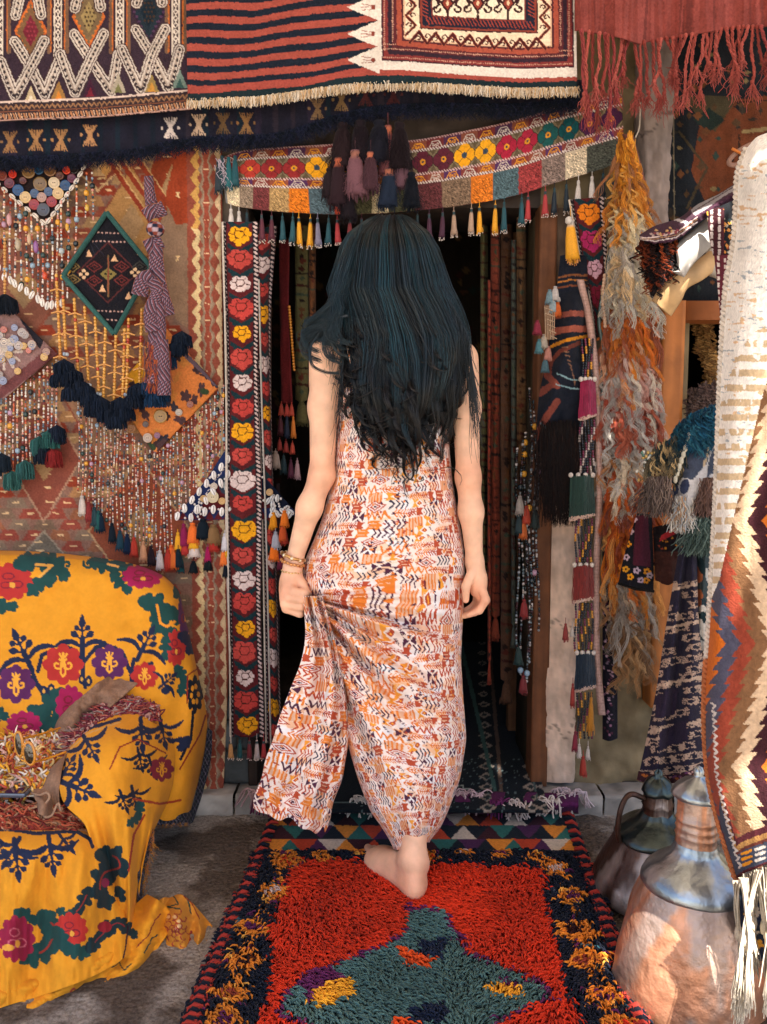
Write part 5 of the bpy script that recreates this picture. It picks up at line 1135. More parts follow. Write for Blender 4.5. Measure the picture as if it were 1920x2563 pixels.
def throw_canvas():
    Y_ = '#dc9424'; cv = Cv(-130, 1350, 560, 2640, Y_, 1.1)
    NV, TE, PK, RD, PU, DK = '#1e2742', '#1d4644', '#a01e50', '#b0302c', '#582656', '#7a2230'
    # upper back: flowers and teal leaves
    peony(cv, 28, 1455, 56, 46, RD, DK); leafy(cv, [(48, 1412), (95, 1402), (140, 1410), (155, 1432)], 17, TE); leafy(cv, [(110, 1410), (132, 1440), (98, 1462), (84, 1475)], 15, TE); cv.spiral(168, 1414, 12, 1.1, 7, TE, a0=1.5); cv.line([(90, 1413), (130, 1416), (100, 1442)], 7, '#e0a44c')
    leafy(cv, [(-70, 1500), (-20, 1515), (25, 1518)], 14, TE); leafy(cv, [(-90, 1440), (-40, 1420)], 18, TE)
    cv.spiral(222, 1410, 13, 1.1, 7, TE, a0=3.4, sgn=-1); leafy(cv, [(235, 1406), (275, 1418), (300, 1410), (318, 1424)], 14, TE); leafy(cv, [(285, 1440), (305, 1462), (315, 1472)], 12, TE); cv.line([(270, 1412), (295, 1418)], 6, '#dca055')
    peony(cv, 356, 1442, 50, 31, PK, DK)
    leafy(cv, [(362, 1505), (395, 1512), (425, 1535), (440, 1540)], 18, TE); leafy(cv, [(395, 1540), (398, 1570), (420, 1580)], 17, TE); cv.spiral(360, 1500, 13, 1.1, 7, TE, a0=0); cv.line([(393, 1515), (402, 1560), (418, 1568), (438, 1556)], 7, '#df8f2a')
    leafy(cv, [(446, 1470), (458, 1500)], 12, TE); peony(cv, 463, 1535, 17, 60, PU, DK)
    peony(cv, 440, 1622, 26, 46, RD, DK); leafy(cv, [(415, 1600), (412, 1640)], 10, TE); leafy(cv, [(455, 1592), (478, 1600), (476, 1622)], 12, NV); leafy(cv, [(444, 1672), (460, 1700), (455, 1730)], 10, TE)
    # navy crest with rosettes
    cv.line([(-60, 1760), (-20, 1690), (40, 1672), (84, 1700), (108, 1734)], 12, NV)
    for x, y, s, a in [(206, 1640, 84, -1.571), (78, 1672, 92, -2.02), (345, 1648, 78, -1.10), (-60, 1700, 80, -2.0)]: sprig(cv, x, y, s, a, NV)
    for pts in ([(208, 1640), (208, 1700), (214, 1720)], [(205, 1655), (180, 1625), (150, 1612)], [(212, 1655), (240, 1620), (266, 1614)], [(78, 1672), (92, 1710), (120, 1740)], [(95, 1680), (105, 1640), (130, 1628)], [(335, 1650), (328, 1690), (330, 1712)], [(325, 1680), (310, 1640), (286, 1620)], [(330, 1690), (355, 1668), (380, 1660)]): cv.line(pts, 10, NV)
    for q in ((205, 1700), (222, 1705), (110, 1730), (128, 1725)): cv.blob(q[0], q[1], 9, 14, NV); cv.blob(q[0], q[1], 3, 6, '#d9a040')
    rosette(cv, 158, 1663, 50, RD); rosette(cv, 274, 1658, 44, PU); rosette(cv, 40, 1712, 47, PU); rosette(cv, 362, 1692, 34, RD); rosette(cv, -80, 1690, 46, RD)
    leafy(cv, [(152, 1738), (130, 1760), (104, 1790), (110, 1812), (140, 1808)], 20, TE); leafy(cv, [(80, 1775), (100, 1790)], 13, TE); peony(cv, 60, 1812, 44, 32, PK, DK); peony(cv, 175, 1765, 36, 50, PK, DK); leafy(cv, [(-10, 1785), (5, 1790)], 12, TE)
    # right fall of the back
    cv.blob(488, 1738, 21, 46, '#131a26', 8, .22); 
    for a in range(6): cv.blob(488+math.cos(a)*9, 1738+math.sin(a)*20, 4, 7, Y_)
    cv.line([(484, 1780), (478, 1850), (452, 1900)], 7, '#141a2a'); leafy(cv, [(470, 1850), (455, 1868)], 10, NV)
    cv.line([(508, 1665), (470, 1690), (468, 1760)], 3.5, '#8a2a1f'); cv.line([(515, 1790), (500, 1840), (450, 1925)], 4, '#8a2a1f'); sprig(cv, 400, 1720, 48, -.7, NV); cv.blob(415, 1728, 12, 10, NV)
    leafy(cv, [(425, 1855), (460, 1850)], 5, NV)
    # arm drape
    cv.line([(150, 1900), (175, 1850), (225, 1822), (300, 1800)], 9, NV); cv.line([(170, 1880), (220, 1835), (300, 1808)], 3, '#cfa060')
    for x, y, s, a in [(205, 1835, 72, 1.05), (352, 1800, 74, 1.50), (400, 1800, 66, 1.35), (150, 1955, 92, .38), (150, 1950, 62, -1.0)]: sprig(cv, x, y, s, a, NV)
    cv.line([(275, 1925), (300, 1870), (345, 1850), (415, 1885)], 4, '#8a2a20')
    for x, y, a in [(345, 1905, 1.35), (330, 2000, 1.35), (300, 2010, 1.2), (372, 1925, 1.2)]: sprig(cv, x, y-30, 52, a, '#171f33')
    rosette(cv, 405, 1925, 30, DK, Y_); leafy(cv, [(352, 2010), (345, 2045), (328, 2060)], 9, TE); cv.line([(362, 2040), (335, 2090), (322, 2180)], 5, '#9a2a20')
    cv.line([(335, 2000), (400, 2012), (452, 2003)], 6, '#a03a20')
    leafy(cv, [(255, 2140), (290, 2145), (300, 2170), (262, 2185), (250, 2220), (262, 2250)], 20, '#1c3238', '#9a3328'); leafy(cv, [(222, 2230), (205, 2265), (185, 2290)], 13, '#1c3238', '#9a3328'); cv.blob(264, 2210, 10, 12, '#8a2448'); leafy(cv, [(295, 2225), (305, 2245)], 9, '#1c3238')
    # front drape of the seat
    for x, y, s, a in [(48, 2100, 74, 2.1), (36, 2105, 88, 1.45), (122, 2095, 84, 1.42), (150, 2090, 52, .9), (-60, 2100, 80, 1.5)]: sprig(cv, x, y, s, a, NV)
    cv.line([(-90, 2085), (20, 2075), (90, 2086), (190, 2080), (225, 2100), (232, 2120)], 9, NV)
    leafy(cv, [(110, 2295), (135, 2320), (120, 2370), (80, 2395)], 22, TE, '#9a3328'); leafy(cv, [(45, 2285), (80, 2300)], 13, TE); peony(cv, 42, 2350, 46, 58, '#92203f', '#c06070'); cv.blob(20, 2372, 16, 8, '#e0a040'); leafy(cv, [(150, 2280), (190, 2300)], 10, TE)
    peony(cv, 178, 2328, 42, 44, '#b8322c', DK); leafy(cv, [(140, 2330), (165, 2370), (205, 2385)], 15, TE); leafy(cv, [(225, 2375), (250, 2345), (295, 2310), (330, 2335)], 13, '#1c3238', '#8a2a30'); cv.line([(320, 2320), (315, 2370), (308, 2400)], 4, '#3a1a2a'); cv.blob(262, 2320, 18, 14, '#8a1f2a')
    leafy(cv, [(-70, 2300), (-40, 2360), (-60, 2400)], 18, TE)
    # trailing hem
    cv.line([(345, 2370), (368, 2345), (385, 2305), (400, 2290)], 3, '#8a2f28'); cv.line([(360, 2385), (378, 2350), (392, 2340)], 3, '#26443f'); cv.line([(280, 2420), (300, 2410), (310, 2430), (330, 2412)], 3, '#4a4430'); cv.spiral(185, 2478, 12, 1, 4, '#b0402a'); cv.spiral(226, 2484, 9, 1, 3, '#7a2a5a')
    return cv
def chair():
    root = thing('armchair', 'low wooden armchair hidden under a yellow embroidered throw, against the left wall', 'armchair', (-.9, 2.0, 0))
    m = MB(); m.box((-1.35, 1.88, .12), (-.72, 2.26, .215), '#5a4030'); m.build('seat', WOOD, root, smooth=False)
    m = MB(); m.box((-1.35, 2.29, .22), (-.63, 2.36, .70), '#5a4030'); m.build('backrest', WOOD, root, smooth=False)
    m = MB(); m.box((-.705, 2.0, .22), (-.66, 2.28, .40), '#5a4030'); m.build('armrest', WOOD, root, smooth=False)
    for x, y in ((-1.3, 1.9), (-.72, 1.93), (-1.3, 2.3), (-.68, 2.3)):
        m = MB(); m.lathe([(.001, 0), (.018, .0), (.024, .118), (.001, .119)], 10, '#4a3426', (x, y, 0)); m.build('leg', WOOD, root)
    th = thing('embroidered_throw', 'yellow embroidered throw with navy sprigs and red flowers, draped over the armchair', 'throw', P(200, 2480, 1.7))
    cv = throw_canvas(); mb = MB()
    back = [[(-110, 1377, 2.42), (-110, 1388, 2.28), (-110, 1480, 2.20), (-110, 1700, 2.15), (-110, 1900, 2.08)], [(60, 1379, 2.42), (60, 1391, 2.28), (60, 1480, 2.20), (60, 1700, 2.15), (60, 1900, 2.08)],
            [(200, 1390, 2.42), (200, 1402, 2.28), (200, 1500, 2.195), (200, 1700, 2.15), (200, 1900, 2.08)], [(320, 1408, 2.42), (320, 1420, 2.28), (325, 1520, 2.2), (330, 1700, 2.15), (330, 1900, 2.08)],
            [(400, 1436, 2.42), (405, 1450, 2.29), (420, 1560, 2.21), (428, 1750, 2.17), (395, 2045, 2.10)], [(440, 1470, 2.43), (447, 1492, 2.33), (472, 1620, 2.26), (492, 1800, 2.23), (462, 2040, 2.18)],
            [(448, 1480, 2.46), (460, 1530, 2.42), (490, 1660, 2.37), (519, 1830, 2.36), (478, 2030, 2.34)]]
    def dz(X, Y, U, V): return .022*fbm(X/90, Y/90, 6, 3)+.010*np.sin(X/17+Y/90)*np.clip((X-400)/60, 0, 1)+.006*np.sin((Y+X*.4)/15)*np.exp(-((X-330)/80)**2)*np.exp(-((Y-1620)/90)**2)
    sheet(mb, back, cv, 1.9, dz, amt=.10, jit=.4)
    arm = [[(146, 1880, 2.03), (146, 1950, 1.88), (160, 2010, 1.82), (215, 2070, 1.79), (240, 2200, 1.77), (238, 2340, 1.735), (245, 2400, 1.70)],
           [(205, 1818, 2.06), (213, 1900, 1.88), (240, 2000, 1.80), (268, 2110, 1.77), (288, 2230, 1.76), (290, 2350, 1.735), (285, 2390, 1.71)],
           [(290, 1782, 2.09), (300, 1850, 1.92), (312, 1980, 1.84), (325, 2100, 1.82), (328, 2220, 1.81), (325, 2330, 1.78), (320, 2360, 1.76)],
           [(372, 1784, 2.12), (385, 1860, 2.02), (372, 1980, 1.94), (368, 2080, 1.91), (352, 2180, 1.90), (342, 2280, 1.87), (338, 2330, 1.83)],
           [(432, 1835, 2.16), (438, 1910, 2.12), (425, 1990, 2.09), (372, 2110, 2.02), (352, 2180, 1.99), (345, 2230, 1.97), (342, 2290, 1.95)]]
    def da(X, Y, U, V): return -.036*np.sin(U*14+1.2*np.sin(V*3)+.5)*np.clip(V*2.4-.35, 0, 1)*.8-.009*np.sin(U*34+V*5)*np.clip(V*2-.4, 0, 1)+.010*fbm(X/50, Y/90, 8, 3)
    sheet(mb, arm, cv, 1.9, da, amt=.10, jit=.4)
    front = [[(-110, 2062, 1.86), (-110, 2074, 1.74), (-110, 2150, 1.67), (-110, 2330, 1.63), (-110, 2560, 1.55)], [(40, 2066, 1.86), (40, 2080, 1.745), (35, 2150, 1.67), (30, 2330, 1.64), (10, 2520, 1.57)],
             [(150, 2070, 1.86), (150, 2082, 1.76), (150, 2160, 1.68), (150, 2330, 1.65), (140, 2480, 1.59)], [(215, 2074, 1.86), (218, 2088, 1.78), (228, 2160, 1.71), (240, 2320, 1.66), (240, 2440, 1.615)],
             [(240, 2092, 1.87), (262, 2120, 1.82), (300, 2200, 1.80), (318, 2300, 1.77), (318, 2392, 1.70)], [(250, 2092, 1.92), (280, 2120, 1.90), (330, 2200, 1.90), (346, 2280, 1.88), (350, 2360, 1.80)]]
    def df(X, Y, U, V): return -.034*np.sin(X/27+1.3*np.sin(Y/120)+.6)*np.clip(V*1.6-.1, 0, 1)*np.clip(1.35-V, .3, 1)-.022*fbm(X/38, Y/150, 12, 3)*np.clip(V*3, 0, 1)-.006*np.sin(X/9+Y/60)*np.exp(-((V-.25)/.15)**2)
    sheet(mb, front, cv, 1.9, df, amt=.10, jit=.4)
    # hem trailing over the ground and its crumpled corner
    trail = [[(-110, 2440, 1.66), (60, 2420, 1.69), (200, 2372, 1.74), (300, 2320, 1.80), (335, 2270, 1.86), (368, 2240, 1.91)], [(-110, 2480, 1.605), (60, 2470, 1.63), (200, 2425, 1.675), (310, 2365, 1.735), (352, 2305, 1.80), (390, 2250, 1.87)],
             [(-90, 2530, 1.575), (60, 2512, 1.60), (200, 2462, 1.65), (335, 2398, 1.72), (378, 2330, 1.79), (412, 2268, 1.865)], [(-60, 2585, 1.545), (70, 2542, 1.58), (208, 2490, 1.63), (350, 2428, 1.695), (408, 2356, 1.775), (444, 2300, 1.84)]]
    sheet(mb, trail, cv, 2.2, lambda X, Y, U, V: -.026*np.sin(U*3.1)-.010*np.sin(U*11+V*16)-.016*fbm(X/30, Y/30, 3, 3), amt=.12)
    o = mb.build('throw_cloth', COTTON, th, solid=.002)
    # crumpled corner with a rose
    c2 = Cv(380, 2210, 560, 2430, '#cd8a30', 2); 
    for k in range(26):
        a = k*2.4; q = 4+k*1.5; t = np.linspace(0, 3.6, 9); x, y = 440+q*.9*math.cos(a), 2325+q*1.15*math.sin(a)
        c2.line(np.stack([x+7*np.cos(t+a), y+7*np.sin(t+a)], 1), 2.6, '#962f2c'); 
        if k % 5 == 0: c2.blob(x, y, 5, 4, '#e8c08c')
    c2.line([(430, 2235), (447, 2262), (420, 2270), (450, 2275)], 3.5, '#26443a'); c2.line([(470, 2250), (478, 2285)], 4, '#29443c'); c2.line([(460, 2243), (480, 2260), (500, 2300)], 2.5, '#8a2f28'); c2.line([(468, 2380), (480, 2330), (472, 2400)], 2.5, '#8a2f28')
    mb = MB()
    bl = [[(386, 2262, 1.89), (378, 2310, 1.85), (362, 2360, 1.80)], [(410, 2246, 1.90), (396, 2306, 1.84), (392, 2372, 1.785)], [(425, 2246, 1.92), (424, 2306, 1.80), (424, 2372, 1.765)], [(452, 2238, 1.91), (456, 2310, 1.79), (462, 2400, 1.75)],
          [(480, 2258, 1.90), (486, 2320, 1.83), (480, 2406, 1.75)], [(505, 2286, 1.88), (506, 2330, 1.80), (500, 2380, 1.77)], [(530, 2315, 1.85), (528, 2336, 1.83), (518, 2352, 1.80)]]
    sheet(mb, bl, c2, 1.8, lambda X, Y, U, V: -.012*np.sin(U*19)*np.sin(V*3.1)-.02*fbm(X/26, Y/26, 5, 3), amt=.12)
    mb.build('crumpled_corner', COTTON, th, solid=.002)
    # dark net border on the hem
    net = Cv(280, 1780, 560, 2280, '#20262f', 2.2)
    for k in range(-60, 120): net.line([(280+k*9, 1780), (280+k*9+260, 2280)], 1.1, '#7c7484' if k % 2 else '#56605f'); net.line([(280+k*9, 1780), (280+k*9-260, 2280)], 1.1, '#6a6070')
    mb = MB(); e1 = [(519, 1820, 2.35), (512, 1880, 2.345), (496, 1960, 2.34), (478, 2030, 2.335)]; e2 = [(532, 1830, 2.37), (528, 1900, 2.37), (506, 1990, 2.37), (482, 2062, 2.36)]
    sheet(mb, [e1, e2], net, 2); sheet(mb, [[(345, 2020, 2.10), (348, 2042, 2.10)], [(400, 2036, 2.12), (402, 2066, 2.115)], [(462, 2034, 2.18), (462, 2066, 2.17)], [(480, 2026, 2.34), (482, 2060, 2.33)]], net, 2)
    sheet(mb, [[(372, 2060, 1.95), (348, 2150, 1.905), (344, 2240, 1.88), (340, 2290, 1.86)], [(384, 2075, 1.99), (382, 2110, 1.99), (362, 2190, 1.95), (352, 2280, 1.93)]], net, 2, lambda X, Y, U, V: .01*np.sin(Y/9))
    mb.build('net_border', CLOTH, th)
    mb = MB(); fray(mb, [(384, 2080), (382, 2120), (366, 2180), (356, 2240)], 1.945, 110, 16, ['#c98a2c', '#b06a3a', '#8a7a70'], lean=9, seed=4, rad=.0009); fray(mb, [(350, 2064), (400, 2066), (470, 2062)], 2.12, 90, 9, ['#5a5560', '#b07a3a'], lean=5, seed=5, rad=.0008)
    mb.build('fringe', PILE, th)['kind'] = 'stuff'
chair()
def seat_things():
    r = np.random.default_rng(17)
    # sheepskin on the seat: felt back with combed wool
    root = thing('sheepskin', 'dyed shaggy sheepskin with brown felt back, rust and cream wool, spread over the seat', 'sheepskin', P(80, 2000, 1.9))
    mb = MB()
    sk = [[(-110, 1850, 2.10), (-110, 1940, 1.97), (-110, 2075, 1.79)], [(60, 1838, 2.12), (60, 1940, 1.97), (60, 2078, 1.80)], [(150, 1850, 2.10), (140, 1930, 1.98), (140, 2072, 1.81)], [(190, 1880, 2.06), (175, 1960, 1.95), (225, 2080, 1.85)]]
    sheet(mb, sk, '#7a4a38', 4, ripple(.02, 40, 40, 3))
    sheet(mb, [[(136, 1835, 2.10), (150, 1800, 2.09), (232, 1720, 2.12), (268, 1694, 2.15)], [(150, 1865, 2.06), (175, 1815, 2.05), (255, 1745, 2.09), (300, 1700, 2.14)], [(165, 1880, 2.05), (205, 1830, 2.04), (290, 1760, 2.09), (345, 1712, 2.14)]], '#8a6a55', 2.5, lambda X, Y, U, V: -.02*np.sin(U*4+V*3)-.03*fbm(X/35, Y/35, 4))
    fl = [[(168, 1888, 1.97), (152, 1935, 1.90), (150, 1990, 1.86), (150, 2040, 1.82)], [(140, 1915, 1.94), (126, 1950, 1.87), (128, 2000, 1.84), (130, 2046, 1.81)], [(112, 1945, 1.90), (104, 1985, 1.84), (112, 2012, 1.80), (104, 2040, 1.79)], [(84, 1975, 1.87), (88, 1996, 1.84), (98, 2006, 1.82), (98, 2020, 1.81)]]
    sheet(mb, fl, '#8d6d58', 2.5, lambda X, Y, U, V: -.015*np.sin(U*6+V*4))
    lip = cr(P(*np.array([(78, 1984, 1.85), (100, 1990, 1.81), (118, 1984, 1.80), (124, 1996, 1.795), (106, 2026, 1.785), (112, 2044, 1.78), (130, 2040, 1.785), (146, 2010, 1.80), (152, 2030, 1.795)]).T), 60); mb.tubes([lip], .0026, '#9a7c66', 8)
    mb.build('felt_hide', CLOTH, root, solid=.004)
    def locks(area, n, cols, L, rad, seed, lift=.012, zdir=None, sides=4):
        rr = np.random.default_rng(seed); S = rails(area, 60, 60); i = rr.integers(0, 60, n); j = rr.integers(0, 60, n); q = S[i, j]+rr.normal(0, 2, (n, 3))*[1, 1, .001]
        a = rr.random(n)*6.28 if zdir is None else zdir+rr.normal(0, .6, n); l = L*(.5+rr.random(n)); m = 8; t = np.linspace(0, 1, m)[None]
        x = q[:, 0][:, None]+np.cos(a)[:, None]*l[:, None]*t+rr.normal(0, 5, (n, 1))*np.sin(t*6+rr.random((n, 1))*6); y = q[:, 1][:, None]+np.sin(a)[:, None]*l[:, None]*.6*t+rr.normal(0, 4, (n, 1))*np.sin(t*7+rr.random((n, 1))*6)
        D = q[:, 2][:, None]-lift*np.sin(t*3.0)*(.5+rr.random((n, 1))); cc = np.array([lin(z) for z in cols])[rr.integers(0, len(cols), n)]*(.75+.5*rr.random((n, 1)))
        mbb = MB(); mbb.tubes(P(x, y, D), rad*np.array([.7, 1, 1.1, 1.1, 1, .9, .7, .3])[None]*np.ones((n, 1)), cc, sides); return mbb
    o = locks([[(-100, 1850, 2.05), (-100, 2000, 1.86)], [(60, 1845, 2.07), (60, 1990, 1.87)], [(170, 1862, 2.06), (150, 1960, 1.90)]], 1900, ['#dba03c', '#e0a030', '#dccbb0', '#c8703c', '#cfa090', '#a84a38', '#e0bc7c', '#e6d8c4'], 40, .0034, 5).build('wool', PILE, root); o['kind'] = 'stuff'
    o = locks([[(-100, 2010, 1.83), (-100, 2066, 1.76)], [(60, 2010, 1.84), (60, 2070, 1.77)], [(190, 2020, 1.86), (200, 2080, 1.82)]], 1100, ['#9a4030', '#b0553c', '#a86a48', '#7a2f2c', '#b88a6a'], 44, .0022, 6, zdir=1.4).build('wool', PILE, root); o['kind'] = 'stuff'
    o = locks([[(165, 1870, 2.03), (150, 1905, 1.97)], [(230, 1800, 2.06), (215, 1840, 2.02)], [(320, 1745, 2.13), (300, 1785, 2.08)], [(400, 1765, 2.13), (390, 1800, 2.10)]], 1300, ['#93423a', '#a8604f', '#b58478', '#7a3040', '#6a2c34', '#a89084'], 34, .0020, 7, zdir=2.4).build('wool', PILE, root); o['kind'] = 'stuff'
    # sunglasses
    sg = thing('sunglasses', 'amber framed sunglasses with dark brown lenses lying on the seat', 'sunglasses', P(80, 1880, 1.9))
    AMB = mat('amber_plastic', .2, spec=.6, coat=.5, nscale=40, namt=.2); LENS = mat('lens', .08, spec=.8, coat=1.0)
    for (x, y, rx, ry) in [(48, 1862, 9, 30), (74, 1886, 13, 28)]:
        a = np.linspace(0, 2*math.pi, 33); D = 1.86 if x < 60 else 1.85
        mb = MB(); mb.tubes([P(x+rx*np.cos(a)+3*np.sin(a), y+ry*np.sin(a), D-.002*np.cos(a))], .0034, '#c9801c', 7); mb.build('rim', AMB, sg)
        mb = MB(); rr = np.linspace(0.02, 1, 5)[:, None]; V = P(x+(rx*np.cos(a)+3*np.sin(a))*rr, y+ry*np.sin(a)*rr, D-.004*(1-rr**2)+0*a); mb.grid(V, '#2e2416'); mb.build('lens', LENS, sg, solid=.0015)
    for p in ([(60, 1848, 1.86), (100, 1838, 1.92), (150, 1822, 2.0)], [(84, 1908, 1.85), (120, 1898, 1.90), (165, 1882, 1.94)]):
        mb = MB(); mb.tubes([cr(P(*np.array(p).T), 16)], .0028, '#cc8420', 6); mb.build('temple', AMB, sg)
    mb = MB(); mb.tubes([cr(P(*np.array([(56, 1868, 1.855), (62, 1862, 1.85), (66, 1872, 1.85)]).T), 8)], .003, '#c9801c', 6); mb.build('bridge', AMB, sg)
    # phone
    ph = thing('phone', 'dark phone with grey blue edge lying flat on the sheepskin', 'phone', P(20, 1985, 1.84))
    c = [P(-70, 1957, 1.90), P(92, 1963, 1.885), P(62, 1996, 1.825), P(-80, 1992, 1.83)]; z = .375
    def slab(mb, c, z0, z1, col, k=0.0, bev=6):
        ctr = sum(c)/4; cs = []
        for i in range(4):
            a = np.array(c[i]); b = np.array(c[(i+1) % 4]); d = np.array(c[i-1])
            for t in np.linspace(0, 1, bev):
                q = a+(d-a)*.09*(1-t)**2+(b-a)*.05*t**2; cs.append(q+(ctr-q)*k)
        cs = np.array(cs); L = [cs.copy() for _ in range(4)]; zz = [z0, z0+.001, z1-.001, z1]; sh = [.02, 0, 0, .012]
        for l, q, s_ in zip(L, zz, sh): l[:, 2] = q; l[:, :2] += (ctr[:2]-l[:, :2])*s_
        mb.grid(np.stack(L), col, closeu=True)
        for l in (L[0], L[-1]): cc = l.mean(0); mb.grid(np.stack([l, l*.02+cc*.98]), col, closeu=True)
    zz = float(np.mean([q[2] for q in c]))
    mb = MB(); slab(mb, c, zz-.004, zz+.005, '#6a7486'); mb.build('case', mat('metal_case', .35, metal=.6), ph)
    mb = MB(); slab(mb, c, zz+.0052, zz+.0058, '#15121c', .05); mb.build('screen', mat('screen_glass', .06, spec=.8, coat=1.0), ph)
seat_things()
# ------------------------------------------------------------------ beaded hangings on the left wall
PALB = [lin(c) for c in ('#d8cabc', '#c9b8ac', '#e6ded6', '#b0543a', '#c9603a', '#8fa0ac', '#d99a8a', '#2a3a44', '#b89a6c', '#7a3030', '#c98a7a', '#5a6a7a', '#d8b48c', '#d4c4b8')]
def strings(root, xs, y0, y1, D, seed, r0=2.6, dens=1.0, big=.03, pal=None, sway=2.0, D1=None):
    """bead strings, one part each"""
    rr = np.random.default_rng(seed); pal = pal or PALB
    for i, x in enumerate(xs):
        ya = y0[i]; yb = y1[i]+rr.normal(0, 5); y = ya; P_, R_, C_, S_ = [], [], [], []
        d = D+rr.normal(0, .004); ph = rr.random()*6
        while y < yb:
            b = rr.random(); r = r0*(.7+.6*rr.random()); st = 1.0; c = pal[rr.integers(len(pal))]
            if b < big: r = r0*2.5; c = [lin('#16242a'), lin('#8ea6b8'), lin('#203a38'), lin('#d99a30'), lin('#b08aa0')][rr.integers(5)]
            elif b < big+.10: st = 2.2; r = r0*.9
            P_.append((x+sway*math.sin(y/60+ph), y+r*st, d)); R_.append(r/F*d); C_.append(c); S_.append(st); y += 2*r*st*.95+(rr.random() < .25)*3/dens
        P_ = np.array(P_); q = P(P_[:, 0], P_[:, 1], P_[:, 2]); m = MB(); m.beads(q, R_, C_, S_)
        if len(q) > 1: m.tubes([q[[0, len(q)//2, -1]]], .0005, '#3a2a24', 3)
        m.build('bead_string', BEAD, root)
def cowrie(mb, x, y, D, r=8, ang=0.0, c='#ddd2c6'):
    a = np.linspace(0, 2*math.pi, 14, endpoint=False); ph = np.linspace(.12, math.pi/2, 5); ca, sa = math.cos(ang), math.sin(ang)
    U = np.cos(ph)[:, None]*np.cos(a)*r*.66*1.0; V_ = np.cos(ph)[:, None]*np.sin(a)*r*1.15; h = np.sin(ph)[:, None]*(r*.5/F*D)+0*a
    X = x+U*ca-V_*sa; Y = y+U*sa+V_*ca; g = P(X, Y, D-h)
    C = np.empty(g.shape); C[:] = lin(c)*(.9+.2*random.random()); mb.grid(g, C, closeu=True)
    t = np.linspace(-1, 1, 6); mb.tubes([P(x-t*r*.85*sa, y+t*r*.85*ca, D-r*.52/F*D*np.sqrt(1-.5*t*t))], .0008, '#4a3428', 4)
def button(mb, x, y, D, r, c, hole='#3a2a24', ring=True):
    R = r/F*D; pr = [(R, 0), (R*1.0, .0025), (R*.9, .0038), (R*.72, .0028), (R*.2, .003), (.0001, .003)]
    a = np.arange(20)*2*math.pi/20; p = np.array(pr); ctr = P(x, y, D)
    V = ctr+np.stack([p[:, 0][:, None]*np.cos(a), -p[:, 1][:, None]+0*a, p[:, 0][:, None]*np.sin(a)], -1)
    C = np.empty(V.shape); C[:] = lin(c)*(.85+.3*random.random()); C[3] *= .75; mb.grid(V, C, closeu=True)
    mb.beads([ctr+[R*.16, -.003, 0], ctr-[R*.16, .003, 0]], R*.10, np.repeat(lin(hole)[None], 2, 0))
def slabpoly(mb, pts, D, th, cv, step=3, disp=None):
    """quilted flat piece: sheet over a quad given by 4 photo points, slightly puffed"""
    (a, b, c, d) = pts
    f = lambda p: (p[0], p[1], D)
    sheet(mb, [[f(a), f(d)], [f(b), f(c)]], cv, step, lambda X, Y, U, V: -th*(np.sin(np.pi*U)*np.sin(np.pi*V))**.4+(disp(X, Y) if disp else 0), amt=.15)
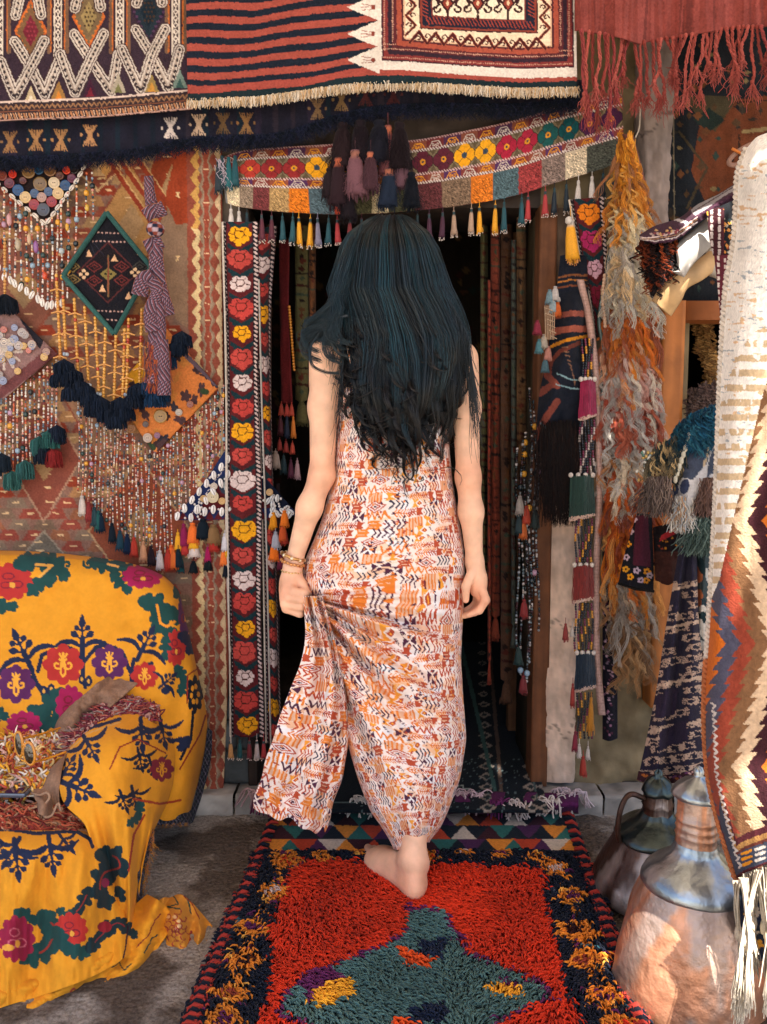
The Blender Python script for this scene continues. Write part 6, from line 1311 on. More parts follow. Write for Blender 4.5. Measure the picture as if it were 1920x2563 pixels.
def amulets():
    rr = np.random.default_rng(41)
    # --- buttons and cowries, top left
    root = thing('beaded_amulet', 'triangular amulet crowded with coloured buttons and edged in cowrie shells, bead strings below', 'beaded hanging', P(100, 600, 2.42), 'beaded hangings on the left wall')
    cv = Cv(-140, 380, 260, 570, '#241a1c', 1); mb = MB(); sheet(mb, [[(-120, 392, 2.432), (-70, 400, 2.43)], [(40, 392, 2.43), (40, 500, 2.43)], [(112, 392, 2.43), (112, 548, 2.43)], [(160, 392, 2.43), (160, 500, 2.43)], [(212, 392, 2.432), (212, 410, 2.43)]], cv, 3); mb.build('cloth_triangle', CLOTH, root, solid=.006)
    for x, y, r, c in [(32, 436, 10, '#d8351c'), (72, 430, 16, '#8f6a3c'), (98, 426, 11, '#1f4668'), (126, 426, 15, '#8a5f38'), (167, 426, 10, '#d84020'), (186, 424, 11, '#241a1a'), (24, 458, 13, '#6b2028'), (46, 476, 14, '#1c4470'), (101, 460, 17, '#86663c'), (136, 458, 14, '#d6bd98'), (164, 464, 13, '#1c4470'), (180, 446, 11, '#6a2840'), (87, 484, 11, '#3c5070'), (122, 480, 11, '#3c5070'), (146, 484, 14, '#d9b680'), (64, 494, 14, '#d8b47c'), (105, 494, 12, '#a98678'), (86, 512, 13, '#8a2628'), (130, 505, 13, '#8e282a'), (109, 525, 16, '#464650'), (6, 440, 12, '#7a3a2c'), (150, 440, 10, '#6a4030'), (58, 452, 9, '#5a2a22')]:
        mb = MB(); button(mb, x, y, 2.424, r, c); mb.build('button', BEAD, root)
    pts = list(cr(np.array([(-40, 420, 0), (2, 466, 0), (50, 508, 0), (108, 556, 0)]), 9)[:, :2])+list(cr(np.array([(122, 552, 0), (152, 508, 0), (190, 455, 0), (210, 418, 0)]), 9)[:, :2])
    mb = MB()
    for i, (x, y) in enumerate(pts): cowrie(mb, x, y, 2.42, 8.5, -.85 if i < 9 else .65)
    mb.build('cowrie_edge', SHELL, root)
    xs = [-20, -4, 12, 26, 38, 52, 66, 80, 94, 106, 118, 130, 143, 155, 170, 190, 215, 232]
    tip = np.interp(xs, [-20, 10, 118, 170, 215, 235], [650, 690, 765, 756, 560, 555])
    strings(root, xs, np.interp(xs, [-40, 108, 210], [430, 560, 430])*np.where(np.array(xs) > 205, 1, 1), tip-12, 2.415, 3, 2.9, big=.05)
    mb = MB()
    for x, y in zip(xs[:14], tip): cowrie(mb, x+rr.normal(0, 1), y, 2.412, 10, rr.normal(0, .25), '#e0d9d0')
    mb.build('cowrie_pendants', SHELL, root)
    for x, y, c, r, st in [(23, 550, '#c09090', 7, 2.2), (73, 598, '#c0a080', 6, 2.4), (90, 618, '#8a5a90', 7, 2.2), (45, 612, '#a89880', 8, 2), (168, 568, '#cf9a30', 5, 2), (112, 690, '#c84a28', 7, 1.4), (78, 650, '#1f2a2a', 7, 1), (154, 628, '#a9b4b8', 8, 1), (218, 520, '#c9a040', 6, 1.4)]:
        mb = MB(); mb.beads([P(x, y, 2.408)], r/F*2.4, [lin(c)], st); mb.build('large_bead', BEAD, root)
    # --- woven diamond pouch with teal edge, yellow bead strings, navy pompoms
    root = thing('woven_amulet', 'dark woven diamond pouch edged in teal with yellow bead strings ending in navy pompoms', 'beaded hanging', P(270, 1080, 2.40), 'beaded hangings on the left wall')
    A, B, C_, Dd = (267, 532), (378, 668), (286, 836), (158, 690)
    cv = Cv(140, 520, 400, 850, '#17171e', 2)
    def tdot(y, x0, x1):
        for x in np.arange(x0, x1, 10): cv.blob(x, y+.03*(x-x0), 3, 1.8, '#b9938a')
    tdot(582, 236, 320); tdot(603, 222, 330); tdot(778, 236, 335); tdot(800, 250, 320)
    for dx, dy, c in [(0, 0, '#5a2b25'), (-46, -2, '#6b5330'), (50, 0, '#5a2b25')]:
        pass
    def stp(cx, cy, rx, ry, c): cv.dia(cx, cy, rx, ry, c); cv.dia(cx, cy, rx-5, ry-5, '#1a151a'); 
    stp(270, 682, 78, 78, '#4d2526')
    for cx, cy, c in [(182, 668, '#75603a'), (182, 700, '#75603a'), (236, 668, '#642a28'), (236, 702, '#642a28'), (304, 668, '#642a28'), (304, 702, '#642a28'), (350, 668, '#3a3a36')]:
        cv.dia(cx, cy, 21, 15, c); cv.dia(cx, cy, 17, 11, '#1a1318'); cv.line([(cx-9, cy), (cx, cy-6), (cx+9, cy), (cx, cy+5), (cx-3, cy)], 2.4, c)
    for cx, cy in [(210, 686), (338, 682)]:
        for q in ((-8, 0), (8, 0), (0, -8), (0, 8)): cv.blob(cx+q[0], cy+q[1], 5, 4.2, '#d2ad86')
    cv.dia(271, 686, 22, 17, '#7a6a3c'); 
    for q in ((-7, 0), (7, 0), (0, -6), (0, 6)): cv.blob(271+q[0], 686+q[1], 3.5, 3, '#141a14')
    cv.line([(271, 640), (271, 740)], 5, '#6b5236'); cv.line([(271, 645), (271, 735)], 2, '#8a3a30')
    for cx, cy in [(223, 634), (286, 646), (256, 722), (322, 740), (352, 630)]: cv.poly([(cx-9, cy+8), (cx, cy-10), (cx+9, cy+8)], '#cfa27c')
    for q in range(4): cv.line([(215+q*4, 600+0*q), (195+q*22, 640)], 1.4, '#2c2c38')
    mb = MB(); slabpoly(mb, (A, B, C_, Dd), 2.415, .012, cv, 1.8); mb.build('pouch', CLOTH, root, solid=.01)
    mb = MB(); e = [A, B, C_, Dd, A]
    for p, q in zip(e[:-1], e[1:]):
        l = np.linspace(0, 1, 24)[:, None]; w_ = np.array(p)*(1-l)+np.array(q)*l; mb.tubes([P(w_[:, 0], w_[:, 1], 2.404+0*w_[:, 0])], .0072, lin('#2f5450')*(.9+.3*rr.random()), 8)
    mb.build('teal_edging', CLOTH, root)
    YB = [lin(c) for c in ('#cf9440', '#c8903c', '#dba550', '#c08038', '#b0402a')]
    xs = [133, 158, 186, 212, 238, 264, 290, 312, 322, 355, 378]; ys = [690, 744, 750, 770, 796, 822, 842, 826, 800, 776, 850]; ye = [900, 878, 930, 955, 978, 1008, 1012, 1006, 980, 955, 905]
    for i, (x, ya, yb) in enumerate(zip(xs, ys, ye)):
        m = MB(); y = np.arange(ya, yb, 8.5); x0 = x+(8 if i == 0 else 0); xx = x0+(y-ya)*(.05 if i < 5 else -.03)+(16*(1-(y-ya)/(yb-ya)) if i == 10 else 0)
        m.beads(P(xx, y, 2.406), 4.6/F*2.4, np.array(YB)[np.where(rr.random(len(y)) < .93, rr.integers(0, 4, len(y)), 4)], 1.05)
        for yy in np.arange(ya+35, yb, 56): xk = np.interp(yy, y, xx); m.tubes([P(np.array([xk-17, xk, xk+17]), np.array([yy+3, yy-2, yy+4]), np.array([2.404, 2.400, 2.404]))], .0026, '#c98c48', 6)
        m.beads([P(xx[-1]-3, yb+8, 2.4), P(xx[-1]+4, yb+9, 2.4)], 5/F*2.4, [lin('#8c9aa8'), lin('#aab0b4')]); m.build('bead_string', BEAD, root)
    def pom(root, x, y, r, c, D=2.385, L=1.4):
        m = MB(); n = 230; a = rr.random(n)*6.28; q = rr.random(n)**.5; s = r/F*D
        top = P(x, y-r*1.1, D); ex = np.stack([np.cos(a)*q*s*1.15, np.sin(a)*q*s*.9, -s*L*(.75+.5*rr.random(n))], 1)+top; md = top+np.stack([np.cos(a)*q*s*1.0, np.sin(a)*q*s*.9, -s*.55*np.ones(n)], 1)
        t3 = np.repeat(top[None], n, 0); m.tubes(np.stack([t3, md, (md+ex)/2+rr.normal(0, .001, (n, 3)), ex], 1), .0014, lin(c)*(.55+.9*rr.random((n, 1))), 3); m.build('pompom', PILE, root)
    for x, y in [(160, 925), (150, 955), (182, 948), (198, 975), (212, 985), (225, 1005), (250, 1018), (268, 1045), (290, 1060), (310, 1040), (335, 1010), (345, 985), (372, 975), (400, 990), (415, 950), (442, 918), (455, 895), (236, 1030), (300, 1020), (388, 1005), (178, 990)]:
        if x > 400: y = y-40; 
        pom(root, x, y-(0 if x < 400 else 0), 24, '#101b2c' if rr.random() < .8 else '#16304c')
    # --- embroidered orange diamond with fine bead curtain
    root = thing('beaded_amulet', 'orange and brown patterned diamond pouch with buttons above a long curtain of fine bead strings', 'beaded hanging', P(380, 1100, 2.43), 'beaded hangings on the left wall')
    cv = Cv(300, 780, 570, 1160, '#c9763c', 1.6)
    for i in range(58):
        x, y = 330+210*rr.random(), 830+300*rr.random(); cv.blob(x, y, 10+12*rr.random(), 6+9*rr.random(), ['#3a2a2c', '#4a3436', '#33303a', '#c07a3c'][rr.integers(4)], 5, .35, rr.random()*3)
    cv.line([(455, 880), (540, 960)], 11, '#5a4a54'); cv.line([(330, 1096), (390, 1140)], 11, '#6a5258'); cv.blob(512, 980, 12, 8, '#33422c', rot=.3); cv.blob(378, 1118, 13, 9, '#33422c', rot=.5); cv.blob(340, 935, 22, 26, '#d99a28', 5, .3)
    mb = MB(); slabpoly(mb, ((415, 820), (548, 970), (388, 1138), (282, 985)), 2.44, .012, cv, 2); mb.build('pouch', CLOTH, root, solid=.01)
    for x, y, r, c in [(402, 1042, 17, '#a0783c'), (448, 1032, 9, '#c0b0a0'), (476, 1012, 9, '#8a4a34'), (328, 1072, 11, '#8a5a34'), (370, 1096, 12, '#b09888'), (394, 1090, 8, '#7a4a64'), (365, 1062, 8, '#5a4038'), (318, 840, 7, '#c8b8ac')]:
        mb = MB(); button(mb, x, y, 2.425, r, c); mb.build('button', BEAD, root)
    xs = np.linspace(196, 562, 42); y0 = np.where(xs < 390, np.interp(xs, [196, 282, 390], [1010, 1040, 1140]), np.interp(xs, [390, 548, 565], [1140, 975, 960])); y0[:12] = np.linspace(1000, 1055, 12)
    ye = np.interp(xs, [196, 300, 400, 470, 562], [1235, 1330, 1400, 1380, 1180]); ye = np.where(xs > 436, 1290-(xs-436)*1.30, ye); strings(root, xs, y0, ye, 2.436, 8, 2.3, big=.018, sway=3)
    for i, (x, c) in enumerate([(205, '#bdb0a6'), (222, '#7a2c2c'), (236, '#243a40'), (252, '#0f2030'), (246, '#1e4a4a'), (280, '#101a24'), (300, '#1e3a48'), (318, '#0f2038'), (335, '#a03428'), (358, '#b08060'), (378, '#20161c'), (400, '#b8b0ac'), (420, '#a33428'), (434, '#c8642c'), (446, '#14222c')]):
        y = np.interp(x, [196, 300, 400, 470], [1240, 1335, 1385, 1380]); m = MB(); tassel(m, x, y-8, 2.42, 48, 22, c, tip=None, cord=10, seed=i+60); m.build('tassel', PILE, root)
    # --- button diamond at the picture's left edge
    root = thing('button_amulet', 'mauve diamond cloth set with pearl buttons, bead strings and teal tassels below it', 'beaded hanging', P(30, 1000, 2.43), 'beaded hangings on the left wall')
    cv = Cv(-170, 740, 160, 1010, '#8a6a66', 1.4); cv.poly([(50, 800), (60, 790), (110, 850), (100, 875), (84, 850)], '#26242c'); cv.poly([(0, 1000), (150, 885), (120, 870), (0, 970)], '#6b3f40')
    for a in range(12): cv.line([(10, 880), (10+44*math.cos(a*.52), 880+44*math.sin(a*.52))], 7, '#c2b0a4')
    mb = MB(); slabpoly(mb, ((0, 748), (144, 886), (8, 1002), (-160, 880)), 2.44, .01, cv, 2.4); mb.build('pouch', CLOTH, root, solid=.01)
    for i in range(42):
        x, y = -10+130*rr.random(), 800+170*rr.random()
        if abs(x-0)/140+abs(y-885)/110 < .88:
            mb = MB(); button(mb, x, y, 2.425, 7+5*rr.random(), ['#c8b6a4', '#8a8fa8', '#c07060', '#b8a090', '#c9a060', '#9a5a78', '#a89a94', '#b08878'][rr.integers(8)]); mb.build('button', BEAD, root)
    xs = np.linspace(-50, 140, 19); strings(root, xs, np.interp(xs, [-50, 8, 140], [960, 1000, 900]), np.interp(xs, [-50, 60, 140], [1200, 1190, 1085]), 2.438, 18, 2.9, big=.03)
    for i, (x, y, c) in enumerate([(30, 1195, '#2f5a56'), (62, 1168, '#2c5654'), (4, 1150, '#14202c'), (-20, 1160, '#1a2c3c'), (105, 1130, '#101a28'), (98, 1108, '#27504e'), (142, 1080, '#121c2c'), (126, 1090, '#2c5c58'), (134, 1138, '#7a2020')]):
        pom(root, x, y+6, 20, c, 2.42, 2.0)
    pom(root, 12, 768, 30, '#121a26', 2.41); m = MB(); m.beads(P(12+0*np.arange(18), 600+np.arange(18)*8.6, 2.41+0*np.arange(18)), .005, np.repeat(lin('#c08a48')[None], 18, 0)); m.build('bead_string', BEAD, root)
    # --- cowrie triangle
    root = thing('cowrie_amulet', 'blue and maroon triangle amulet sewn with white cowries and beads, bright tassels hanging from it', 'beaded hanging', P(590, 1400, 2.44), 'beaded hangings on the left wall')
    cv = Cv(410, 1080, 760, 1330, '#571b20', 2)
    tri = [(438, 1300), (590, 1108), (735, 1288)]
    cv.line([(438, 1300), (590, 1112)], 62, '#1f2c54'); cv.line([(590, 1112), (740, 1290)], 62, '#141c30'); cv.line([(430, 1300), (740, 1290)], 40, '#1f2c54')
    for q in range(14): cv.poly([(448+q*22, 1300), (459+q*22, 1280), (470+q*22, 1300)], '#571b20')
    for q in range(40): x = 470+q*3; y = 1300-q*4.2; cv.line([(x, y), (x+3, y-4)], 2.2, '#cfc0bc') if q % 2 else None
    cv.blob(574, 1215, 26, 26, '#2e3a48'); cv.blob(574, 1215, 16, 16, '#b8c0c4'); cv.blob(574, 1215, 7, 7, '#2a4a6a')
    mb = MB(); sheet(mb, [[(440, 1296, 2.438), (440, 1302, 2.438)], [(515, 1202, 2.436), (515, 1302, 2.436)], [(590, 1106, 2.436), (590, 1300, 2.436)], [(660, 1190, 2.440), (660, 1300, 2.440)], [(742, 1284, 2.45), (742, 1290, 2.45)]], cv, 2, us=[0, 1, 2, 3, 4]); mb.build('cloth_triangle', CLOTH, root, solid=.008)
    ed = cr(np.array([(444, 1292, 0), (590, 1128, 0)]), 9); ed2 = cr(np.array([(478, 1296, 0), (590, 1165, 0)]), 7)
    for x, y, _ in np.concatenate([ed, ed2]): mb = MB(); cowrie(mb, x, y, 2.427, 10, rr.normal(0, .3), '#e2ddd9'); mb.build('cowrie', SHELL, root)
    for x in range(492, 600, 21): mb = MB(); cowrie(mb, x, 1275+6*(x % 2), 2.427, 10, .1, '#e2ddd9'); mb.build('cowrie', SHELL, root)
    for i in range(16): mb = MB(); x = 668+60*rr.random(); y = 1290-80*rr.random()*(735-x)/66; cowrie(mb, x, y, 2.434, 9, rr.normal(0, .5), '#c8c8c8'); mb.build('cowrie', SHELL, root)
    mb = MB()
    for i in range(70):
        x = 445+290*rr.random(); yt = 1300-(x-438)*1.26 if x < 590 else 1110+(x-590)*1.22; y = yt+rr.random()*(1300-yt); mb.beads([P(x, y, 2.428)], 3.2/F*2.4, [lin('#cfc8c4')])
    mb.build('white_beads', SHELL, root)['kind'] = 'stuff'
    for x, y, r, c in [(533, 1244, 15, '#d2c09c'), (510, 1248, 9, '#c39a5c'), (556, 1254, 9, '#cfa060'), (536, 1217, 9, '#c8b8a8'), (675, 1232, 9, '#b8905a')]: mb = MB(); button(mb, x, y, 2.427, r, c); mb.build('shell_flower', SHELL, root)
    for i, (x, y, c, L, w_) in enumerate([(445, 1340, '#d99a28', 46, 20), (428, 1372, '#d8642c', 40, 22), (418, 1392, '#a8342c', 42, 24), (460, 1318, '#7a1c44', 58, 24), (462, 1356, '#a83430', 40, 22), (482, 1316, '#dd6a2c', 52, 32), (484, 1342, '#dda028', 40, 28), (486, 1362, '#c4b4ac', 40, 32), (452, 1400, '#1c4448', 40, 20), (484, 1412, '#10181e', 30, 24), (508, 1306, '#0c1822', 50, 40), (534, 1320, '#7a5c3c', 48, 40), (534, 1350, '#a83028', 36, 26), (520, 1376, '#991c50', 36, 18), (520, 1402, '#10181c', 34, 24), (563, 1342, '#c4c0c4', 44, 22), (568, 1372, '#d8a028', 30, 16), (560, 1382, '#dc6e30', 40, 22), (566, 1416, '#101620', 36, 20),
                                         (684, 1290, '#c8801c', 40, 22), (712, 1285, '#d06a20', 40, 24), (708, 1318, '#b04a24', 44, 24), (690, 1338, '#9a9aa4', 42, 24), (686, 1366, '#d0651c', 44, 28), (712, 1330, '#8a2c20', 40, 20), (702, 1392, '#5a1c30', 40, 20)]):
        m = MB(); tassel(m, x, y-8, 2.43, L, w_, c, tip=None, cord=8, seed=i+160); m.build('tassel', PILE, root)
    # --- knotted woven strap with a ball
    root = thing('knotted_strap', 'tablet woven purple grey strap knotted around a patterned ball, hanging from the wall', 'woven strap', P(390, 900, 2.36))
    cv = Cv(0, 0, 60, 700, '#54424e', 2)
    for j in range(0, 700, 6):
        for i in range(0, 60, 6):
            k = (i//6+j//6) % 3; cv.line([(i, j), (i+5, j+5)] if (j//36) % 2 else [(i+5, j), (i, j+5)], 2.4, ['#9a8090', '#2a2c3a', '#7c3c3c'][k])
    cv.rect(0, 0, 3, 700, '#a8684a'); cv.rect(57, 0, 60, 700, '#a8684a')
    def strap(pts, w0, w1, D, tw=0.0, seed=0):
        c = cr(np.array([(a, b, 0) for a, b in pts]), 40); T = np.gradient(c[:, :2], axis=0); N = np.stack([-T[:, 1], T[:, 0]], 1); N /= np.linalg.norm(N, axis=1)[:, None]; w_ = np.linspace(w0, w1, 40)[:, None]/2
        q = np.linspace(-1, 1, 18); X = c[:, 0][:, None]+N[:, 0][:, None]*q*w_; Y = c[:, 1][:, None]+N[:, 1][:, None]*q*w_; Dp = D-.010*(1-q**2)+.004*np.sin(np.linspace(0, 9, 40)+seed)[:, None]
        U, V = np.meshgrid(np.linspace(0, 59, 18), np.linspace(0, 300, 40)); X2 = np.repeat(np.repeat(X, 1, 0), 1, 1); m = MB()
        S = np.stack([X, Y, Dp], -1); nv, nu = 160, 30; vi = np.linspace(0, 39, nv); ui = np.linspace(0, 17, nu); a = np.floor(vi).clip(0, 38).astype(int); fa = (vi-a)[:, None, None]; R_ = S[a]*(1-fa)+S[a+1]*fa; b = np.floor(ui).clip(0, 16).astype(int); fb = (ui-b)[None, :, None]; R_ = R_[:, b]*(1-fb)+R_[:, b+1]*fb
        UU, VV = np.meshgrid(np.linspace(1, 58, nu), np.linspace(0, np.abs(np.diff(c[:, :2], axis=0)).sum(), nv)); m.grid(P(R_[..., 0], R_[..., 1], R_[..., 2]), cv.samp(UU, VV % 690, .5)); m.build('strap', CLOTH, root, solid=.004)
    strap([(372, 440), (376, 490), (386, 540)], 16, 30, 2.385); strap([(364, 540), (380, 530), (400, 526), (412, 520)], 30, 34, 2.37, seed=2); strap([(366, 620), (384, 612), (404, 602)], 34, 34, 2.365, seed=3)
    strap([(392, 610), (392, 660), (398, 720), (404, 740)], 28, 40, 2.37, seed=4); strap([(382, 690), (360, 700), (350, 740)], 30, 40, 2.36, seed=5); strap([(380, 700), (394, 730), (378, 780), (384, 830)], 26, 34, 2.35, seed=6); strap([(404, 720), (416, 760), (424, 790)], 22, 26, 2.36, seed=7)
    strap([(408, 850), (410, 900), (412, 990)], 22, 30, 2.35, seed=8); strap([(384, 820), (386, 900), (380, 960)], 20, 34, 2.365, seed=9); strap([(398, 760), (402, 830), (396, 900)], 24, 22, 2.355, seed=10)
    m = MB(); c = P(389, 574, 2.352); lat = np.linspace(-1.5, 1.5, 18); a = np.arange(28)*2*math.pi/28; s = 22/F*2.35
    V = c+s*np.stack([np.cos(lat)[:, None]*np.cos(a), np.cos(lat)[:, None]*np.sin(a), np.sin(lat)[:, None]*.85+0*a], -1); k = ((np.arange(18)[:, None]//3+np.arange(28)[None]//3) % 3); C = np.array([lin('#b09aa4'), lin('#20263a'), lin('#8a4438')])[k]; m.grid(V, C, closeu=True); m.build('ball', CLOTH, root)
    m = MB(); n = 200; x = 392+rr.normal(0, 13, n); strands(m, P(x, 850+rr.random(n)*30, 2.35+0*x), P(x+rr.normal(0, 5, n), 930+rr.random(n)*60, 2.35+0*x), 6, .0012, np.array([lin('#5a4450'), lin('#8a3a34'), lin('#2a2430'), lin('#b05a30')])[rr.integers(0, 4, n)], .004, seed=5); m.build('fringe', PILE, root)['kind'] = 'stuff'
amulets()
# ------------------------------------------------------------------ things hung right of the doorway
def locks2(mb, rl, n, cols, L, rad, seed, curl=6.0, lift=.02, cf=3.0, per=5, k=16):
    """curly wool locks growing on a surface given by rails, hanging down"""
    r = np.random.default_rng(seed); S = rails(rl, 50, 90); i = r.integers(0, 90, n); j = r.integers(0, 50, n); q = S[i, j]; t = np.linspace(0, 1, k)
    PT = []; CC = []
    for a in range(n):
        l = L*(.5+r.random()); ph = r.random()*6; f = cf*(.6+.8*r.random()); dx = r.normal(0, l*.18); c = lin(cols[r.integers(len(cols))])*(.75+.5*r.random()); cu = curl*(.5+r.random()); cl_ = r.random()
        for b in range(per):
            o = r.normal(0, 2.8, 2); fr_ = r.normal(0, 1.6)*np.sin(t*(9+9*r.random())+r.random()*6)*t; x = q[a, 0]+dx*t+cu*np.sin(ph+f*6.28*t+.5*o[1]*t)*np.minimum(1, t*2)+o[0]*(1-t*.45)+fr_; y = q[a, 1]+l*t+o[1]; D = q[a, 2]-lift*np.sin(np.clip(t*2.2, 0, 1.8))*(.6+.4*math.sin(ph))-.004*np.cos(ph+f*6.28*t)
            PT.append(P(x, y, D)); CC.append(c*(.8+.4*r.random()))
    mb.tubes(np.array(PT), rad*np.linspace(1, .45, k)[None]*np.ones((len(PT), 1)), np.array(CC), 3); return mb
def right_things():
    r = np.random.default_rng(77)
    # shaggy fleece rug
    root = thing('shaggy_fleece', 'long shaggy hanging of curly wool locks in orange, cream, grey and rust, beside the window', 'fleece', P(1580, 1650, 2.35))
    Ls = [(1548, 335), (1540, 480), (1525, 640), (1516, 800), (1512, 1000), (1510, 1300), (1528, 1500), (1545, 1625)]; Rs = [(1585, 335), (1622, 480), (1640, 600), (1650, 760), (1652, 1000), (1642, 1180), (1628, 1350), (1632, 1500), (1622, 1625)]
    mb = MB(); sheet(mb, [[(a, b, 2.36) for a, b in Ls], [(1575, 335, 2.33)]+[(1580, y, 2.325) for y in (480, 700, 900, 1200, 1400, 1630)], [(a, b, 2.36) for a, b in Rs]], '#74493e', 4, ripple(.02, 60, 90, 2)); mb.build('hide', CLOTH, root, solid=.006)
    e = lambda y: (np.interp(y, [q[1] for q in Ls], [q[0] for q in Ls])+4, np.interp(y, [q[1] for q in Rs], [q[0] for q in Rs])-6)
    for (ya, yb, n, cols, L, cu) in [(340, 400, 60, ['#c97c20', '#d08c30', '#b06820', '#8a5a3a'], 70, 5), (380, 520, 90, ['#c07a2c', '#b86e28', '#c99048', '#8f5c3c'], 80, 7), (500, 600, 120, ['#c9b48e', '#b8ab98', '#d9c49c', '#a89a8c'], 90, 8), (590, 740, 130, ['#b5aca0', '#c9bda8', '#9a9088', '#c7a880'], 90, 9), (745, 800, 110, ['#bc5e20', '#b06428', '#a04e22', '#8a4a34'], 95, 6),
                                     (800, 900, 60, ['#c8782c', '#b8886a', '#a87468'], 90, 7), (850, 980, 130, ['#b5978c', '#a89c94', '#b88678', '#c9b8a4'], 80, 8), (950, 1060, 110, ['#9c4c38', '#a85a44', '#8f4030'], 80, 8), (960, 1150, 60, ['#b8b0a8', '#a8a098'], 90, 8),
                                     (1080, 1200, 100, ['#c4b29a', '#b5aaa0', '#b07a50', '#a89c90'], 80, 9), (1170, 1300, 120, ['#b85a20', '#ac5020', '#9c4420', '#7c4030'], 90, 5), (1300, 1420, 80, ['#cf7420', '#c2662a', '#c98a4a'], 95, 7), (1380, 1520, 60, ['#a09488', '#b39a80', '#8a7a6c'], 90, 9), (1480, 1620, 100, ['#9a7048', '#8a6444', '#a8825a', '#7a5a40'], 70, 9)]:
        mb = MB(); y = np.linspace(ya-10, yb-10, 5); locks2(mb, [[(e(v)[0], v, 2.35) for v in y], [(1580, v, 2.32) for v in y], [(e(v)[1], v, 2.35) for v in y]], int(n*.75), cols, L*1.35, .00105, int(ya), curl=cu*1.0, cf=2.0, per=15, k=22); mb.build('wool_locks', PILE, root)['kind'] = 'stuff'
    mb = MB(); mb.tubes([cr(P(np.array([1602, 1600, 1590]), np.array([255, 320, 345]), np.array([2.37, 2.34, 2.33])), 10)], .002, '#b5a898', 5); mb.build('hanging_string', CLOTH, root)
    # pink-cream strap
    mb = MB(); cvs = Cv(1430, 600, 1540, 1810, '#b8958a', 1); 
    for y in range(600, 1810, 9): cvs.line([(1430, y), (1540, y)], 2, '#a5837a')
    c = [(1452, 700), (1474, 800), (1492, 950), (1500, 1200), (1492, 1450), (1494, 1650), (1506, 1790)]
    sheet(mb, [[(x-9, y, 2.335) for x, y in c], [(x, y, 2.325) for x, y in c], [(x+10, y, 2.335) for x, y in c]], cvs, 2.4); tag(mb.build('pale_strap', CLOTH, solid=.003), 'long narrow pinkish cream woven strap hanging over the tiered tassels', 'strap')
    # striped navy bag
    cv = Cv(1310, 620, 1490, 1260, '#171b26', 1.3)
    for y, w_, c in [(690, 5, '#7a4a2c'), (702, 4, '#a0642c'), (716, 5, '#6b3c28'), (786, 15, '#8e4d40'), (824, 17, '#96503f')]: cv.line([(1380, y+8), (1430, y-2), (1476, y)], w_, c)
    cv.line([(1370, 872), (1420, 850), (1470, 842)], 8, '#c9801f'); cv.line([(1380, 905), (1400, 880), (1450, 858)], 10, '#6b3428')
    for p in ([(1376, 900), (1370, 940), (1395, 965)], [(1350, 985), (1385, 960)], [(1340, 1100), (1370, 1040), (1395, 1005)]): cv.line(p, 17, '#7c3f34')
    for k in range(9): cv.line([(1408+k*4, 870+k*10), (1422+k*2, 868+k*12)], 3, '#7a5844')
    cv.line([(1395, 935), (1430, 950), (1455, 952)], 3.5, '#7c9aa0'); cv.line([(1392, 962), (1430, 972), (1450, 974)], 3.5, '#7c9aa0'); cv.line([(1354, 1060), (1374, 1075)], 4, '#6a8a94')
    mb = MB(); sheet(mb, [[(1402, 640, 2.40), (1388, 780, 2.36), (1372, 880, 2.34), (1348, 1000, 2.345), (1342, 1130, 2.36)], [(1432, 636, 2.38), (1430, 780, 2.31), (1425, 880, 2.30), (1400, 1000, 2.31), (1392, 1120, 2.35)], [(1468, 640, 2.40), (1474, 780, 2.35), (1470, 880, 2.34), (1455, 1000, 2.35), (1448, 1090, 2.37)]], cv, 2.2, lambda X, Y, U, V: -.012*np.sin(X/12+Y/40)-.02*fbm(X/40, Y/60, 4, 3), amt=.3)
    root = thing('striped_bag', 'navy woven saddle bag with salmon stripes and a long black goat hair tassel', 'bag', P(1400, 1300, 2.34)); mb.build('bag_cloth', CLOTH, root, solid=.008)
    n = 900; x = 1400+r.normal(0, 24, n); mb = MB(); y0 = 1050+r.random(n)*60; strands(mb, P(x, y0, 2.315+.02*r.random(n)), P(x+r.normal(0, 10, n), 1230+r.random(n)*90, 2.325+.02*r.random(n)), 7, .0011, np.array([lin('#100b0d'), lin('#1a100e'), lin('#0c090c'), lin('#24130f')])[r.integers(0, 4, n)], .003, seed=4); mb.build('hair_tassel', PILE, root)
    for i, (x, y, c) in enumerate([(1376, 738, '#6a8088'), (1390, 730, '#b0a8a4'), (1384, 760, '#8a9aa0'), (1396, 770, '#b85a2c'), (1350, 862, '#4a7078'), (1362, 850, '#9a9084'), (1372, 880, '#a87468'), (1345, 815, '#7a2c3c'), (1365, 910, '#46606a')]):
        mb = MB(); tassel(mb, x, y-14, 2.33, 34, 22, c, tip=None, seed=i+7); mb.build('rag_tassel', CLOTH, root)
    mb = MB()
    for i in range(6):
        mb.tubes([P(np.array([1362+i*3, 1384+i*2]), np.array([770+i*14, 778+i*14]), np.array([2.325, 2.32])), P(np.array([1364+i*5, 1366+i*4]), np.array([765, 850]), np.array([2.325, 2.325]))], .0014, '#b59a80', 4)
    mb.build('net', CLOTH, root)
    # tiered tassel strap
    root = thing('tiered_tassels', 'strap of stacked tassel skirts in crimson, dark green, red and navy with bead cords between', 'tassel strap', P(1465, 1950, 2.33))
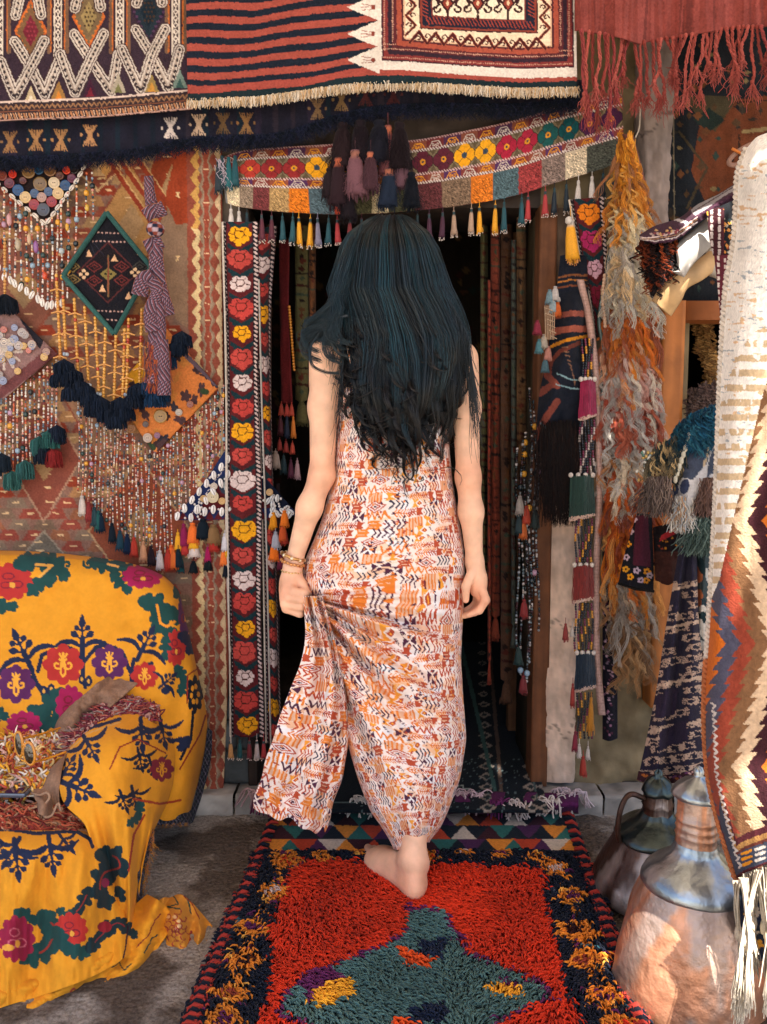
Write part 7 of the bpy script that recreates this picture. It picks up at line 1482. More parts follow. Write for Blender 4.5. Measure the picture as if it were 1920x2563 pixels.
    def skirt(xa, xb, ya, yb, c, seed, nm='tassel_skirt'):
        n = int((xb-xa)*3.2); rr = np.random.default_rng(seed); x = np.linspace(xa, xb, n)+rr.normal(0, .6, n); D = 2.315-.012*np.sin(np.linspace(0, 3.14, n)); sl = (x-xa)/(xb-xa)
        A = P(x+(1-2*sl)*3, ya-4*sl+rr.normal(0, 1.5, n), D); B = P(x+rr.normal(0, 1.5, n), yb+8-12*sl+rr.normal(0, 2, n), D-.004)
        m = MB(); strands(m, A, B, 5, .0014, lin(c)*(.7+.6*rr.random((n, 1))), .0012, seed=seed, taper=1); m.beads(B, .0021, np.repeat(lin('#c0a090')[None], n, 0)); m.build(nm, SILK, root)
        m = MB(); q = np.linspace(xa+4, xb-4, 4); m.beads(P(q, ya-6+0*q, 2.31+0*q), 6.5/F*2.3, np.repeat(lin('#c9beb4')[None], 4, 0)); m.build('white_pompom', PILE, root)
    def cords(xa, xb, ya, yb, seed, n=6):
        rr = np.random.default_rng(seed)
        for i, x in enumerate(np.linspace(xa, xb, n)):
            y = np.arange(ya, yb, 6.5); k = (np.arange(len(y))//3+i) % 4; m = MB(); m.beads(P(x+2*np.sin(y/20+i)+0*y, y, 2.32+.004*rr.random(len(y))), 3.2/F*2.32, np.array([lin('#14202e'), lin('#6a2440'), lin('#c98a2c' if ya < 1000 or ya > 1290 else '#b8a8a0'), lin('#1a1a26')])[k], 1.1); m.build('bead_cord', BEAD, root)
    cords(1458, 1482, 850, 950, 1, 4); skirt(1450, 1492, 955, 1042, '#8e1842', 11); cords(1452, 1486, 1052, 1185, 2); skirt(1425, 1488, 1195, 1292, '#17362f', 12); cords(1442, 1480, 1300, 1412, 3); skirt(1434, 1486, 1420, 1500, '#76221e', 13); cords(1440, 1482, 1512, 1630, 4); skirt(1440, 1490, 1640, 1722, '#142636', 14); cords(1446, 1480, 1736, 1850, 5, 5)
    for i, (x, y, c, L, w_) in enumerate([(1450, 1862, '#bcb0a8', 34, 14), (1472, 1868, '#b8aca4', 34, 13), (1460, 1892, '#9a3022', 52, 20), (1480, 1745, '#b8781c', 90, 18), (1434, 1710, '#8a2a22', 60, 14), (1440, 1830, '#7a1c30', 50, 16), (1416, 1560, '#7a2420', 44, 16), (1432, 1570, '#b0a49a', 24, 12)]):
        mb = MB(); tassel(mb, x, y, 2.31, L, w_, c, tip=None, cord=14, seed=i+30); mb.build('tassel', SILK, root)
    # yellow tassel with white knob
    mb = MB(); tassel(mb, 1428, 545, 2.37, 100, 36, '#d9961c', tip='#d0905a', cord=30, band='#c9c0b4', seed=9, dx=8); mb.beads([P(1424, 552, 2.36)], 10/F*2.36, [lin('#c9bfb4')]); tag(mb.build('yellow_tassel', SILK), 'mustard yellow silk tassel under a white knob, beside the right flower band', 'tassel')
    mb = MB(); y = np.arange(690, 820, 9.0); mb.beads(P(1512+3*np.sin(y/25), y, 2.33+0*y), 5.5/F*2.33, np.repeat(lin('#b8957c')[None], len(y), 0)); mb.tubes([cr(P(np.array([1525, 1516, 1500, 1512, 1506]), np.array([640, 700, 800, 900, 1000]), np.array([2.34]*5)), 30)], .006, '#33443f', 6); tag(mb.build('bead_rope', BEAD), 'string of round peach beads beside a twisted grey green rope', 'bead string')
    # dark beaded strands left of the jamb
    root = thing('beaded_strands', 'dark strands of silver and black beads with small tassels beside the right door post', 'bead strands', P(1320, 1700, 2.5))
    strings(root, [1296, 1306, 1316, 1328, 1338, 1346, 1322], [1120, 1100, 1080, 970, 1000, 1060, 1200], [1640, 1690, 1500, 1660, 1500, 1580, 1700], 2.44, 9, 3.4, pal=[lin(c) for c in ('#10151a', '#1c2c34', '#8a9298', '#3a1c24', '#5a6a70', '#141418', '#b0a8a4')], sway=4)
    for i, (x, y, c) in enumerate([(1302, 1240, '#9a9088'), (1300, 1290, '#1c3034'), (1318, 1265, '#a83a24'), (1340, 1275, '#1a2c2c'), (1310, 1300, '#b85a20'), (1312, 1500, '#7a2020'), (1298, 1620, '#15302e'), (1310, 1690, '#6a1c20')]):
        mb = MB(); tassel(mb, x, y, 2.43, 46, 24, c, tip=None, cord=10, seed=i+70); mb.build('tassel', SILK, root)
    # dark flowery band low on the right
    cv = Cv(1490, 1400, 1570, 1860, '#181620', 1.6)
    for i in range(90): cv.blob(1524+r.normal(0, 9), 1430+i*4.6, 3, 2.4, ['#9a6a80', '#c09aa8', '#5a2c40', '#8a7080'][r.integers(4)])
    mb = MB(); sheet(mb, [[(1508, 1380, 2.37), (1508, 1850, 2.37)], [(1524, 1380, 2.36), (1526, 1855, 2.36)], [(1545, 1380, 2.38), (1546, 1848, 2.38)]], cv, 2.4, ripple(.01, 20, 90, 3)); tag(mb.build('dark_band', CLOTH, solid=.003), 'dark textile band flecked with pink, hanging low behind the pale strap', 'textile band')
    # heap of tassels and cloths hung on the shutter
    root = thing('blue_wool_bundle', 'deep blue shaggy wool bundle with a white and dark braid, hanging under the window', 'wool bundle', P(1740, 1200, 2.1))
    mb = MB(); sheet(mb, [[(1690, 1075, 2.14), (1660, 1150, 2.14), (1640, 1200, 2.14)], [(1740, 1030, 2.10), (1720, 1110, 2.06), (1700, 1190, 2.08)], [(1830, 1010, 2.12), (1830, 1080, 2.08), (1830, 1140, 2.10)]], '#123a50', 4); mb.build('wool_base', CLOTH, root, solid=.01)
    mb = MB(); locks2(mb, [[(1690, 1070, 2.10), (1680, 1110, 2.09)], [(1740, 1030, 2.06), (1730, 1090, 2.05)], [(1820, 1005, 2.07), (1820, 1080, 2.06)]], 420, ['#14445e', '#1a5068', '#0f3448', '#285a6a'], 44, .0012, 5, curl=7, cf=1.2, k=10); locks2(mb, [[(1640, 1110, 2.08), (1620, 1160, 2.08)], [(1690, 1090, 2.06), (1680, 1150, 2.06)], [(1715, 1090, 2.06), (1700, 1130, 2.06)]], 90, ['#8a7658', '#b09468', '#3a3c38', '#1a2c30', '#5a5240'], 60, .0018, 6, curl=9, cf=.8, k=12); mb.build('wool', PILE, root)['kind'] = 'stuff'
    mb = MB(); y = np.linspace(1090, 1200, 8); mb.beads(P(1726-(y-1090)*.32, y, 2.04+0*y), 6/F*2.05, np.repeat(lin('#c0b8a4')[None], 8, 0), 1.7); mb.tubes([cr(P(np.array([1730, 1700, 1686]), np.array([1080, 1160, 1210]), np.array([2.045]*3)), 12)], .005, '#182c34', 6); mb.build('braid', PILE, root)
    mb = MB(); n = 60; mb.beads(P(1618+r.normal(0, 9, n)+14*r.random(n), 1130+80*r.random(n), 2.07+.01*r.random(n)), 4.5/F*2.07, np.array([lin('#9aa8a4'), lin('#c0bcb0'), lin('#4a6a5c'), lin('#b09050')])[r.integers(0, 4, n)]); mb.build('silver_beads', BEAD, root)['kind'] = 'stuff'
    cv = Cv(1660, 1090, 1860, 1400, '#3a404f', 1.3)
    cv.poly([(1782, 1110), (1770, 1160), (1735, 1200), (1700, 1195), (1684, 1260), (1690, 1300), (1740, 1300), (1750, 1230), (1790, 1190), (1800, 1180), (1776, 1190), (1768, 1200), (1775, 1150), (1795, 1105)], '#b5b0ae'); cv.blob(1714, 1218, 11, 20, '#333a52', rot=.2); cv.blob(1690, 1225, 9, 14, '#3c4460'); cv.line([(1778, 1115), (1762, 1165)], 6, '#b8a080')
    mb = MB(); sheet(mb, [[(1700, 1110, 2.10), (1686, 1200, 2.07), (1680, 1310, 2.08)], [(1745, 1100, 2.07), (1735, 1200, 2.03), (1725, 1310, 2.05)], [(1830, 1095, 2.09), (1830, 1200, 2.07), (1800, 1310, 2.08)]], cv, 2.2, ripple(.02, 40, 60, 3)); tag(mb.build('ikat_cloth', CLOTH, solid=.004), 'slate blue cloth with blurred white patches, bunched under the blue wool', 'cloth')
    for (nm, x, y, L, w_, cols, lab) in [('grey_tassel', 1640, 1192, 92, 92, ['#5c4c46', '#6a5a52', '#4a3e3a', '#77655a'], 'big soft grey brown wool tassel hanging beside the orange fleece locks'), ('white_tassel', 1706, 1240, 84, 62, ['#b8b4ac', '#c4bcb0', '#b08a68', '#a8a8a8'], 'off white wool tassel with tan tips under the slate blue cloth'),
                                         ('brown_tassel', 1765, 1195, 90, 60, ['#6a5048', '#7a5c50', '#5c443c'], 'brown wool tassel hanging just left of the sunlit kilim'), ('green_tassel', 1752, 1290, 92, 96, ['#44564f', '#52645c', '#384a46', '#66766c'], 'grey green wool tassel, the lowest of the thick tassels by the big kilim')]:
        n = 420; D = 2.04; mb = MB(); a = r.normal(0, .34, n); x0 = x+r.normal(0, w_*.14, n)+8; A = P(x0, y+r.random(n)*14, D+r.normal(0, .006, n)); B = P(x+np.sin(a)*w_*.75+(x0-x)*.8-6, y+L*(.7+.45*r.random(n)), D-.01+r.normal(0, .012, n))
        cc = np.array([lin(z) for z in cols])[r.integers(0, len(cols), n)]*(.7+.6*r.random((n, 1))); strands(mb, A, B, 8, .0019, cc, .004, seed=int(x)); tag(mb.build(nm, PILE), lab, 'tassel', 'thick wool tassels under the window')
    cvm = Cv(1500, 1130, 1720, 1260, '#5a1f2c', 1); mb = MB(); sheet(mb, [[(1620, 1200, 2.075), (1610, 1206, 2.075)], [(1660, 1165, 2.06), (1668, 1190, 2.06)], [(1700, 1130, 2.06), (1712, 1160, 2.06)]], cvm, 3); sheet(mb, [[(1655, 1340, 2.10), (1650, 1356, 2.10)], [(1690, 1318, 2.09), (1692, 1336, 2.09)], [(1730, 1290, 2.09), (1732, 1312, 2.09)]], '#8a2226', 3); tag(mb.build('maroon_ribbon', CLOTH, solid=.003), 'maroon and red ribbons tied across the thick tassels', 'ribbon')
    # small embroidered pouch
    cv = Cv(1530, 1270, 1660, 1500, '#121218', 2); cv.poly([(1592, 1290), (1622, 1290), (1630, 1420), (1584, 1414)], '#451826')
    for x, y, c in [(1586, 1300, '#c4a4ac'), (1578, 1330, '#b89aa0'), (1572, 1362, '#d98a1c'), (1568, 1395, '#b89aa4'), (1566, 1424, '#c98a20'), (1578, 1444, '#d9901c'), (1594, 1428, '#b49aa8'), (1604, 1452, '#a890a0'), (1620, 1430, '#d98a1c'), (1618, 1452, '#c9801c'), (1627, 1440, '#b09aa4')]:
        cv.blob(x, y, 9, 8, c, 5, .3); cv.blob(x, y, 3, 2.5, '#121218')
    mb = MB(); sheet(mb, [[(1594, 1285, 2.22), (1560, 1400, 2.20), (1548, 1458, 2.20)], [(1612, 1285, 2.20), (1600, 1400, 2.17), (1590, 1470, 2.17)], [(1632, 1288, 2.22), (1636, 1400, 2.20), (1636, 1478, 2.20)]], cv, 1.8); mb.tubes([P(np.array([1548, 1590, 1636]), np.array([1460, 1474, 1480]), np.array([2.20, 2.17, 2.20]))], .004, '#16120f', 6); tag(mb.build('embroidered_pouch', CLOTH, solid=.008), 'black and maroon embroidered pouch with orange and pink flowers', 'pouch')
    mb = MB(); cv = Cv(1620, 1310, 1760, 1480, '#1a1214', 1.5)
    for i in range(16): cv.blob(1640+100*r.random(), 1345+30*r.random(), 3.4, 2.2, ['#a86a1c', '#7a3020'][i % 2])
    cv.rect(1620, 1380, 1760, 1480, '#3c201a'); sheet(mb, [[(1634, 1320, 2.22), (1640, 1452, 2.20)], [(1680, 1310, 2.19), (1680, 1462, 2.17)], [(1730, 1310, 2.22), (1722, 1400, 2.2)]], cv, 2.4, ripple(.02, 30, 30, 7)); tag(mb.build('brown_cloth', CLOTH, solid=.004), 'dark brown cloth bundle behind the embroidered pouch', 'cloth')
    # ikat scarf
    cv = Cv(1580, 1360, 1810, 1980, '#262231', 1.5)
    for j, y in enumerate(np.arange(1480, 1960, 27)):
        for i, x in enumerate(np.arange(1560, 1820, 36)):
            xx = x+(18 if j % 2 else 0)+r.normal(0, 4); yy = y-(xx-1600)*.16+r.normal(0, 2)
            if r.random() < .84:
                for q in range(5): cv.line([(xx-17-4*r.random(), yy+2*(q-2)*1.7+3), (xx+17+5*r.random(), yy+2*(q-2)*1.7-3)], 2.6, '#b0937f')
                cv.blob(xx+2, yy, 8+3*r.random(), 5+2*r.random(), '#1d1c2b', 5, .3)
    for y in (1465, 1560, 1700, 1810): cv.line([(1580, y+30), (1800, y-14)], 7, '#b89c86')
    cv.poly([(1640, 1740), (1700, 1720), (1690, 1790), (1640, 1800)], '#2d2436'); cv.poly([(1650, 1830), (1720, 1800), (1720, 1850), (1650, 1880)], '#2d2436')
    mb = MB(); sheet(mb, [[(1700, 1372, 2.08), (1668, 1560, 2.06), (1640, 1740, 2.05), (1600, 1935, 2.04)], [(1712, 1368, 2.06), (1690, 1560, 2.03), (1668, 1740, 2.02), (1640, 1942, 2.01)], [(1722, 1366, 2.07), (1706, 1560, 2.05), (1692, 1740, 2.04), (1668, 1945, 2.04)], [(1734, 1366, 2.05), (1736, 1560, 2.0), (1730, 1740, 1.99), (1725, 1932, 1.99)], [(1744, 1366, 2.07), (1750, 1560, 2.06), (1770, 1740, 2.05), (1792, 1915, 2.05)]], cv, 2.1, ripple(.012, 30, 120, 3), amt=.2, jit=3.0)
    root = thing('ikat_scarf', 'long dark plum and beige ikat scarf with patterned hem, hanging behind the copper jugs', 'scarf', P(1680, 1940, 2.03)); mb.build('scarf_cloth', CLOTH, root, solid=.002)
    cvh = Cv(1590, 1900, 1800, 1980, '#3a2026', 2)
    for k in range(50): x = 1598+k*4; cvh.blob(x, 1945+r.normal(0, 8), 4, 3, ['#a8602c', '#c08a50', '#6a3a60', '#b08a80'][r.integers(4)])
    mb = MB(); sheet(mb, [[(1598, 1930, 2.038), (1594, 1952, 2.038)], [(1636, 1940, 2.008), (1640, 1968, 2.008)], [(1668, 1940, 2.036), (1672, 1962, 2.036)], [(1722, 1930, 1.985), (1720, 1955, 1.985)], [(1788, 1912, 2.045), (1780, 1938, 2.045)]], cvh, 1.8); mb.build('hem', CLOTH, root, solid=.003)
    cv = Cv(1720, 1380, 1820, 1720, '#3c474a', 1.5)
    for k in range(34): cv.blob(1745+50*r.random(), 1400+300*r.random(), 7+7*r.random(), 13+20*r.random(), ['#b8b4ae', '#1e3034', '#a8603c', '#c4bcb0', '#26343a', '#4a2830'][r.integers(6)], rot=-.3)
    mb = MB(); sheet(mb, [[(1742, 1370, 2.09), (1738, 1560, 2.09), (1744, 1700, 2.09)], [(1765, 1370, 2.06), (1762, 1560, 2.06), (1766, 1690, 2.06)], [(1800, 1370, 2.09), (1800, 1560, 2.09), (1800, 1680, 2.09)]], cv, 2.4, ripple(.02, 20, 120, 4)); tag(mb.build('white_ikat_scarf', CLOTH, solid=.003), 'white, teal and rust ikat scarf seen between the plum scarf and the big kilim', 'scarf')
    # wooden pack saddle with rugs over it
    PW = mat('pale_wood', .6, nscale=20, namt=.25, bump=.35, bscale=50, kind='x')
    root = thing('pack_saddle', 'pale carved wooden pack saddle sticking out beside the big kilim, a rug folded over it', 'saddle', P(1720, 790, 2.12))
    def limb(rl, c, nm, th=.035):
        mb = MB(); sheet(mb, rl, c, 3, lambda X, Y, U, V: -.022*np.sin(np.pi*V)**.7, amt=.35); mb.build(nm, PW, root, solid=th)
    limb([[(1632, 752, 2.12), (1680, 792, 2.12)], [(1656, 705, 2.10), (1706, 752, 2.10)], [(1682, 668, 2.10), (1722, 722, 2.10)], [(1735, 655, 2.12), (1760, 700, 2.12)], [(1800, 610, 2.16), (1812, 660, 2.16)]], '#bf9a6c', 'arch', .04)
    limb([[(1694, 655, 2.06), (1712, 695, 2.06)], [(1694, 615, 2.06), (1735, 662, 2.06)], [(1730, 580, 2.07), (1768, 630, 2.07)], [(1770, 545, 2.08), (1795, 600, 2.08)]], '#a8a29c', 'side_board', .03)
    limb([[(1752, 665, 2.16), (1772, 690, 2.16)], [(1775, 622, 2.15), (1800, 700, 2.15)], [(1810, 610, 2.15), (1822, 702, 2.15)]], '#b8b0a4', 'side_board', .03)
    cv = Cv(1580, 430, 1880, 700, '#3c2130', 1.8)
    tp = [(1600, 588), (1640, 565), (1700, 545), (1745, 512), (1800, 485), (1850, 452)]; bt = [(1604, 600), (1640, 608), (1692, 600), (1745, 560), (1800, 524), (1850, 492)]
    for q, c, w_ in ((.90, '#b9aaa6', 3), (.78, '#8a6a50', 2.5), (.66, '#b9a49c', 3)): cv.line([(a[0]*(1-q)+b[0]*q, a[1]*(1-q)+b[1]*q) for a, b in zip(tp[:4], bt[:4])], w_, c)
    for k in range(16): q = k/16; cv.blob(1630+q*70, 586-q*10+r.normal(0, 5), 4, 3, ['#a89088', '#7a3a40', '#b08a5a'][r.integers(3)])
    for k in range(5): cv.blob(1680+k*9, 545+k*3, 6, 4, '#b8b0b0')
    cv.poly([(1728, 526), (1745, 512), (1800, 485), (1848, 458), (1850, 470), (1806, 495), (1770, 522), (1740, 540)], '#8c8688')
    for k in range(20): cv.line([(1735+k*5.6, 530-k*3.4), (1742+k*5.6, 524-k*3.4)], 2, '#4a3c40')
    mb = MB(); sheet(mb, [[(a[0], a[1], 2.10+.0*i), ((a[0]+b[0])/2, (a[1]+b[1])/2, 2.03), (b[0], b[1], 2.03)] for i, (a, b) in enumerate(zip(tp, bt))], cv, 1.8, ripple(.012, 20, 20, 3)); tag(mb.build('saddle_rug', CLOTH, solid=.006), 'small maroon rug with white striped border folded over the wooden saddle', 'rug')
    cv = Cv(1750, 490, 1860, 830, '#131519', 1.8)
    for k in range(60): cv.dia(1765+80*r.random(), 520+130*r.random(), 4+3*r.random(), 4+3*r.random(), ['#b0743a', '#7a3a24', '#8a8070', '#c9903c', '#1e2c2c'][r.integers(5)])
    for k in range(7): cv.rect(1772, 520+k*20, 1812, 540+k*20, '#3f1b22' if k % 2 else '#3a1a20'); cv.rect(1778, 521+k*20, 1785, 537+k*20, '#b8a8a4'); cv.rect(1797, 524+k*20, 1804, 540+k*20, '#b8a8a4')
    mb = MB(); sheet(mb, [[(1768, 530, 2.02), (1776, 600, 2.01), (1785, 640, 2.01)], [(1812, 512, 2.0), (1815, 600, 1.99), (1818, 645, 1.99)], [(1858, 490, 2.02), (1850, 600, 2.01), (1842, 622, 2.01)]], cv, 1.8); tag(mb.build('dark_flower_rug', CLOTH, solid=.005), 'dark flowery rug end with maroon and white checked edge beside the sunlit kilim', 'rug')
    cv = Cv(1780, 630, 1850, 850, '#54202a', 1.8)
    for k in range(12): cv.rect(1795, 640+k*17, 1801, 651+k*17, '#c0b0a8'); cv.rect(1812, 646+k*17, 1817, 656+k*17, '#b8a49c')
    mb = MB(); sheet(mb, [[(1788, 640, 1.99), (1796, 720, 1.98), (1806, 830, 1.98)], [(1830, 636, 1.98), (1826, 720, 1.97), (1822, 835, 1.98)]], cv, 1.8); tag(mb.build('checked_strip', CLOTH, solid=.004), 'narrow maroon and white checked woven strip hanging at the kilim edge', 'woven strip')
    mb = MB(); sheet(mb, [[(1600, 596, 2.14), (1612, 660, 2.15), (1628, 740, 2.17)], [(1650, 604, 2.08), (1650, 680, 2.10), (1650, 740, 2.14)], [(1700, 600, 2.09), (1694, 640, 2.11), (1690, 680, 2.13)]], '#1a1111', 4)
    locks2(mb, [[(1604, 600, 2.10), (1620, 690, 2.12)], [(1650, 606, 2.06), (1650, 690, 2.08)], [(1695, 602, 2.07), (1690, 650, 2.1)]], 130, ['#2a1612', '#150e10', '#6a2c18', '#1c1214', '#8a3c1c'], 44, .0014, 3, curl=6); tag(mb.build('dark_fleece', PILE), 'dark brown fleece with rusty tips under the saddle rug', 'fleece')
    # round frame and twisted wire
    root = thing('wrapped_hoop', 'cord wrapped oval hoop with an orange stick across it, in the dark upper right', 'hoop', P(1860, 420, 2.2)); a = np.linspace(0, 2*math.pi, 40)
    mb = MB(); mb.tubes([P(1868+44*np.cos(a)*.9+18*np.sin(a), 385-26*np.sin(a)+10*np.cos(a)*-1.2, 2.2+0*a)], .006, '#8a6a5c', 7); mb.build('ring', CLOTH, root); mb = MB(); mb.tubes([P(np.array([1832, 1870]), np.array([372, 392]), np.array([2.19, 2.19]))], .0035, '#b8682a', 6); mb.build('stick', WOOD, root)
    # window inside: rope of undyed wool and dark wool
    mb = MB(); locks2(mb, [[(1735, 770, 2.66), (1768, 950, 2.66)], [(1775, 770, 2.64), (1796, 950, 2.64)]], 110, ['#8a6438', '#6f4c28', '#9a7444'], 26, .0022, 3, curl=8); tag(mb.build('wool_garland', PILE), 'undyed brown wool garland hanging in the dark window', 'garland')
    mb = MB(); locks2(mb, [[(1730, 970, 2.45), (1735, 1010, 2.42)], [(1800, 950, 2.42), (1800, 1000, 2.38)]], 120, ['#5c4842', '#4a3a36', '#6c5850'], 40, .002, 4, curl=8); tag(mb.build('grey_wool', PILE), 'grey brown raw wool lying on the window ledge', 'wool')
right_things()
# --- inside the doorway
def interior():
    r = np.random.default_rng(55)
    th = thing('hanging_camel_strap', 'red brown strap with rows of red, navy and orange tassels inside the doorway', 'tassel strap', P(725, 1200, 2.62))
    mb = MB(); sheet(mb, [[(698, 600, 2.64), (700, 800, 2.64), (704, 1010, 2.64)], [(724, 600, 2.62), (722, 800, 2.62), (732, 1010, 2.62)]], '#5e1c1e', 4, ripple(.01, 10, 90, 3)); mb.build('strap', CLOTH, th, solid=.003)
    for i, (x, y, c, L, w_) in enumerate([(704, 1010, '#a03a28', 28, 14), (718, 1012, '#9c3226', 28, 14), (730, 1012, '#a83c28', 28, 14), (702, 1042, '#4a1420', 44, 16), (718, 1042, '#142038', 50, 14), (734, 1042, '#c87020', 50, 13), (700, 1100, '#8a2c24', 26, 14), (716, 1104, '#8c2c24', 26, 14), (732, 1108, '#b0402c', 26, 14), (690, 1128, '#a89488', 44, 26), (710, 1140, '#143038', 44, 18), (728, 1150, '#541c34', 44, 16), (744, 1152, '#b08a90', 44, 16)]):
        mb = MB(); tassel(mb, x, y, 2.60, L, w_, c, tip=None, cord=6, seed=i+3); mb.build('tassel', SILK, th)
    mb = MB(); y = np.arange(768, 932, 7.5); mb.beads(P(724+(y-768)*.08, y, 2.58+0*y), 3.8/F*2.6, np.repeat(lin('#c07a24')[None], len(y), 0)); tag(mb.build('amber_bead_string', BEAD), 'amber bead string hanging in the dark doorway by the red strap', 'bead string')
    for i, (x, ya, yb, w_, D, c, lab) in enumerate([(1240, 560, 1540, 24, 2.64, '#7a3828', 'rust brown strap hanging in the dark doorway right of the hair'), (1268, 560, 1700, 30, 2.70, '#5c4030', 'dark brown carpet strip hanging deep in the doorway'), (1212, 560, 1420, 20, 2.72, '#5a5638', 'olive strap hanging deep in the doorway'), (1305, 540, 1100, 26, 2.62, '#6a4e34', 'brown strap hanging beside the door post'),
                                                     (755, 560, 1000, 34, 2.72, '#5e5838', 'olive brown textile hanging deep in the doorway left of the hair'), (672, 560, 1500, 16, 2.60, '#5a3a28', 'narrow brown strap behind the flower bands'), (1225, 700, 1650, 10, 2.62, '#8a3c2c', 'thin red cord strap in the doorway by her right arm'), (1286, 600, 1560, 14, 2.60, '#4a5048', 'narrow grey green strap hanging close inside the right post'), (782, 560, 900, 18, 2.66, '#6a4228', 'short rust strap hanging in the doorway beside her left shoulder'), (690, 1210, 1700, 22, 2.66, '#3c2c30', 'dark plum strap hanging low behind the flower bands')]):
        cv = Cv(x-30, ya, x+30, yb, c, 1); cl = ['#5a3a24', '#3c1c18', '#3c4638', '#5a2a20', '#241a18']; y = ya
        while y < yb: cv.dia(x+r.normal(0, 2), y, w_*(.15+.25*r.random()), 4+7*r.random(), cl[r.integers(5)]) if r.random() < .6 else cv.line([(x-w_/2, y), (x+w_/2, y+3)], 3+5*r.random(), cl[r.integers(5)]); y += 9+18*r.random()
        mb = MB(); sheet(mb, [[(x-w_/2, ya, D), (x-w_/2, yb, D)], [(x, ya, D-.02), (x, yb+6, D-.02)], [(x+w_/2, ya, D), (x+w_/2, yb, D)]], cv, 3.2, ripple(.02, 14, 120, i)); tassel(mb, x, yb, D-.01, 60, w_, c, tip=None, seed=i)
        tag(mb.build('hanging_strap', CLOTH, solid=.003), lab, 'strap', 'straps hanging inside the doorway')
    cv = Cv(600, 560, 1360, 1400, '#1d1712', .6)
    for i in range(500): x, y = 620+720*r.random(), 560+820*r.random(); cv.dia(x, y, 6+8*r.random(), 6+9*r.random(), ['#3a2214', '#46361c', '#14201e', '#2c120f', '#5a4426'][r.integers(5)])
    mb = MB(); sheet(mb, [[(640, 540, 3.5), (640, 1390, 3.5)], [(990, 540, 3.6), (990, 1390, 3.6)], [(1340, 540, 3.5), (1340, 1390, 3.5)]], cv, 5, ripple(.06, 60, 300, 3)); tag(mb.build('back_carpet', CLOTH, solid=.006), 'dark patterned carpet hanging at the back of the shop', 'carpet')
    mb = MB(); plank(mb, float(P(1285, 900, 2.9)[0]), float(P(1325, 900, 2.9)[0]), 2.9, 2.95, .056, 2.0, '#5c3c24', 9); tag(mb.build('wooden_post', WOOD), 'brown wooden post standing inside the doorway on the right', 'post')
interior()
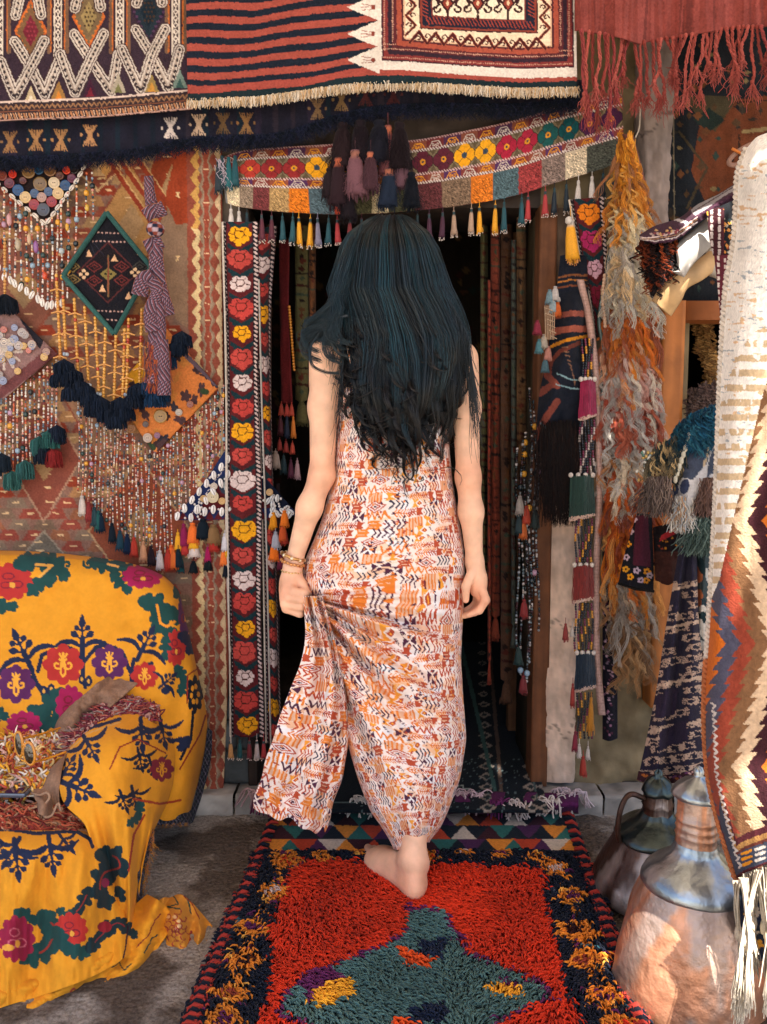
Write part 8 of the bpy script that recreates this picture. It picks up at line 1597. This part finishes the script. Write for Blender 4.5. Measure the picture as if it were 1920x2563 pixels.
# --- big kilim over a rack, right edge
def big_kilim():
    root = thing('big_kilim', 'big orange, brown and slate stepped diamond kilim, sunlit at the top, long cream fringe below', 'kilim', P(1900, 2250, 1.3))
    R0 = [(1868, 372, 1.56), (1848, 430, 1.52), (1843, 520, 1.48), (1838, 600, 1.46), (1818, 720, 1.43), (1806, 900, 1.41), (1798, 1100, 1.40), (1790, 1300, 1.40), (1776, 1550, 1.40), (1764, 1750, 1.40), (1772, 1930, 1.39), (1800, 2060, 1.38), (1842, 2200, 1.37)]
    R1 = [(1900, 340, 1.46), (1890, 430, 1.36), (1885, 520, 1.33), (1878, 600, 1.31), (1866, 720, 1.30), (1850, 900, 1.30), (1836, 1100, 1.30), (1822, 1300, 1.30), (1804, 1550, 1.31), (1790, 1750, 1.32), (1800, 1930, 1.32), (1828, 2060, 1.32), (1864, 2185, 1.32)]
    R2 = [(1990, 320, 1.44)]+[(x, y, 1.26) for x, y in [(1985, 430), (1980, 600), (1975, 900), (1968, 1300), (1960, 1750), (1960, 1950), (1965, 2150)]]
    R3 = [(2150, 320, 1.44)]+[(x, y, 1.30) for x, y in [(2150, 430), (2150, 900), (2150, 1500), (2150, 1950), (2150, 2140)]]
    R4 = [(2300, 320, 1.44)]+[(x, y, 1.26) for x, y in [(2300, 430), (2300, 900), (2300, 1500), (2300, 1950), (2300, 2140)]]
    cv = Cv(1740, 300, 2320, 2260, '#7a5430', 1.2); jj, ii = np.mgrid[0:cv.H, 0:cv.W]; X = ii/1.2+1740; Y = jj/1.2+300
    pal = np.array([lin(c) for c in ('#c2621c', '#4a4858', '#8c3c2a', '#785438', '#c2a384', '#35161c', '#b8601f', '#35161c')])
    row = np.floor((Y-12)/34); fr = (Y-12)/34-row; ph = np.abs(((row*34-1600+310*100+17) % 620)-0); tri = np.minimum(ph, 620-ph)
    k = (X-1770+vn(X/5, Y/5, 2)*3)+tri*.27+(fr-.5)*26*np.where(((row*34-1600+31000+17) % 620) < 310, 1, -1)
    idx = np.clip((k/38).astype(int), 0, 40); idx = np.where(idx > 7, np.abs((idx-8) % 8), idx); cv.a[:] = pal[idx]
    # selvedge and upper field, whitened as if overexposed by sun, with sparse brocading
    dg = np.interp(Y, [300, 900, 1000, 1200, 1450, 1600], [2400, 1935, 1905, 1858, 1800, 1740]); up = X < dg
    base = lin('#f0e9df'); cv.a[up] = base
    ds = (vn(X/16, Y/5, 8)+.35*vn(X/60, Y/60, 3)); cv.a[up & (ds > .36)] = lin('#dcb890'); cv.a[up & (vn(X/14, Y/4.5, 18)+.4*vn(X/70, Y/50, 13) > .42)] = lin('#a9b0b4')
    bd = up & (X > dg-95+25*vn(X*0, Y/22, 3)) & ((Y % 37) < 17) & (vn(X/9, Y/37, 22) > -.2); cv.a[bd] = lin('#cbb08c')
    # bottom border bands
    yb = np.interp(X, [1764, 1800, 1842, 1864, 1960, 2300], [1900, 2060, 2200, 2186, 2150, 2140]); z = yb-Y
    lo = X > 1800
    for a, b, c in ((0, 9, '#4a1c22'), (9, 60, '#3b4050'), (60, 68, '#5a2a20'), (68, 82, '#9a7040'), (82, 100, '#4a1c22')): cv.a[(z >= a) & (z < b) & lo] = lin(c)
    for i in range(14):
        x = 1858+i*34
        for j in range(3): yy = np.interp(x, [1842, 1960], [2186, 2150])-20-j*14; cv.line([(x, yy+4), (x+22, yy-4)], 7, '#d98a20' if i % 2 == 0 else '#c9beb4')
    # curly white motif along the edge, lower left
    for q in range(22):
        y = 1760+q*19; x = np.interp(y, [1750, 1930, 2060, 2200], [1778, 1786, 1815, 1855])+9; cv.line([(x-6, y), (x+3, y+7), (x-3, y+13)], 5, '#c4b8b0')
    mb = MB(); sheet(mb, [R0, R1, R2, R3, R4], cv, 1.9, lambda X, Y, U, V: .010*fbm(X/60, Y/200, 3, 3)-.010*np.sin(Y/120+X/50)*.5, us=[0, .8, 2.4, 4.5, 6.5], amt=.18, jit=1.0)
    mb.build('kilim_cloth', CLOTH, root, solid=.006)
    c = cr(np.array(R0), 420); p = P(c[:, 0], c[:, 1], c[:, 2]); mb = MB(); t = np.arange(420)
    for ph in (0, 3.14): q = p+np.stack([.0035*np.cos(t*1.1+ph), .0035*np.sin(t*1.1+ph), 0*t], 1); cc = np.where((c[:, 1] > 1650)[:, None], lin('#a8623c'), lin('#c9bcae'))*(.8+.4*rng.random((420, 1))); mb.tubes([q], .0038, cc[None], 5)
    mb.build('corded_edge', PILE, root)
    # cream fringe in knotted hanks
    r = np.random.default_rng(9)
    for i, (x, y, L, dx) in enumerate([(1858, 2205, 330, 20), (1870, 2195, 360, -12), (1884, 2190, 240, 10), (1898, 2186, 330, -60), (1912, 2182, 280, 8), (1928, 2178, 340, -14), (1945, 2172, 300, 5), (1965, 2168, 320, -5), (1990, 2160, 300, 8), (2015, 2158, 320, -6), (1850, 2212, 250, 6), (1905, 2184, 300, 26)]):
        mb = MB(); n = 44; D = 1.31+r.normal(0, .015); t = np.linspace(0, 1, 18); ax = x+dx*t+7*np.sin(t*4+i); sprd = np.interp(t, [0, .15, .42, .5, .58, 1], [9, 6, 4, 3.2, 4, 12])
        o = r.normal(0, 1, (n, 2)); X = ax[None]+o[:, :1]*sprd[None]*.6+1.5*np.sin(t*14+o[:, 1:]*3); Yv = y-8+L*t[None]*(1+.06*o[:, 1:]); Dv = D+.0012*o[:, 1:]*sprd[None]
        mb.tubes(P(X, Yv, Dv), .0011, lin('#c9bba6')*(.8+.35*r.random((n, 1))), 3)
        kx = np.interp(.5, t, ax); mb.lathe([(.0001, .012), (.006, .010), (.0075, 0), (.006, -.010), (.0001, -.012)], 10, '#c2b39c', P(kx, y+L*.5, D)); mb.build('fringe_hank', PILE, root)
    root = thing('display_rack', 'wooden drying rack that carries the big kilim', 'rack', (.98, 1.40, 0))
    m = MB(); zt = float(P(1900, 350, 1.44)[2])-.012; a0 = P(1880, 360, 1.47); m.tubes([[(a0[0]+.02, 1.44, zt), (1.6, 1.44, zt)]], .012, '#5a4230', 10); m.build('rail', WOOD, root)
    for x in (a0[0]+.14, 1.5): m = MB(); m.tubes([[(x, 1.45, 0), (x, 1.45, zt-.006)]], .016, '#5a4230', 10); m.build('post', WOOD, root)
    # cushion behind the fringe
    cv = Cv(1800, 2180, 2100, 2600, '#1c2232', 1.2)
    for i in range(40): cv.blob(1850+200*r.random(), 2200+300*r.random(), 16, 12, ['#b8781c', '#c98a28', '#a0907c', '#151a24'][r.integers(4)], 5, .4, r.random())
    mb = MB(); sheet(mb, [[(1862, 2215, 1.52), (1850, 2300, 1.47), (1868, 2400, 1.50)], [(1960, 2200, 1.46), (1960, 2300, 1.42), (1960, 2410, 1.46)], [(2080, 2210, 1.52), (2080, 2300, 1.50), (2080, 2400, 1.52)]], cv, 2.4); sheet(mb, [[(1862, 2215, 1.52), (1868, 2400, 1.50)], [(1885, 2230, 1.64), (1885, 2390, 1.64)], [(1980, 2230, 1.66), (1980, 2390, 1.66)], [(2080, 2210, 1.52), (2080, 2400, 1.52)]], cv, 6); o = mb.build('patterned_cushion', CLOTH); tag(o, 'navy and mustard patterned cushion half hidden behind the cream fringe', 'cushion')
    m = MB(); x_ = o.location.x; m.lathe([(.001, 0), (.15, 0), (.15, .01), (.04, .03), (.03, float(o.location.z)-.035), (.12, float(o.location.z)-.01), (.001, float(o.location.z)-.004)], 20, '#4a3626', (x_+.02, 1.56, 0)); tag(m.build('stool', WOOD), 'low round wooden stool under the patterned cushion', 'stool')
big_kilim()
# --- copper jugs
def jug(cx, cy, prof_body, prof_sh, prof_neck, prof_lid, handle, label, cop, tin, seed, seg=72):
    root = thing('copper_jug', label, 'jug', (cx, cy, 0), 'old copper jugs by the kilim')
    MB_ = mat('hammered_copper', .42, metal=.72, spec=.5, nscale=26, namt=.28, bump=.9, bscale=55, kind='x'); MT = mat('tinned_metal', .30, metal=.9, spec=.5, nscale=26, namt=.30, bump=.7, bscale=45, kind='x')
    def dent(V):
        a = np.arctan2(V[..., 1], V[..., 0]); z = V[..., 2]; rr = np.hypot(V[..., 0], V[..., 1]); k = 1+.05*vn(np.cos(a)*3+9, z*14+np.sin(a)*3, seed)+.03*vn(np.cos(a)*7+9, z*34+np.sin(a)*7, seed+2)
        k = np.where(rr < .03, 1, k); V = V.copy(); V[..., 0] *= k; V[..., 1] *= k; V[..., 2] += .008*vn(np.cos(a)*2+5, np.sin(a)*2+5, seed+5)*(z > .02); return V
    def prof(p, nm, m, c):
        q = cr(np.array([(a, b, 0) for a, b in p]), 60)[:, :2] if nm in ('body', 'shoulder') else np.array(p)
        mb = MB(); ph = np.arange(seg)*2*math.pi/seg; zz = q[:, 1][:, None]; C = lin(c)*(1+.55*fbm(np.cos(ph)[None]*4+7, zz*22+np.sin(ph)[None]*4, seed+8, 4))[..., None]
        if m is MB_: s_ = np.clip((fbm(np.cos(ph)[None]*3+3, zz*9+np.sin(ph)[None]*3, seed+20, 4)-.02)*4, 0, .75)[..., None]; C = C*(1-s_)+lin('#b5a69c')*s_
        a = q; V = np.stack([a[:, 0][:, None]*np.cos(ph), a[:, 0][:, None]*np.sin(ph), np.repeat(a[:, 1][:, None], seg, 1)], -1); V = dent(V)+np.array([cx, cy, 0]); mb.grid(V, C, closeu=True); mb.build(nm, m, root)
    prof(prof_body, 'body', MB_, cop); prof(prof_sh, 'shoulder', MT, tin); prof(prof_neck, 'neck', MB_, cop); prof(prof_lid, 'lid', MT, tin)
    m = MB(); h = cr(np.array(handle), 30)+np.array([cx, cy, 0]); m.tubes([h], .0065, cop, 8); m.tubes([h+[.0, -.007, 0]], .0022, cop, 6); m.build('handle', MB_, root)
jug(.622, 1.60, [(.002, .001), (.134, .0), (.150, .012), (.150, .045), (.141, .10), (.124, .17), (.106, .222), (.098, .238)], [(.101, .226), (.105, .233), (.101, .248), (.088, .264), (.064, .282), (.047, .298), (.0405, .316)],
    [(.0405, .312), (.0385, .322), (.0392, .330), (.0412, .333), (.0392, .336), (.0382, .345), (.0405, .348), (.0382, .351), (.0378, .362), (.0402, .365), (.0378, .368), (.0372, .40), (.0385, .418)], [(.046, .409), (.051, .415), (.048, .422), (.040, .433), (.026, .444), (.010, .450), (.0085, .455), (.0105, .461), (.0075, .468), (.001, .471)],
    [(.036, -.012, .405), (.075, -.03, .395), (.100, -.052, .32), (.104, -.07, .22), (.112, -.092, .12), (.128, -.10, .02)], 'large dented copper jug with tinned shoulder and lid, nearest the shaggy rug', '#cf9472', '#a4acb0', 3)
jug(.665, 1.96, [(.002, .001), (.130, .0), (.146, .012), (.146, .045), (.128, .085), (.108, .125), (.094, .158)], [(.096, .146), (.100, .152), (.096, .163), (.072, .182), (.046, .198), (.036, .212)],
    [(.036, .208), (.034, .225), (.038, .23), (.034, .235), (.033, .262)], [(.037, .258), (.039, .262), (.036, .272), (.028, .286), (.014, .296), (.009, .300), (.011, .306), (.006, .312), (.001, .314)],
    [(-.036, -.01, .25), (-.075, -.02, .262), (-.098, -.03, .23), (-.104, -.03, .18), (-.098, -.03, .15)], 'smaller dark copper jug with a curved handle, standing behind the large one', '#4c362c', '#434d4d', 13)
# surfaces to be sunlit: their outlines become the gaps in the added canopy
K = lambda pts: np.array([P(*p) for p in pts])
LIT.append(K([(1825, 360, 1.46), (2080, 330, 1.28), (2060, 760, 1.27), (1926, 945, 1.28), (1884, 1100, 1.285), (1840, 1350, 1.30), (1812, 1500, 1.31), (1796, 1640, 1.33), (1752, 1640, 1.40), (1780, 1300, 1.40), (1790, 900, 1.41), (1815, 600, 1.46)]))
LIT.append(K([(1612, 2235, 1.52), (1640, 2200, 1.52), (1800, 2190, 1.50), (1815, 2300, 1.47), (1805, 2600, 1.44), (1655, 2600, 1.44), (1635, 2400, 1.46)]))
LIT.append(K([(1700, 2040, 1.56), (1752, 2040, 1.56), (1750, 2190, 1.56), (1705, 2190, 1.56)]))
LIT.append(K([(1700, 560, 2.06), (1775, 520, 2.04), (1850, 560, 2.0), (1840, 640, 2.0), (1780, 640, 2.06), (1720, 680, 2.06), (1640, 790, 2.10), (1628, 740, 2.10), (1690, 640, 2.06)]))
shade_canopy()
